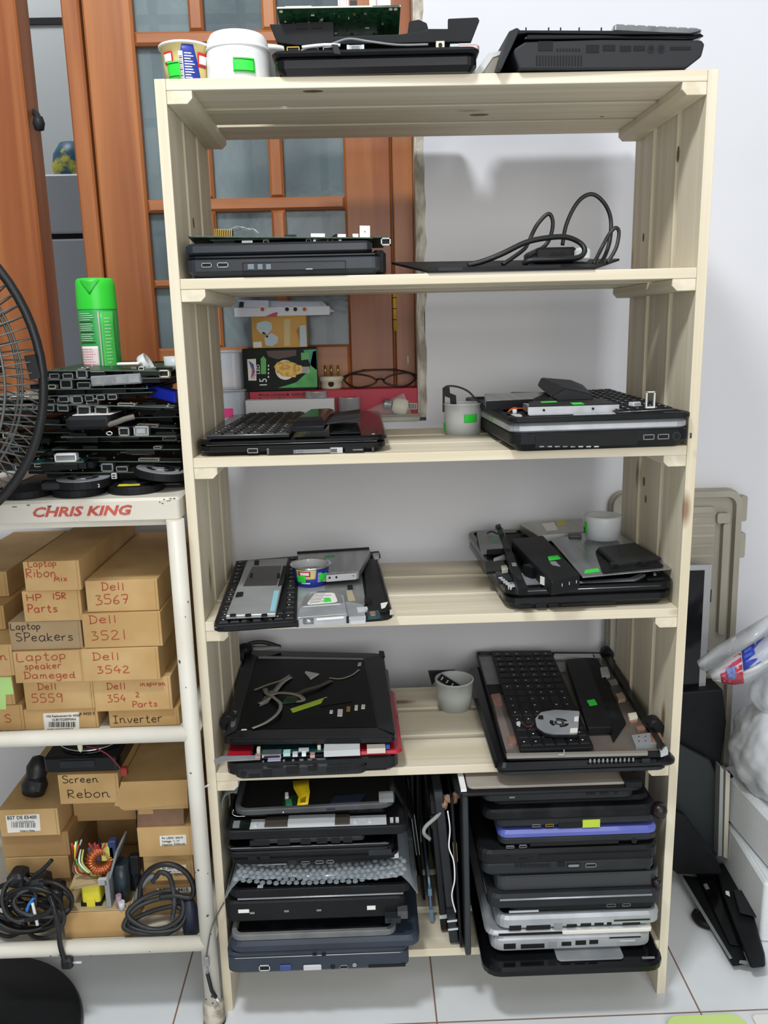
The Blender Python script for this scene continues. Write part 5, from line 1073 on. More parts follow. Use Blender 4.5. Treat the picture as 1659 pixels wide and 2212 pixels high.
# the screen lid
zb_ = Z5+h2+.0135
q = Q([(478, 1599), (858, 1592), (829, 1411), (528, 1404)], zb_+.0085); q = Q([(480, 1596), (856, 1590), (829, 1411), (528, 1404)], zb_+.0085)
t = q.thing('laptop_screen', 'black laptop screen lying face up under loose cables, left on the fifth board', 'laptop part', .0125)
b = MB()
P = rpoly([(p.x, p.y) for p in q.c], .014)
def sc(e): return [tuple(Vector(p)-Vector(p).normalized()*e) for p in P]
b.loops([[(x, y, z) for x, y in R_] for R_, z in ((sc(.004), 0), (sc(0), .003), (sc(0), .0105), (sc(.0015), .0125))], K_GLOSS); b.build('lid_shell', t)
SCR = mat('dark_screen_film', '07080a', .35, col2='0e0f12', scale=(12, 12, 12), spec=.12)
R4 = [q.L(*p_) for p_ in ((512, 1576), (815, 1571), (786, 1420), (556, 1417))]
b = MB(); ou = [(p.x, p.y) for p in R4]; 
b.loops([[(x, y, .0125) for x, y in ou], [(x, y, .0131) for x, y in ou]], SCR); b.build('screen', t)
onq(t, q, 'screen_edge', [(558, 1421), (785, 1424), (785, 1421), (558, 1417)], .0016, GREY); onq(t, q, 'side_bezel', [(818, 1572), (852, 1585), (826, 1414), (790, 1420)], .0016, mat('slate_plastic', '1d2024', .4, spec=.3))
onq(t, q, 'left_bezel', [(488, 1588), (511, 1577), (555, 1417), (534, 1408)], .0014, MATS['slate_plastic'])
onq(t, q, 'front_bezel', [(490, 1595), (852, 1590), (818, 1574), (512, 1580)], .0013, K_GLOSS)
onq(t, q, 'corner_notch', [(822, 1418), (832, 1419), (829, 1406), (818, 1406)], .002, K_MATTE)
A = q.L(495, 1560); b = MB(); b.cyl((A.x-.002, A.y-.004, .0122), .011, .02, K_MATTE, 'y', n=20); b.build('hinge_barrel', t)
onq(t, q, 'hinge_plate', [(486, 1545), (508, 1544), (512, 1535), (494, 1536)], .006, STEEL); onq(t, q, 'hinge_plate', [(498, 1568), (508, 1566), (510, 1548), (500, 1550)], .003, STEEL)
zs = zb_+.0085+.0008
wire('display_cable', 'black lead with cloth tape at the back left corner of the screen lid', [at(522, 1425, z=zs+.004), at(528, 1398, z=zs+.012), at(548, 1388, z=zs+.016), at(575, 1388, z=zs+.014), at(606, 1398, z=zs+.006)], .0036)
g = [[at(540+k*13, 1394+r_*9+math.sin(k)*2, z=zs+.010-r_*.004) for k in range(6)] for r_ in range(2)]
o = g[0][0].copy(); b = MB(); b.sheet([[p_-o for p_ in r_] for r_ in g], mat('grey_cloth_tape', '8b8c8a', .7), .0008); tag(b.build('cloth_tape', loc=o), 'grey cloth tape strip beside the black lead at the lid corner', 'tape')
A = at(531, 1410, z=zs); b = MB(); b.lathe([(.0005, 0), (.011, .002), (.013, .008), (.010, .016), (.0005, .019)], K_MATTE, n=14); tag(b.build('plastic_cap_piece', loc=(A.x, A.y-.004, zs)), 'rounded black plastic cap at the back left corner of the screen lid', 'laptop part')
FPC = mat('grey_ribbon_cable', '9a9a94', .5, col2='8a8a84', scale=(30, 30, 30)); FPT = mat('tan_ribbon_cable', '8d8474', .5)
def ribbon(label, lst, wpx, m, dz=.0006):
    """a flat flexible cable: centre line and half width in metres"""
    P = smooth_path([at(px, py, z=zs+h) for px, py, h in lst], 4); gr = []
    for k, p_ in enumerate(P):
        d = (P[min(k+1, len(P)-1)]-P[max(k-1, 0)]); s_ = Vector((-d.y, d.x, 0)).normalized()*wpx; gr.append([p_-s_, p_+s_])
    o = P[0].copy(); b = MB(); b.sheet([[v-o for v in r_] for r_ in gr], m, .0004); tag(b.build('ribbon_cable', loc=o), label, 'cable', None)
ribbon('long grey ribbon cable running to the front left of the screen lid', [(545, 1573, .001), (575, 1560, .003), (600, 1540, .005), (606, 1520, .006), (590, 1505, .005), (585, 1492, .003)], .0026, FPC)
ribbon('tan ribbon cable curling toward the middle of the screen lid', [(572, 1487, .003), (580, 1500, .006), (605, 1496, .007), (630, 1498, .007), (648, 1503, .006), (655, 1512, .005), (640, 1515, .004)], .0036, FPT)
ribbon('broad pale ribbon cable in the middle of the loose cable heap', [(560, 1520, .002), (578, 1510, .003), (596, 1490, .004), (610, 1474, .003), (628, 1462, .002)], .0042, FPC)
ribbon('dark tan ribbon cable at the back of the loose cable heap', [(550, 1490, .002), (580, 1478, .003), (606, 1470, .003), (626, 1458, .002)], .0022, FPT)
ribbon('thin curved beige cable at the back right of the screen lid', [(711, 1464, .001), (735, 1466, .001), (760, 1458, .001), (776, 1446, .001)], .0016, mat('beige_ribbon', 'a39a88', .5))
ribbon('brown ribbon cable right of the loose cable heap', [(640, 1500, .003), (662, 1490, .004), (690, 1482, .003), (716, 1470, .001)], .0042, mat('brown_film', '4a3f37', .4))
for lab, pts, th, m in (('lime yellow strip label on the screen lid', [(632, 1539), (711, 1513), (706, 1505), (627, 1531)], .0006, LIME), ('pale pointed metal piece near the back of the screen lid', [(671, 1467), (690, 1455), (660, 1449), (658, 1452)], .0018, LGREY),
                        ('small silver square at the right back corner of the screen lid', [(772, 1438), (780, 1437), (781, 1430), (774, 1431)], .0012, LGREY), ('grey plastic clip with a dot left of the cable heap', [(560, 1525), (580, 1517), (588, 1503), (572, 1503)], .0012, GREY),
                        ('black adhesive strip behind the lime label', [(690, 1525), (762, 1514), (758, 1500), (700, 1508)], .0008, K_DEEP), ('green board scrap under the tan ribbon cable', [(606, 1520), (640, 1517), (650, 1502), (620, 1504)], .001, PCB),
                        ('small silver tag at the front left corner of the screen', [(520, 1577), (534, 1576), (532, 1574), (522, 1575)], .0012, LGREY)):
    flat('loose_piece', lab, 'scrap', pts, zs+th, th, m, .001)
for lab, px, py, sx, sy in (('leftmost of the five tiny white stickers on the screen', 715, 1537, 7, 7), ('largest of the five tiny white stickers, second from the left', 734, 1539, 11, 15), ('yellowish metal chip, third of the five tiny stickers', 752, 1531, 8, 11), ('fourth of the five tiny white stickers from the left', 769, 1528, 7, 11), ('rightmost of the five tiny white stickers on the screen', 784, 1526, 8, 9)):
    flat('tiny_sticker', lab, 'sticker', [(px-sx/2, py+sy/2), (px+sx/2, py+sy/2), (px+sx/2+1, py-sy/2), (px-sx/2+1, py-sy/2)], zs+.0012, .0012, PAPER if 'yellowish' not in lab else GOLD, .0003, group='tiny stickers on the screen lid')

# middle cup
p = at(984, 1535, z=Z5); p.y += .016; h = at(984, 1466, y=p.y).z-Z5
c = cup('plastic_cup', 'clear cloudy cup of small scraps in the middle of the fifth board', (p.x, p.y, Z5), .0268, .0300, h, mat('thin_cloudy_plastic', 'd9dedd', .35, alpha=.5))
def inside(nm, lab, bm, x, y, z, rot, cat): return tag(bm.build(nm, loc=(p.x+x, p.y+y, Z5+z), rot=[math.radians(a) for a in rot]), lab, cat)
b = MB(); b.box((0, 0, 0), (.046, .0012, .012), K_MATTE); 
for k in range(4): b.box((-.018+k*.01, -.0008, 0), (.002, .0006, .006), LGREY)
inside('striped_card', 'dark card with pale stripes leaning inside the cloudy cup, fifth board', b, -.004, .010, h*.72, (0, 35, 0), 'scrap')
b = MB(); b.box((0, 0, 0), (.004, .002, .038), mat('green_plastic', '27a04a', .4)); inside('green_strip', 'green plastic strip inside the cloudy cup, fifth board', b, .008, -.004, .021, (0, -40, 0), 'scrap')
b = MB(); b.slab((0, 0, 0), .03, .028, .012, .006, mat('grey_scraps', '7f807c', .6), .004); inside('scrap_pile', 'grey scraps on the bottom of the cloudy cup, fifth board', b, -.004, .0, .0016, (0, 0, 20), 'scrap')
b = MB(); b.box((0, 0, 0), (.017, .0006, .012), PAPER); inside('paper_slip', 'white paper slip inside the cloudy cup, fifth board', b, -.002, .014, h*.55, (0, 8, 0), 'scrap')
b = MB(); o = at(940, 1470, y=p.y+.03); P = pl([(926, 1456), (985, 1454), (985, 1459), (944, 1462), (940, 1478), (934, 1486)], p.y+.03); b.loops([[(v.x-o.x, dy, v.z-o.z) for v in P] for dy in (-.003, .003)], K_MATTE)
tag(b.build('black_bracket', loc=(o.x, o.y+.012, o.z)), 'bent black plastic bracket behind the cloudy cup, fifth board', 'laptop part')

# right: screen lid bottom, palm rest tray on top
F = Fr((1078, 1669), (1446, 1656), Z5); F.loc -= F.n*.010
t = F.thing('laptop', 'black glossy laptop with a row of lit holes, right on the fifth board', 'laptop')
h1 = F.f(1270, 1644)[1]
b = MB(); b.slab((-.004, .165, 0), F.w-.004, .33, .006, .012, K_GREY, .001, .002); b.build('lid', t)
b = MB(); b.slab((0, .166, .0062), F.w+.014, .335, h1-.0062, .014, K_GLOSS, .005, .003); b.build('bottom_case', t)
ports(t, F, row('vent', 1273, 1375, 11, 1640, 1647, GREY, duty=.42, dy=-3)+[('logo_mark', 1386, 1638, 1404, 1647, K_GREY, None)], dy=-.0036)
z6 = h1+.0012
P0 = F.loc+Vector((0, 0, z6))
q = Q([(1092, 1632), (1440, 1624), (1318, 1409), (1028, 1407)], F.loc.z+z6+.0095)
t = q.thing('palm_rest_tray', 'upturned palm rest tray with brown film and copper patches on the fifth board', 'laptop part', .0092)
b = MB(); P = rpoly([(p_.x, p_.y) for p_ in q.c], .008)
def sc2(e): return [tuple(Vector(p_)-Vector(p_).normalized()*e) for p_ in P]
b.loops([[(x, y, z_) for x, y in R_] for R_, z_ in ((sc2(.002), 0), (sc2(0), .002), (sc2(0), .0092), (sc2(.004), .0092), (sc2(.006), .0055))], K_MATTE, mcap=mat('brown_film_floor', '6b625b', .35, col2='57504a', scale=(14, 14, 14))); b.build('shell', t)
zz0 = -.0037
def on5(nm, pts, th, m, h=zz0, r=.001): return onq(t, q, nm, pts, th, m, h, r)
on5('grey_panel', [(1050, 1478), (1084, 1476), (1066, 1418), (1034, 1420)], .0012, GREY); on5('dark_panel', [(1058, 1500), (1090, 1498), (1084, 1478), (1052, 1479)], .0014, K_DEEP)
for pts in ([(1068, 1525), (1086, 1523), (1080, 1497), (1060, 1500)], [(1098, 1607), (1117, 1606), (1114, 1590), (1095, 1591)], [(1312, 1552), (1340, 1548), (1332, 1532), (1308, 1535)], [(1362, 1562), (1378, 1560), (1374, 1545), (1358, 1547)]): on5('copper_patch', pts, .0025, COPPER, r=.002)
on5('clear_film', [(1092, 1618), (1110, 1616), (1082, 1525), (1068, 1528)], .0012, mat('smoky_film', '7d706a', .25)); on5('hinge_rail', [(1325, 1600), (1352, 1560), (1290, 1420), (1262, 1420)], .004, K_DUST)
on5('side_rail', [(1428, 1618), (1436, 1610), (1318, 1414), (1306, 1416)], .0085, K_GLOSS); on5('metal_plate', [(1374, 1612), (1420, 1606), (1410, 1582), (1364, 1588)], .006, ALU)
on5('copper_foil', [(1410, 1604), (1434, 1600), (1426, 1582), (1404, 1586)], .0068, COPPER)
for k in range(6): p_ = q.L(1380+(k % 3)*14, 1604-(k//3)*10, 0); b = MB(); b.cyl((p_.x, p_.y, .0114), .0012, .0003, K_DEEP, n=8); b.build('plate_hole', t)
for pts, m_ in (([(1300, 1462), (1318, 1458), (1312, 1440), (1296, 1442)], LGREY), ([(1320, 1482), (1336, 1478), (1330, 1466), (1314, 1470)], STEEL), ([(1336, 1512), (1352, 1508), (1344, 1495), (1330, 1499)], mat('pinkish_board', 'a58b7c', .4)), ([(1360, 1552), (1378, 1549), (1374, 1538), (1356, 1541)], CREAM), ([(1378, 1578), (1395, 1575), (1390, 1566), (1374, 1569)], COPPER), ([(1196, 1418), (1286, 1419), (1280, 1412), (1198, 1412)], LGREY), ([(1282, 1420), (1300, 1422), (1296, 1412), (1280, 1412)], STEEL), ([(1428, 1628), (1444, 1622), (1440, 1612), (1424, 1616)], LGREY), ([(1206, 1446), (1222, 1445), (1218, 1430), (1202, 1431)], GREY)):
    on5('small_part', pts, .0055, m_)
A = q.L(1418, 1572); b = MB(); b.cyl((A.x-.002, A.y-.008, .0118), .011, .022, K_MATTE, 'y', n=20); b.build('hinge_barrel', t)
A = q.L(1318, 1415); b = MB(); b.cyl((A.x-.004, A.y-.004, .0108), .010, .018, K_MATTE, 'y', n=18); b.build('hinge_barrel', t)
on5('front_lip', [(1095, 1633), (1400, 1626), (1398, 1621), (1093, 1627)], .0042, mat('warm_grey_lip', '8b867e', .4))
zq = F.loc.z+z6+.0095
kt, kq = keyboard('black keyboard lying front to back under the silver fan, right on the fifth board', [(1123, 1617), (1283, 1611), (1190, 1403), (1061, 1404)], zq+.0062, 6, 15, seed=11, th=.0058, kh=.0016, gap=.12)
zk = zq+.0064
q = Q([(1270, 1572), (1323, 1570), (1266, 1420), (1222, 1424)], zq+.0105); bt = q.thing('battery', 'long flat black battery with a green sticker beside the keyboard, fifth board', 'battery', .0100)
b = MB(); q.plate(b, .0100, K_MATTE, .003, .001); b.build('battery_shell', bt); onq(bt, q, 'green_sticker', [(1274, 1525), (1291, 1522), (1284, 1510), (1267, 1513)], .0003, GREENTAG)
p_ = q.uv(.3, .98); b = MB(); b.box((p_.x, p_.y+.002, .006), (.012, .004, .006), K_MATTE); b.build('end_tab', bt)
# silver blower
q = Q([(1196, 1586), (1249, 1586), (1253, 1536), (1200, 1533), (1168, 1538), (1154, 1552), (1158, 1572), (1174, 1582)], zk+.0065); ft = q.thing('cooling_fan', 'silver blower fan lying on the keyboard, right on the fifth board', 'fan', .0062)
b = MB(); q.plate(b, .0050, K_MATTE, .003); b.build('housing', ft); onq(ft, q, 'cover', [(1196, 1585), (1248, 1585), (1252, 1536), (1200, 1533), (1169, 1538), (1156, 1552), (1160, 1571), (1175, 1581)], .001, ALU, h=-.0012, r=.004)
c_ = q.L(1208, 1561, 0); 
for k in range(3):
    g = []
    for i in range(9):
        a = math.radians(20+k*120+i*10); g.append([(c_.x+.0085*math.cos(a), c_.y+.0085*math.sin(a), .0062), (c_.x+.0135*math.cos(a), c_.y+.0135*math.sin(a), .0062)])
    b = MB(); b.sheet(g, K_DEEP, .0006); b.build('vent_opening', ft)
b = MB(); b.cyl((c_.x, c_.y, .0060), .0068, .0005, K_DEEP, n=24); b.build('hub', ft)
for k in range(3): b = MB(); b.box((c_.x, c_.y-.003+k*.003, .0066), (.008-.002*abs(k-1), .0012, .0003), LGREY); b.build('hub_label', ft)
onq(ft, q, 'paper_label', [(1231, 1583), (1247, 1582), (1248, 1572), (1232, 1573)], .0003, PAPER); onq(ft, q, 'paper_label', [(1240, 1558), (1249, 1558), (1250, 1547), (1241, 1548)], .0003, PAPER); onq(ft, q, 'black_tab', [(1162, 1552), (1174, 1553), (1173, 1545), (1164, 1545)], .001, K_DEEP)
wire('fan_lead', 'red and black fan lead', [at(1156, 1562, z=zk+.003), at(1140, 1570, z=zk+.002), at(1128, 1562, z=zk+.002), at(1122, 1560, z=zk+.002)], .0006, mat('dark_red_wire', '6b2a26', .4), parent=None)
bpy.data.objects['fan_lead']['label'] = 'thin dark red lead running left from the silver blower fan'
flat('lead_connector', 'small white connector at the end of the blower fan lead', 'connector', [(1116, 1565), (1125, 1564), (1124, 1557), (1115, 1558)], zk+.0035, .0032, LGREY)
P = [at(1206, 1630, z=zq+.002), at(1218, 1629, z=zq+.002), at(1218, 1619, z=zq+.004)]; wire('wire_hook', 'small bent pale wire at the front edge of the palm rest tray, fifth board', P, .0006, mat('pale_wire', 'b7c2b4', .4))
# ------------------------------------------------------------------ on the bottom board: two stacks and a row of panels on edge
Z6 = 0.0933
def zpy(px, py, yf): return at(px, py, y=yf).z
class Lay:
    """one layer of a stack: columns of its two front corners at row py, front face at y = yf, resting at z"""
    def __init__(s, xl, xr, py, yf, z, h, dep=.32):
        A, B = at(xl, py, y=yf), at(xr, py, y=yf); s.F = Fr((0, 0), (0, 0), 0, P=(Vector((A.x, yf, z)), Vector((B.x, yf, z)))); s.h = h; s.dep = dep; s.w = s.F.w
    def new(s, name, label, cat='laptop'): s.t = s.F.thing(name, label, cat); return s.t
    def part(s, nm, z0, h, m, dw=0, r=.012, ch=.0015, cb=None, dy=0, dd=0, x=0):
        b = MB(); b.slab((x, s.dep/2+dy, z0), s.w+dw, s.dep+dd, h, r, m, ch, cb); return b.build(nm, s.t)
    def trayp(s, nm, z0, h, m, mfl, rim=.008, dep=.004, dw=0, r=.014, cb=None, dd=0):
        b = MB(); b.tray((0, s.dep/2, z0), s.w+dw, s.dep+dd, h, r, m, rim, dep, mfl=mfl, cb=cb); return b.build(nm, s.t)
    def fbox(s, nm, px0, px1, py0, py1, m, dy=-.0006, th=.0012):
        x0, z0 = s.F.f(px0, py1); x1, z1 = s.F.f(px1, py0); b = MB(); b.box(((x0+x1)/2, dy+th/2, (z0+z1)/2), (abs(x1-x0), th, abs(z1-z0)), m); return b.build(nm, s.t)
    def line(s, nm, z, m, r=.0006, dx=.012): b = MB(); b.tube([(-s.w/2+dx, -.0003, z), (s.w/2-dx, -.0003, z)], r, m, 6); return b.build(nm, s.t)
    def top(s, nm, x0, x1, y0, y1, h, m, z=None): b = MB(); z = s.h if z is None else z; b.box((s.w*(x0+x1)/2-s.w/2, (y0+y1)/2, z+h/2), (s.w*(x1-x0), y1-y0, h), m); return b.build(nm, s.t)
# ---- left stack, from the shelf up
z = Z6
yA = -.042
H = lambda px, py_: zpy(px, py_, yA)
zs_ = [Z6, H(690, 2052), H(690, 2040), H(690, 1990), H(690, 1955), H(690, 1890), H(690, 1872), H(690, 1838), H(690, 1812), H(690, 1782), H(690, 1768)]
l = Lay(490, 884, 2080, yA, Z6, max(.024, zs_[1]-Z6-.0004)); l.new('laptop', 'slate grey laptop with a blue and a white video socket, lowest of the left stack')
l.part('bottom_case', 0, l.h*.82, NAVY, 0, .012, .002, .010); l.part('palm_rest', l.h*.82+.0002, l.h*.18-.0004, NAVY, .001, .014); l.line('seam_line', l.h*.8, LGREY, .0005)
ports(l.t, l.F, H=l.h, lst=[('ethernet_port', 560, 2084, 583, 2097, K_DEEP, LGREY), ('card_slot', 796, 2081, 876, 2090, K_DEEP, None), ('usb_port', 734, 2084, 752, 2092, K_DEEP, GREY), ('small_port', 762, 2081, 770, 2087, GREY, LGREY)])
for px, m_, w_ in ((617, mat('blue_plug_plastic', '3a4b8c', .4), .0165), (675, LGREY, .0255)):
    x, zz_ = l.F.f(px, 2089); b = MB(); b.slab((x, -.0008, zz_-.0042), w_, .003, .0085, .0014, m_, .0012); b.build('video_socket', l.t)
x, zz_ = l.F.f(719, 2088); b = MB(); b.cyl((x, -.0008, zz_), .0035, .002, K_DEEP, 'y', n=14); b.build('audio_jack', l.t)
z = Z6+l.h+.0004
l = Lay(494, 908, 2046, -.044, z, .0165); l.new('laptop_cover', 'slate blue laptop lid, second from the bottom of the left stack', 'laptop part'); l.part('lid_shell', 0, l.h, NAVY, 0, .016, .005, .003)
for px in (675, 695): l.fbox('latch', px, px+9, 2060, 2064, K_DEEP)
z += l.h+.0004
l = Lay(497, 856, 2010, -.040, z, .0095, .30); l.new('screen_surround', 'dusty grey screen bezel, third from the bottom of the left stack', 'laptop part')
l.trayp('frame', 0, l.h, mat('dusty_grey_bezel', '777875', .6, col2='66686a', scale=(25, 25, 25)), K_DUST, rim=.006, dep=.007); l.top('inner_plate', .10, .93, .045, .28, .006, K_MATTE, z=.003); l.top('back_plate', .04, .97, .11, .29, .0122, K_MATTE, z=.0092)
z += .0218
zz = zpy(690, 1958, -.022)
l = Lay(487, 878, 1975, -.030, z, max(.012, zs_[4]-z), .31); l.new('screen_shell', 'black screen back with white stickers, fourth from the bottom of the left stack', 'laptop part')
l.part('shell', 0, l.h, K_MATTE, 0, .012, .003); ports(l.t, l.F, H=l.h, lst=[('sticker', 515, 1964, 538, 1972, PAPER, None), ('sticker', 793, 1956, 811, 1965, PAPER, None), ('slot', 540, 1970, 550, 1974, GREY, None), ('slot', 614, 1966, 624, 1970, GREY, None), ('slot', 684, 1964, 694, 1968, GREY, None)])
b = MB(); x, zz_ = l.F.f(848, 1975); b.box((x, -.006, zz_), (.022, .014, .008), K_GREY); b.cyl((x-.004, -.014, zz_), .002, .003, K_DEEP, 'y', n=12); b.build('hinge', l.t)
b = MB(); b.box((x+.014, -.004, zz_+.006), (.014, .012, .012), mat('smoky_plastic', '4a4b4d', .4)); b.build('hinge_cover', l.t)
z += l.h+.0004
l = Lay(492, 893, 1945, -.028, z, .0165, .33); l.new('laptop_cover', 'silver edged laptop lid in bubble wrap, middle of the left stack', 'laptop part')
l.trayp('lid_shell', 0, l.h, K_MATTE, K_GLOSS, rim=.006, dep=.006, r=.018, cb=.004); l.line('silver_edge', .0030, ALU, .0013, .014)
l.top('bright_tab', .16, .19, .004, .010, .0006, LGREY, z=.0166)
BUB = mat('bubble_wrap', 'aab4ba', .15, alpha=.42); bw = []; rnd = random.Random(12)
W2 = l.w/2
for v in range(10):
    row_ = []
    for u in range(25):
        uu = u/24; x = -W2-.004+(2*W2+.010)*uu; sag = .012*math.sin(math.pi*uu)**.7
        zz_ = l.h+.026-sag*(1.2 if v < 3 else .5)+rnd.uniform(-.0006, .0006)
        e = min(uu, 1-uu)
        if e < .06: zz_ = l.h*(.3+.7*e/.06)+.016*e/.06
        row_.append((x, -.012+v*.035-.006*math.sin(uu*9)+.02*(1-v/9)*(1 if .1 < uu < .4 else .5), zz_))
    bw.append(row_)
t2 = thing('bubble_wrap', 'sheet of crumpled bubble wrap sagging over the silver edged lid', 'bubble wrap', l.F.loc, (0, 0, l.F.a))
b = MB(); b.sheet(bw, BUB, .0012); b.build('sheet', t2)
b = MB()
for v in range(5):
    for u in range(26):
        uu = .06+.88*u/25+(v % 2)*.012; x = -W2+2*W2*uu; b.lathe([(.0042, 0), (.0037, .0018), (.0018, .0030), (.0002, .0034)], BUB, c=(x+rnd.uniform(-.001, .001), -.008+v*.009+rnd.uniform(-.001, .001), l.h+.0268-.012*math.sin(math.pi*uu)**.7*1.1+rnd.uniform(-.001, .001)), n=8)
b.build('bubbles', t2)['kind'] = 'stuff'
zw = z+l.h+.027
z = zw
rest = zpy(690, 1690, -.015)-z
def nxt(h): 
    global z
    z += h+.0004
l = Lay(500, 862, 1885, -.014, z, .0135); l.new('laptop_pan', 'black laptop tray with three small sockets, just above the bubble wrap', 'laptop part')
l.part('bottom_case', 0, l.h, K_MATTE, 0, .012, .002, .006); ports(l.t, l.F, H=l.h, lst=[('ethernet_port', 624, 1873, 642, 1883, K_GREY, None), ('usb_port', 652, 1876, 670, 1882, K_DEEP, GREY), ('usb_port', 682, 1875, 700, 1882, K_DEEP, GREY), ('usb_port', 706, 1874, 722, 1881, K_DEEP, GREY), ('metal_strip', 556, 1884, 620, 1888, GREY, None), ('card_slot', 768, 1872, 805, 1878, K_DEEP, None)])
l.top('hinge_block', .93, 1.0, .002, .014, .006, LGREY, z=.004); nxt(l.h)
l = Lay(488, 852, 1860, -.020, z, .0205); l.new('laptop', 'black laptop body with a grey lip and two usb ports, above the three-socket tray')
l.part('bottom_case', 0, l.h*.66, K_MATTE, 0, .014, .002, .006); l.part('lid', l.h*.66+.0003, l.h*.34-.0003, K_GLOSS, -.004, .014, .002); l.line('grey_lip', l.h*.98, GREY, .0008, .008)
ports(l.t, l.F, H=l.h, lst=[('usb_port', 536, 1853, 555, 1862, K_DEEP, None), ('usb_port', 563, 1853, 583, 1862, K_DEEP, None), ('end_panel', 797, 1850, 846, 1864, K_GREY, None)]); nxt(l.h)
l = Lay(482, 884, 1815, -.022, z, .0265); l.new('laptop', 'laptop body with bright metal strip and six black sockets, left stack')
l.part('bottom_case', 0, .013, K_GREY, -.10, .006, .002, .010, x=-.012); l.trayp('frame', .0132, l.h-.0132, K_MATTE, K_DEEP, rim=.004, dep=.003, r=.014)
for px0, px1 in ((540, 582), (600, 626), (650, 671), (685, 707), (716, 735), (742, 761)): 
    x0, z0 = l.F.f(px0, 1828); x1, z1 = l.F.f(px1, 1816); b = MB(); b.box(((x0+x1)/2, .0002, (.0035+.0115)/2), (x1-x0, .0012, .008), K_DEEP); b.build('socket', l.t)
hT = l.h-.003
for x0, x1, m_, hh_ in ((.14, .88, LGREY, .0020), (.345, .60, mat('white_metal', 'd5d7d8', .35, .3), .0062), (.22, .345, mat('brown_plate', '4a443c', .4), .0050), (.60, .68, MATS['brown_plate'], .0050)): l.top('metal_strip', x0, x1, .005 if hh_ < .0025 else .009, .030, hh_, m_, z=hT)
for x0 in (.16, .24, .70, .78, .90, .93): l.top('screw_post', x0, x0+.018, .012, .019, .0045, LGREY, z=hT)
l.top('board_corner', .04, .14, .008, .03, .003, PCBD, z=hT); l.top('jack', .05, .085, .008, .02, .007, GREY, z=hT)
# big dark lid sticking out behind at the right, held in the same stack
z_side = z
nxt(l.h)
l = Lay(498, 848, 1778, .010, z, .012); l.new('palm_rest_tray', 'thin black palm rest with metal clips, second from the top of the left stack', 'laptop part')
l.trayp('frame', 0, l.h, K_GLOSS, K_DUST, rim=.005, dep=.004); b = MB(); b.tube([(l.w/2-.075, .004, .0125), (l.w/2-.04, .004, .0132)], .0008, LGREY, 6); b.build('bright_edge', l.t); l.top('hinge_plate', .82, .97, .004, .02, .0035, GREY, z=.0082)
b = MB(); b.tube(smooth_path([(-l.w/2+.006, -.001, .014), (-l.w/2+.004, -.0015, .008), (-l.w/2+.010, -.0015, .004), (-l.w/2+.022, -.0012, .0035)], 5), .0009, SHINE, 6); b.build('chrome_hook', l.t); nxt(l.h)
# topmost tray, tilted
l = Lay(505, 855, 1766, -.006, z+.001, .010, .31); l.new('screen_shell', 'grey rimmed laptop shell with yellow tape and green board atop the left stack', 'laptop part')
l.trayp('shell', 0, l.h, mat('worn_grey_rim', '4b4d4f', .5, col2='3a3c3e', scale=(18, 18, 18)), mat('dark_film_floor', '1a1b1c', .3), rim=.006, dep=.007, r=.018, cb=.003)
def tb(nm, pts, h0, th, m):
    return onf(l.t, l.F, nm, pts, h0, th, m, .001)
tb('circuit_board', [(612, 1746), (660, 1742), (655, 1718), (612, 1722)], .0032, .002, PCB); tb('chip', [(618, 1740), (632, 1739), (630, 1726), (617, 1727)], .0054, .003, mat('bright_green_part', '3f8f62', .4)); tb('white_plug', [(616, 1722), (624, 1721), (623, 1712), (616, 1713)], .0054, .004, WHITE)
tb('brown_part', [(640, 1744), (664, 1742), (660, 1734), (640, 1736)], .0054, .002, BRN)
b = MB(); G_ = [[l.F.L(px, py, hh_) for px, py, hh_ in r_] for r_ in (((633, 1690, .012), (668, 1688, .012)), ((635, 1705, .011), (668, 1700, .013)), ((645, 1722, .009), (670, 1712, .012)), ((642, 1740, .008), (666, 1738, .008)))]
b.sheet(G_, YEL, .0006); b.build('yellow_tape', l.t)
tb('blue_black_panel', [(705, 1748), (772, 1742), (790, 1718), (722, 1722)], .0035, .003, mat('blue_black_film', '20263a', .4)); tb('pale_strip', [(540, 1752), (608, 1748), (606, 1745), (540, 1749)], .0032, .001, GREY); tb('front_tag', [(610, 1752), (618, 1751), (617, 1748), (610, 1749)], .0034, .002, WHITE); tb('front_tag', [(636, 1749), (643, 1748), (642, 1745), (636, 1746)], .0034, .002, WHITE)
l.top('hinge_bracket', .90, .99, .002, .02, .006, GREY, z=.0098)
l.t.rotation_euler = (math.radians(3.0), math.radians(-1.2), l.F.a)
# teal fabric sheet curling at the left end
g = []
for v in range(6):
    r_ = []
    for u in range(7):
        a = math.radians(200-u*22); r_.append((.016*math.cos(a)+.002*v*.2, -.010+v*.05, .030*math.sin(a)*.6+.026))
    g.append(r_)
p = at(487, 1765, y=-.01); b = MB(); b.sheet([[(x+.006, y, z_) for x, y, z_ in r_] for r_ in g], mat('grey_green_film', '65716e', .55, col2='58635f', scale=(20, 20, 20)), .0008)
o = b.build('film_sheet', loc=(max(p.x, .028), .012, zpy(487, 1768, -.01)-.012)); tag(o, 'curled grey-green film sheet at the left end of the left stack', 'sheet')
l = Lay(740, 896, 1818, .0, z_side+.0008, .010, .30); 
b = MB(); b.slab((0, .16, 0), .07, .30, .006, .012, K_MATTE, .002)
o = tag(b.build('tilted_plate', loc=(at(872, 1790, y=.02).x-.004, .02, z_side+.028), rot=(0, math.radians(64), 0)), 'dark panel tilted on edge behind the right end of the left stack', 'laptop part')

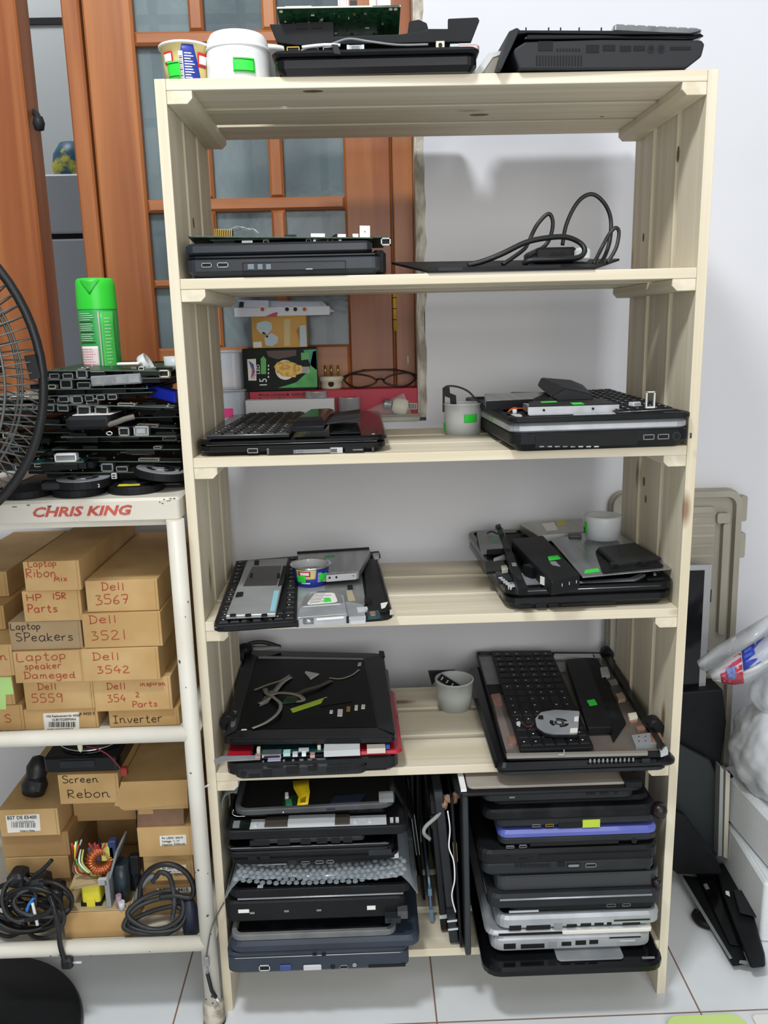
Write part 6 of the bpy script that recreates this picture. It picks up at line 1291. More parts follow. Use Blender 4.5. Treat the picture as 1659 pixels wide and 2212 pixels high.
# ---- row of panels on edge in the middle
def edge_panel(label, x0, x1, dep, h, th, m, yf, lean=0, turn=0, kids=()):
    """panel standing on its long edge: bottom centre at x0, height h, leaning in x by lean degrees"""
    t = thing('casing_plate', label, 'laptop part', (x0, yf, Z6+.0006), (0, math.radians(lean), math.radians(turn)), 'black panels at the back of the row' if 'back of the row' in label else None); b = MB(); b.slab((0, 0, 0), h, dep, th, .010, m, .0012, M=Matrix.Translation((0, dep/2, h/2)) @ Matrix.Rotation(math.pi/2, 4, 'Y') @ Matrix.Translation((0, 0, -th/2))); b.build('panel', t)
    for nm, y, z_, sy, sz, m_ in kids: b = MB(); b.box((0, y, z_), (th+.0016, sy, sz), m_); b.build(nm, t)
    return t
xb = lambda px, py, y: at(px, py, y=y).x
STB = mat('steel_blue_strip', '6f8fa8', .35, .4)
edge_panel('grey rimmed panel on edge, nearest the left stack', xb(918, 2010, .10), 0, .2, .22, .004, K_DUST, .10, -6, 0, (('pale_strip', .004, .12, .004, .07, LGREY),))
edge_panel('pale blue strip panel on edge, second from the left stack', xb(936, 2040, .035), 0, .2, .075, .004, STB, .055, -3, 0, (('metal_tab', -.001, .014, .004, .022, STB), ('bright_tab', -.0012, .055, .004, .012, STB)))
edge_panel('thick glossy black panel on edge below the copper wire knot', xb(962, 2035, .02), 0, .23, .235, .010, K_GLOSS, .03, -4, 0, (('bright_screw', -.0006, .03, .003, .005, LGREY), ('socket', -.001, .19, .003, .02, K_GREY)))
edge_panel('wide slate black panel on edge with bright screws near its foot', xb(983, 2050, .0), 0, .25, .250, .013, K_GREY, .004, -5, 0, (('screw', -.0006, .030, .003, .0035, SHINE), ('screw', -.0006, .044, .003, .0035, SHINE), ('port_hole', -.0006, .060, .004, .010, K_DEEP)))
edge_panel('thin black panel on edge beside the white wire', xb(998, 2060, -.01), 0, .25, .245, .004, K_MATTE, -.006, -3, 0, (('beige_clip', .004, .16, .004, .03, mat('olive_beige', '8a7f55', .5)),))
edge_panel('dark grey panel on edge nearest the right stack', xb(1012, 2075, -.02), 0, .26, .262, .008, mat('charcoal_panel', '2c2f32', .5), -.022, -1, 0)
for x_, y_, h_ in ((.2915, .13, .25), (.3020, .16, .262), (.318, .20, .25), (.352, .14, .262), (.366, .12, .25)): edge_panel('black panel on edge at the back of the row between the two stacks', x_, 0, .16, h_, .006, K_MATTE, y_)
P = [at(967, 1752, y=.0), at(972, 1790, y=.0), at(970, 1830, y=-.004), at(980, 1860, y=-.008), at(982, 1900, y=-.01), at(976, 1935, y=-.008), at(984, 1970, y=-.006)]
wire('white_wire', 'long thin white wire hanging down the front of the panels on edge', P, .0011, WHITE)
wire('grey_lead', 'grey cloth lead curling out at the left of the panels on edge', [at(965, 1735, y=.01), at(945, 1762, y=.005), at(920, 1785, y=.0), at(916, 1800, y=-.002), at(928, 1812, y=.004)], .0028, mat('grey_cloth_cable', '8f8f8a', .6))
rnd = random.Random(21); o = at(968, 1728, y=.015); b = MB()
for k in range(7): b.lathe([(.0004, -.006), (.006, -.003), (.0065, .003), (.0004, .006)], mat('tan_tape', '9a7a62', .6, col2='6a5244', scale=(60, 60, 60)), c=(rnd.uniform(-.013, .013), rnd.uniform(-.006, .006), rnd.uniform(-.008, .008)), n=8)
tag(b.build('tape_knot', loc=o), 'knot of tan tape and wire ends on top of the panels on edge', 'tape')

# ---- right stack, from the shelf up
R_ = lambda py, yf=-.03: zpy(1250, py, yf)
l = Lay(1046, 1440, 2085, -.062, Z6, .0145, .36); l.new('laptop_cover', 'large glossy black lid jutting out lowest in the right stack', 'laptop part')
l.part('lid_shell', 0, l.h, K_GLOSS, 0, .024, .004, .003); l.top('label', .88, .95, .010, .014, .0003, GREY)
z = Z6+l.h+.0004
yF_ = -.030
l = Lay(1205, 1350, 2055, -.052, z, .0025, .2); l.new('metal_plate', 'thin grey metal plate sticking out below the lower silver laptop', 'laptop part'); l.part('plate', 0, l.h, GREY, 0, .006, .0006); z += l.h+.0004
tops = {k: R_(v) for k, v in dict(a=2022, b=2000, c=1962, d=1946, e=1918, f=1876, g=1836, h=1796, i=1764, j=1738, k=1706).items()}
def stk(xl, xr, py, yf, top_py, minh, dep, name, label, cat='laptop'):
    global z
    h = max(minh, zpy((xl+xr)/2, top_py, yf)-z); L_ = Lay(xl, xr, py, yf, z, h, dep); L_.new(name, label, cat); z += h+.0004; return L_
def silver(l, p, lab):
    b = MB(); b.slab((0, l.dep/2, 0), l.w, l.dep, l.h, .016, ALU, .004, .006); b.build('bottom_case', l.t)
    b = MB(); b.slab((0, l.dep/2+.002, l.h), l.w-.012, l.dep-.012, .0016, .012, K_GLOSS, .0006); b.build('top_panel', l.t); ports(l.t, l.F, H=l.h, lst=p)
l = stk(1062, 1408, 2042, -.036, 2021, .014, .32, 'laptop', 'silver laptop body with ports, lower of the two silver ones'); z += .0016
silver(l, [('vga_port', 1088, 2038, 1114, 2050, K_DEEP, None), ('card_slot', 1125, 2038, 1176, 2049, K_DEEP, None), ('ethernet_port', 1185, 2034, 1203, 2046, GREY, None), ('hdmi_port', 1213, 2034, 1234, 2043, K_DEEP, None), ('usb_port', 1243, 2031, 1266, 2041, K_DEEP, None), ('usb_port', 1273, 2030, 1292, 2039, K_DEEP, None), ('card_slot', 1338, 2030, 1372, 2034, LGREY, None), ('card_slot', 1316, 2022, 1384, 2027, K_DEEP, None)], 0)
l = stk(1050, 1412, 2010, -.036, 2008, .005, .32, 'laptop_cover', 'white edged silver lid between the two silver laptops', 'laptop part')
l.part('lid_shell', 0, l.h, ALU, 0, .016, .004, .002); x0 = l.F.f(1208, 2010)[0]; b = MB(); b.slab(((x0+l.w/2)/2, .03, .001), l.w/2-x0-.006, .064, l.h-.002, .004, mat('ivory_white_edge', 'e2dfd8', .4), .001); b.build('white_edge', l.t); b = MB(); b.box((-l.w*.2, -.0004, l.h*.5), (l.w*.45, .0012, .003), K_DEEP); b.build('dark_gap', l.t)
l = stk(1074, 1428, 1990, -.036, 1977, .014, .32, 'laptop', 'silver laptop body with ports, upper of the two silver ones'); z += .0016
silver(l, [('vga_port', 1100, 2000, 1126, 2011, K_DEEP, None), ('card_slot', 1137, 1999, 1189, 2010, K_DEEP, None), ('ethernet_port', 1196, 1995, 1215, 2007, GREY, None), ('hdmi_port', 1224, 1996, 1246, 2003, K_DEEP, None), ('usb_port', 1254, 1994, 1277, 2001, K_DEEP, None), ('usb_port', 1284, 1993, 1304, 1999, K_DEEP, None), ('audio_jack', 1311, 1992, 1321, 1998, K_DEEP, None), ('card_slot', 1345, 1992, 1383, 1998, K_DEEP, None), ('card_slot', 1326, 1984, 1404, 1990, mat('dark_green_slot', '132019', .4), None)], 0)
l = stk(1098, 1422, 1955, -.028, 1958, .010, .31, 'palm_rest_tray', 'black tray with a pale left edge, above the upper silver laptop', 'laptop part')
l.trayp('frame', 0, l.h, K_MATTE, K_DUST, rim=.006, dep=.004); b = MB(); b.box((-l.w/2+.022, -.001, .0022), (.042, .0014, .003), LGREY); b.build('pale_edge', l.t); ports(l.t, l.F, H=l.h, lst=[('usb_port', 1310, 1946, 1330, 1953, K_DEEP, GREY), ('usb_port', 1344, 1945, 1362, 1952, K_DEEP, GREY)], dy=-.0002)
l = stk(1055, 1432, 1938, -.034, 1930, .012, .33, 'laptop_cover', 'dark lid with a bright silver front line, middle of the right stack', 'laptop part')
l.part('lid_shell', 0, l.h, K_GREY, 0, .016, .004, .003); l.line('silver_edge', l.h*.72, ALU, .0015, .016); b = MB(); b.box((-l.w/2+.0008, .12, l.h*.6), (.002, .2, .005), GREY); b.build('grey_side', l.t)
l = stk(1070, 1426, 1905, -.024, 1888, .016, .32, 'laptop', 'laptop body with a copper heat pipe under smoky plastic, middle of the right stack')
l.trayp('bottom_case', 0, l.h, mat('smoky_shell', '35373a', .4), K_DEEP, rim=.005, dep=.009)
b = MB(); b.tube([(-l.w*.40, .01, l.h-.004), (-l.w*.25, .012, l.h-.003), (l.w*.15, .012, l.h-.003)], .0024, COPPER, 8, flat=(1.6, .7)); b.build('heat_pipe', l.t); l.top('copper_plate', .50, .68, .006, .03, .003, mat('dull_copper', '7d5a48', .4, .5), z=l.h-.006)
b = MB(); b.slab((-l.w*.08, .03, l.h-.002), l.w*.72, .06, .0010, .004, mat('smoky_clear_film', '6a6662', .2, alpha=.45), .0003); b.build('smoky_cover', l.t)
for x0 in (.72, .82, .92): l.top('screw_post', x0, x0+.03, .006, .014, .004, GREY, z=l.h-.005)
b = MB(); b.lathe([(.0004, 0), (.006, .001), (.0065, .009), (.0004, .010)], MATS['dark_maroon_plastic'] if 'dark_maroon_plastic' in MATS else mat('dark_maroon_plastic', '1c0f10', .35), c=(l.w/2-.006, -.002, .002), n=14); b.build('hinge_end', l.t)
l = stk(1034, 1424, 1872, -.028, 1834, .024, .33, 'laptop', 'black laptop body with a vent row and a round jack, below the violet edged one')
l.part('bottom_case', 0, l.h*.55, K_GREY, -.012, .012, .002, .008); l.part('palm_rest', l.h*.55+.0002, l.h*.45-.0004, K_MATTE, 0, .018, .004, .001)
ports(l.t, l.F, H=l.h, lst=row('vent', 1112, 1190, 14, 1866, 1874, K_DEEP, duty=.6, dy=-1)+[('usb_port', 1122, 1854, 1139, 1861, K_DEEP, None), ('bay', 1164, 1838, 1400, 1856, K_DEEP, None), ('connector', 1226, 1865, 1252, 1874, GREY, K_GREY), ('hdmi_port', 1264, 1864, 1288, 1873, K_DEEP, GREY), ('vent', 1204, 1862, 1220, 1872, K_DEEP, None)], dy=-.0002)
x, zz_ = l.F.f(1098, 1854); b = MB(); b.cyl((x, -.001, zz_), .0042, .002, K_DEEP, 'y', n=16); b.build('power_socket', l.t)
l = stk(1078, 1420, 1822, -.024, 1792, .021, .32, 'laptop', 'slate laptop with a violet blue front edge, upper part of the right stack')
l.part('bottom_case', 0, l.h*.62, K_GREY, 0, .012, .002, .009); l.part('lid', l.h*.62+.0002, l.h*.38, mat('violet_blue_plastic', '4a55a8', .3, col2='5a64b4', scale=(10, 10, 10), coat=.3), .002, .014, .004, .001)
ports(l.t, l.F, H=l.h, lst=[('usb_port', 1093, 1827, 1111, 1832, K_DEEP, GREY), ('usb_port', 1121, 1825, 1138, 1831, K_DEEP, GREY), ('drive_bay', 1145, 1814, 1336, 1828, K_DEEP, None)]); x, zz_ = l.F.f(1370, 1816); b = MB(); b.cyl((x, -.001, zz_), .004, .002, K_DEEP, 'y', n=14); b.build('power_socket', l.t)
l = stk(1070, 1416, 1782, -.022, 1765, .016, .32, 'laptop', 'dark laptop body with a lime sticker on its front, right stack')
l.part('bottom_case', 0, l.h, K_GREY, 0, .012, .002, .008); l.fbox('lime_sticker', 1258, 1296, 1769, 1787, mat('yellow_green_sticker', 'b9cf3f', .5), dy=-.0012); ports(l.t, l.F, H=l.h, lst=[('usb_port', 1149, 1780, 1168, 1786, K_DEEP, GREY), ('usb_port', 1178, 1779, 1196, 1785, K_DEEP, GOLD), ('drive_bay', 1206, 1776, 1256, 1788, K_DEEP, None)])
l = stk(1044, 1420, 1756, -.026, 1746, .009, .33, 'laptop_cover', 'black lid with a dark red rounded end, right stack', 'laptop part')
l.part('lid_shell', 0, l.h, K_DUST, 0, .016, .003); b = MB(); b.lathe([(.0004, -.010), (.0095, -.008), (.011, 0), (.0095, .008), (.0004, .010)], mat('dark_maroon_plastic', '1c0f10', .35), c=(l.w/2+.004, .004, .006), n=16, M=None); b.build('rounded_end', l.t)
l = stk(1062, 1404, 1738, -.016, 1730, .009, .31, 'screen_shell', 'plain black screen back, third from the top of the right stack', 'laptop part'); l.part('shell', 0, l.h, K_MATTE, 0, .014, .003)
l = stk(1044, 1372, 1718, -.020, 1704, .014, .30, 'laptop', 'grey fronted laptop body with two usb ports, second from the top of the right stack')
l.trayp('bottom_case', 0, l.h, K_GREY, mat('reddish_dark_floor', '2e2422', .4), rim=.004, dep=.006); l.line('pale_line', l.h*.9, GREY, .0007, .02); ports(l.t, l.F, H=l.h, lst=[('usb_port', 1266, 1711, 1286, 1717, K_DEEP, None), ('usb_port', 1296, 1710, 1315, 1716, K_DEEP, None), ('small_port', 1326, 1709, 1334, 1715, K_DEEP, None), ('small_port', 1100, 1720, 1112, 1724, GREY, None)])
l = Lay(984, 1394, 1698, -.034, z, .010, .31); l.new('laptop_cover', 'wide black lid with a cream inside, topmost of the right stack', 'laptop part')
l.part('lid_shell', 0, l.h*.5, K_MATTE, 0, .016, .002); b = MB(); b.slab((.006, .158, l.h*.5), l.w-.024, .296, l.h*.4, .008, mat('warm_grey_film', 'a59f95', .5, col2='948e84', scale=(8, 8, 8)), .001); b.build('inner_film', l.t); l.top('white_strip', .03, .06, .004, .06, .004, WHITE, z=l.h*.6); l.top('hinge_block', .90, .985, .002, .03, .008, K_MATTE, z=l.h*.5)
ZTOPR = z+.010
# ------------------------------------------------------------------ white metal rack at the left
PAINT = mat('chipped_cream_paint', 'dedbd0', .45, col2='d2cdbf', scale=(9, 9, 9), bump=.15, bscale=70)
CHIP = mat('bare_rust_chip', '57483a', .8)
tt = at(385, 1074, y=-.02).z; tb_ = at(385, 1122, y=-.02).z; XT = at(388, 1100, y=-.02).x
rk = thing('metal_rack', 'cream painted steel rack with red lettering, left of the pine shelving unit', 'rack', (XT, -.02, 0))
b = MB(); b.slab((-.45, .145, tb_), .90, .29, tt-tb_, .006, PAINT, .0035, .001); b.build('top_slab', rk, loc=(0, 0, 0))
b = MB(); b.box((-.45, .145, tb_-.006), (.86, .25, .010), PAINT); b.build('top_brace', rk)
R0 = .0112
lt, lb = at(362, 1122, y=-.019), at(463, 2195, y=-.019)
def leg(xx, yy):
    b = MB(); b.cyl((0, 0, .012), R0, tb_-.012, PAINT, n=20)
    o = b.build('leg', rk, (xx, yy, 0))
    b = MB(); b.lathe([(.0005, 0), (R0+.004, 0), (R0+.0048, .006), (R0+.0042, .030), (R0+.0025, .036), (R0, .037)], mat('worn_rubber', '8f8676', .7, col2='c9c4b4', scale=(50, 50, 50), lo=.45, hi=.6), cap0=True, n=20); b.lathe([(R0+.0046, .001), (R0+.0052, .003), (R0+.0046, .006)], K_DEEP, n=20); b.build('foot', o)
    if yy < .05:
        rnd = random.Random(5); b = MB()
        for k in range(16):
            a = math.radians(rnd.uniform(-150, -30)); z_ = rnd.uniform(.045, tb_-.02) if k > 3 else rnd.uniform(.042, .06); s_ = rnd.uniform(.001, .003)*(1.8 if k < 4 else 1)
            b.box((R0*math.cos(a), R0*math.sin(a), z_), (s_, .0008, s_*rnd.uniform(.5, 1.4)), CHIP, rot=(0, rnd.uniform(-40, 40), math.degrees(a)+90))
        b.build('paint_chips', o)['kind'] = 'stuff'
    return o
lx = lb.x-XT
leg(lx, .001); leg(lx-.009, .262); leg(-.86, .001); leg(-.86, .265)
zA, zB = at(200, 1592, y=-.02).z, at(220, 2046, y=-.02).z
rb = .0105
for z_ in (zA, zB):
    for yy in (.001, .265):
        b = MB(); b.cyl((-.86, 0, 0), rb, .86+lx, PAINT, 'x', n=18)
        o = b.build('cross_bar', rk, (0, yy, z_))
        if yy < .05:
            rnd = random.Random(int(z_*1000)); b = MB()
            for k in range(18):
                a = math.radians(rnd.uniform(190, 330)); b.box((rnd.uniform(-.35, lx), rb*math.cos(a)*.98, rb*math.sin(a)*.98), (rnd.uniform(.001, .004), .0012, .0012), CHIP)
            b.build('paint_chips', o)['kind'] = 'stuff'
    for xx in (lx, -.86):
        b = MB(); b.cyl((0, .001, 0), rb*.9, .264, PAINT, 'y', n=16); b.build('side_bar', rk, (xx, 0, z_))
    b = MB(); b.box((-.43+lx/2, .133, z_-.0075), (.84+lx, .25, .004), PAINT); b.build('shelf_panel', rk)
b = MB()
rnd = random.Random(9)
for k in range(16): b.box((rnd.choice((rnd.uniform(-.28, -.12), rnd.uniform(-.03, -.002))), -.0002, rnd.uniform(tt-.008, tt-.001)), (rnd.uniform(.001, .008), .0008, rnd.uniform(.0005, .0016)), CHIP)
b.build('paint_chips', rk)['kind'] = 'stuff'
x0, x1 = at(66, 1100, y=-.02).x-XT, at(286, 1098, y=-.02).x-XT
ltr = text(rk, 'CHRIS KING', .0168, mat('worn_red_lettering', 'b0483c', .5, col2='c4574a', scale=(60, 60, 60)), (x0, -.0006, tb_+.0085), sx=1.15, shear=.3, name='lettering', bold=.0005)
bpy.context.view_layer.update(); wd = max(v.co.x for v in ltr.data.vertices); ltr.scale[0] = (x1-x0)/wd

# ---- cartons on the middle level
ZM = zA-.0075+.0024
def carton(label, x0, x1, ytop, ybot, yf, dep, m=CARD, z=None, hgt=None, slant=0.0, name='carton'):
    """long carton end-on; front face between columns; returns thing, frame, top z"""
    xm = (x0+x1)/2; A, B = at(x0, (ytop+ybot)/2, y=yf), at(x1, (ytop+ybot)/2, y=yf); zb = at(xm, ybot, y=yf).z if z is None else z
    zt = at(xm, ytop, y=yf).z if hgt is None else zb+hgt
    F = Fr((0, 0), (0, 0), 0, P=(Vector((A.x, yf, zb)), Vector((B.x, yf, zb)))); F.h = zt-zb; t = F.thing(name, label, 'box')
    b = MB(); b.box((0, dep/2, F.h/2), (F.w, dep, F.h-.0003), m); o = b.build('box_body', t, bev=.0007)
    b = MB(); b.box((0, .0035, F.h-.0010), (F.w-.001, .0005, .0006), CARDD); b.box((F.w/2-.0035, -.0001, F.h/2), (.0004, .0004, F.h-.002), CARDD); b.build('flap_seam', t)
    t.rotation_euler.z += math.radians(slant); return t, F, zt
def wr(t, F, txt, px, py, hpx, m, wid=.0011, sx=1.0, slope=0.0):
    x, z = F.f(px, py); h = hpx/1794.6*1.12; write(t, txt, x, z, h, m, wid=wid, sx=sx, slope=slope)
LG = 'cartons with red marker'
# middle column, from the bottom
yC = .004
NY = {'carton with four red digits, second from the bottom of the middle column': .004, 'greyish carton marked laptop speakers in black, middle column': .006, 'carton with red writing ending in parts, second from the top of the middle column': .003,
      'carton marked inverter in black, lowest of the right column': .010, 'carton with faded red writing ending in parts, right column': .0, 'carton with a red marker S, lowest of the left column': .008, 'carton with a lime green paper stuck on, left column': .006}
t, F, z = carton('battery carton with a white barcode label, lowest of the middle carton column', 53, 213, 1533, 1588, yC+.013, .26, z=ZM, hgt=at(133, 1533, y=.014).z-ZM)
facepoly(t, F, 'label', ((93, 1541), (170, 1538), (172, 1580), (97, 1582)), PAPER)
for k in range(16): facepoly(t, F, 'bar_code_line', ((106+k*3.7, 1559), (107.2+k*3.7+(k % 3)*.6, 1559), (107.2+k*3.7+(k % 3)*.6, 1570), (106+k*3.7, 1570)), INKK, dy=-.0008)
x, z_ = F.f(101, 1549); text(t, 'HQ Replacement for 4420S', .0043, INKK, (x, -.0009, z_), sx=.95); x, z_ = F.f(112, 1557); text(t, '10.8V/5200MAH', .0052, INKK, (x, -.0009, z_), sx=.95)
x, z_ = F.f(102, 1577); text(t, 'HQ4P1104420/5200B/CJA', .0034, GREY, (x, -.0009, z_)); x, z_ = F.f(124, 1581); text(t, 'Made in China', .0032, INKK, (x, -.0009, z_))
x, z_ = F.f(172, 1543); text(t, '4 4420 S', .0060, INKK, (x, -.0006, z_-.001), sx=1.0)
for args in (("carton with four red digits, second from the bottom of the middle column", 53, 203, 1474, 1533, yC+.010, (('Dell', 82, 1490, 14, INKR, 1.4), ('5559', 70, 1518, 20, INKR, 1.25))),
             ("carton marked laptop speaker dameged in red, middle column", 30, 181, 1406, 1474, yC, (('Laptop', 38, 1428, 19, INKR, 1.35), ('speaker', 54, 1446, 14, INKR, 1.25), ('Dameged', 53, 1467, 15, INKR, 1.45))),
             ("greyish carton marked laptop speakers in black, middle column", 21, 177, 1343, 1406, yC+.004, (('Laptop', 24, 1361, 14, INKK, 1.1), ('SPeakers', 36, 1386, 19, INKK, 1.2))),
             ("carton with red writing ending in parts, second from the top of the middle column", 50, 176, 1277, 1343, yC+.002, (('HP', 59, 1298, 14, INKR, 1.6), ('15R', 114, 1294, 13, INKR, 1.3), ('Parts', 61, 1323, 17, INKR, 1.15))),
             ("carton marked laptop ribon mix in red, topmost of the middle column", 52, 173, 1212, 1277, yC-.001, (('Laptop', 62, 1225, 13, INKR, 1.1), ('Ribon', 57, 1248, 18, INKR, 1.15), ('Mix', 118, 1256, 13, INKR, 1.2)))):
    lab, xa, xb_, ya, yb_, yf, wrs = args
    m_ = CARD if 'greyish' not in lab else mat('greyish_cardboard', 'aa9270', .75, col2='9c8462', scale=(14, 14, 14))
    zn = at((xa+xb_)/2, ya, y=NY.get(lab, yf)).z
    t, F, z = carton(lab, xa, xb_, ya, yb_, yf, .27, m=m_, z=z+.0004, hgt=max(.02, zn-z-.0004))
    for txt, px, py, hp, ink, sx in wrs: wr(t, F, txt, px, py, hp, ink, sx=sx, wid=.0013 if 'ending in parts, second' in lab else .0011)
# right column
z = ZM
for args in (("carton marked inverter in black, lowest of the right column", 236, 388, 1535, 1580, yC+.012, (('Inverter', 246, 1562, 18, INKK, 1.15),)),
             ("carton with faded red writing ending in parts, right column", 203, 371, 1470, 1535, yC+.006, (('Dell', 231, 1489, 14, INKR, 1.4), ('inspiron', 303, 1482, 10, INKR, 1.15), ('354', 233, 1517, 17, INKR, 1.2), ('2', 294, 1506, 12, INKR, 1.2), ('Parts', 287, 1527, 13, INKR, 1.3))),
             ("carton with two lines of red writing, middle of the right column", 178, 344, 1400, 1470, yC-.004, (('Dell', 201, 1427, 17, INKR, 1.6), ('3542', 211, 1455, 17, INKR, 1.5))),
             ("carton with large red digits, second from the top of the right column", 179, 349, 1324, 1400, yC-.002, (('Dell', 193, 1347, 18, INKR, 1.55), ('3521', 198, 1383, 21, INKR, 1.45))),
             ("carton with a red word over four digits, topmost of the right column", 186, 342, 1253, 1324, yC+.003, (('Dell', 220, 1276, 17, INKR, 1.35), ('3567', 207, 1306, 20, INKR, 1.35)))):
    lab, xa, xb_, ya, yb_, yf, wrs = args; zn = at((xa+xb_)/2, ya, y=NY.get(lab, yf)).z
    t, F, z = carton(lab, xa, xb_, ya, yb_, yf, .27, z=z+.0004, hgt=max(.02, zn-z-.0004))
    for txt, px, py, hp, ink, sx in wrs: wr(t, F, txt, px, py, hp, ink, sx=sx)
# left column, cut by the frame
z = ZM
for args in (("carton with a red marker S, lowest of the left column", -90, 52, 1530, 1592, yC+.012, (('S', 12, 1560, 20, INKR, 1.2), ('lsb', 2, 1590, 14, INKR, 1.2))),
             ("carton with a lime green paper stuck on, left column", -100, 30, 1462, 1530, yC+.012, ()),
             ("carton ending in a red marker n, left column", -110, 28, 1394, 1462, yC+.002, (('n', 2, 1426, 17, INKR, 1.3),)),
             ("plain carton deep in shade, left column", -110, 12, 1310, 1394, yC+.06, ()), ("plain carton deep in shade, topmost of the left column", -120, 18, 1236, 1310, yC+.10, ())):
    lab, xa, xb_, ya, yb_, yf, wrs = args; zn = at((xa+xb_)/2, ya, y=NY.get(lab, yf)).z
    t, F, z = carton(lab, xa, xb_, ya, yb_, yf, .25, z=z+.0004, hgt=max(.02, zn-z-.0004))
    if 'lime' in lab:
        facepoly(t, F, 'lime_paper', ((-60, 1464), (24, 1462), (30, 1496), (30, 1499), (13, 1500), (14, 1532), (-60, 1532)), mat('lime_note_paper', 'b6e08a', .6), dy=-.0008)
    for txt, px, py, hp, ink, sx in wrs: wr(t, F, txt, px, py, hp, ink, sx=sx)

# ---- lower level
ZN = zB-.0075+.0024
yL = .012
def col(items, z, dep=.2):
    out = []
    for lab, xa, xb_, ya, yb_, yf, m_ in items:
        k_ = [i_[0] for i_ in items].index(lab); zn = at((xa+xb_)/2, ya, y=min(yf, items[min(k_+1, len(items)-1)][5])).z; t, F, z = carton(lab, xa, xb_, ya, yb_, yf, dep, m=m_, z=z+.0004, hgt=max(.014, zn-z-.0004)); out.append((t, F, z))
    return out
CB2 = mat('tan_cardboard', 'b0905f', .75, col2='a07f52', scale=(12, 12, 12))
L_ = col([("plain battery carton behind the tangled cables, lowest at the left", 24, 160, 1960, 2030, .05, CB2), ("plain battery carton behind the tangled cables, second from the floor", 18, 158, 1900, 1960, .05, CB2), ("plain battery carton, third in the left stack on the lower level", 14, 150, 1852, 1900, .046, CB2),
          ("plain battery carton under the white labelled one, lower level", 5, 150, 1806, 1852, .048, CB2), ("battery carton with a big white label, topmost at the left of the lower level", -2, 127, 1748, 1806, .040, CARD)], ZN)
t, F, zl = L_[-1]
facepoly(t, F, 'label', ((12, 1762), (85, 1758), (88, 1794), (17, 1799)), PAPER); x, z_ = F.f(16, 1770); text(t, 'BST DE E5400', .0078, INKK, (x, -.0009, z_), sx=.92); x, z_ = F.f(24, 1778); text(t, '11.1V/5200MAH', .005, GREY, (x, -.0009, z_))
for k in range(13): facepoly(t, F, 'bar_code_line', ((25+k*4.2, 1777), (26.4+k*4.2+(k % 3), 1777), (26.4+k*4.2+(k % 3), 1787), (25+k*4.2, 1787)), GREY, dy=-.0008)
x, z_ = F.f(44, 1796); text(t, 'Made In China', .0036, INKK, (x, -.0009, z_))
M_ = col([("wide flat carton under the circuit board, lower level", 138, 286, 1970, 2032, .006, CARD)], ZN, .16)
zflat = M_[0][2]
M2 = col([("plain carton behind the circuit board, lowest of its column", 160, 300, 1868, 2030, .175, CB2), ("plain carton above the circuit board, second of its column", 163, 298, 1772, 1868, .07+.105, CB2)], ZN, .12)
zc = M2[-1][2]
M3 = col([("plain tan carton under the screen rebon carton", 159, 293, 1735, 1772, .09, CB2), ("small carton marked screen rebon in black", 127, 257, 1672, 1735, .030, CARD)], max(zc, at(200, 1774, y=.09).z), .2)
t, F, zs3 = M3[-1]; wr(t, F, 'Screen', 136, 1692, 17, INKK, sx=1.2, wid=.0012); wr(t, F, 'Rebon', 147, 1724, 21, INKK, sx=1.35, wid=.0012)
R_s = col([("battery carton with a partly hidden label behind the coiled cable", 312, 420, 1903, 2030, .050, CB2), ("battery carton with a small label behind the top of the coiled cable", 311, 418, 1850, 1903, .046, CARD), ("battery carton with a clear white label at the right of the lower level", 298, 416, 1787, 1850, .040, CARD),
           ("carton with brown packing tape, lower level right", 297, 397, 1741, 1787, .044, CARDD)], ZN)
for k, (px0, py0, px1, py1, lines) in enumerate(((340, 1917, 412, 1931, ('BST HP 4410',)), (347, 1868, 402, 1888, ('Pn: L0DS1 30410', 'Voltage: 11.1V', 'Capacity: 5200mAh')), (346, 1803, 402, 1828, ('Pn: L0DS1 30410', 'Voltage: 11.1V', 'Capacity: 5200mAh')))):
    t, F, _ = R_s[k]; facepoly(t, F, 'label', ((px0, py1-1), (px0-1, py0+3), (px1, py0), (px1+1, py1-4)), PAPER)
    for j, s_ in enumerate(lines): x, z_ = F.f(px0+4, py0+9+j*7); text(t, s_, .0046 if len(lines) > 1 else .0085, INKK, (x, -.0009, z_), sx=.95)
t, F, zr3 = R_s[3]; facepoly(t, F, 'packing_tape', ((297, 1748), (397, 1744), (397, 1786), (297, 1787)), mat('brown_packing_tape', '8a6a52', .3, col2='7a5a44', scale=(30, 30, 30)), dy=-.0008); facepoly(t, F, 'pale_patch', ((300, 1745), (330, 1744), (332, 1757), (300, 1758)), CARD, dy=-.0012)
# open flap carton on top at the right
yf = .030; t, F, zz = carton('large tan carton with a hanging front flap, top right of the lower level', 262, 404, 1688, 1741, yf+.004, .22, z=zr3+.0004, hgt=at(330, 1690, y=yf).z-zr3-.0004)
b = MB(); P = [F.f(*p_, -.004) for p_ in ((262, 1689), (404, 1684), (406, 1736), (262, 1748), (258, 1742), (247, 1740))]; xz(b, P, -.0045, -.0030, CARD); b.build('front_flap', t)
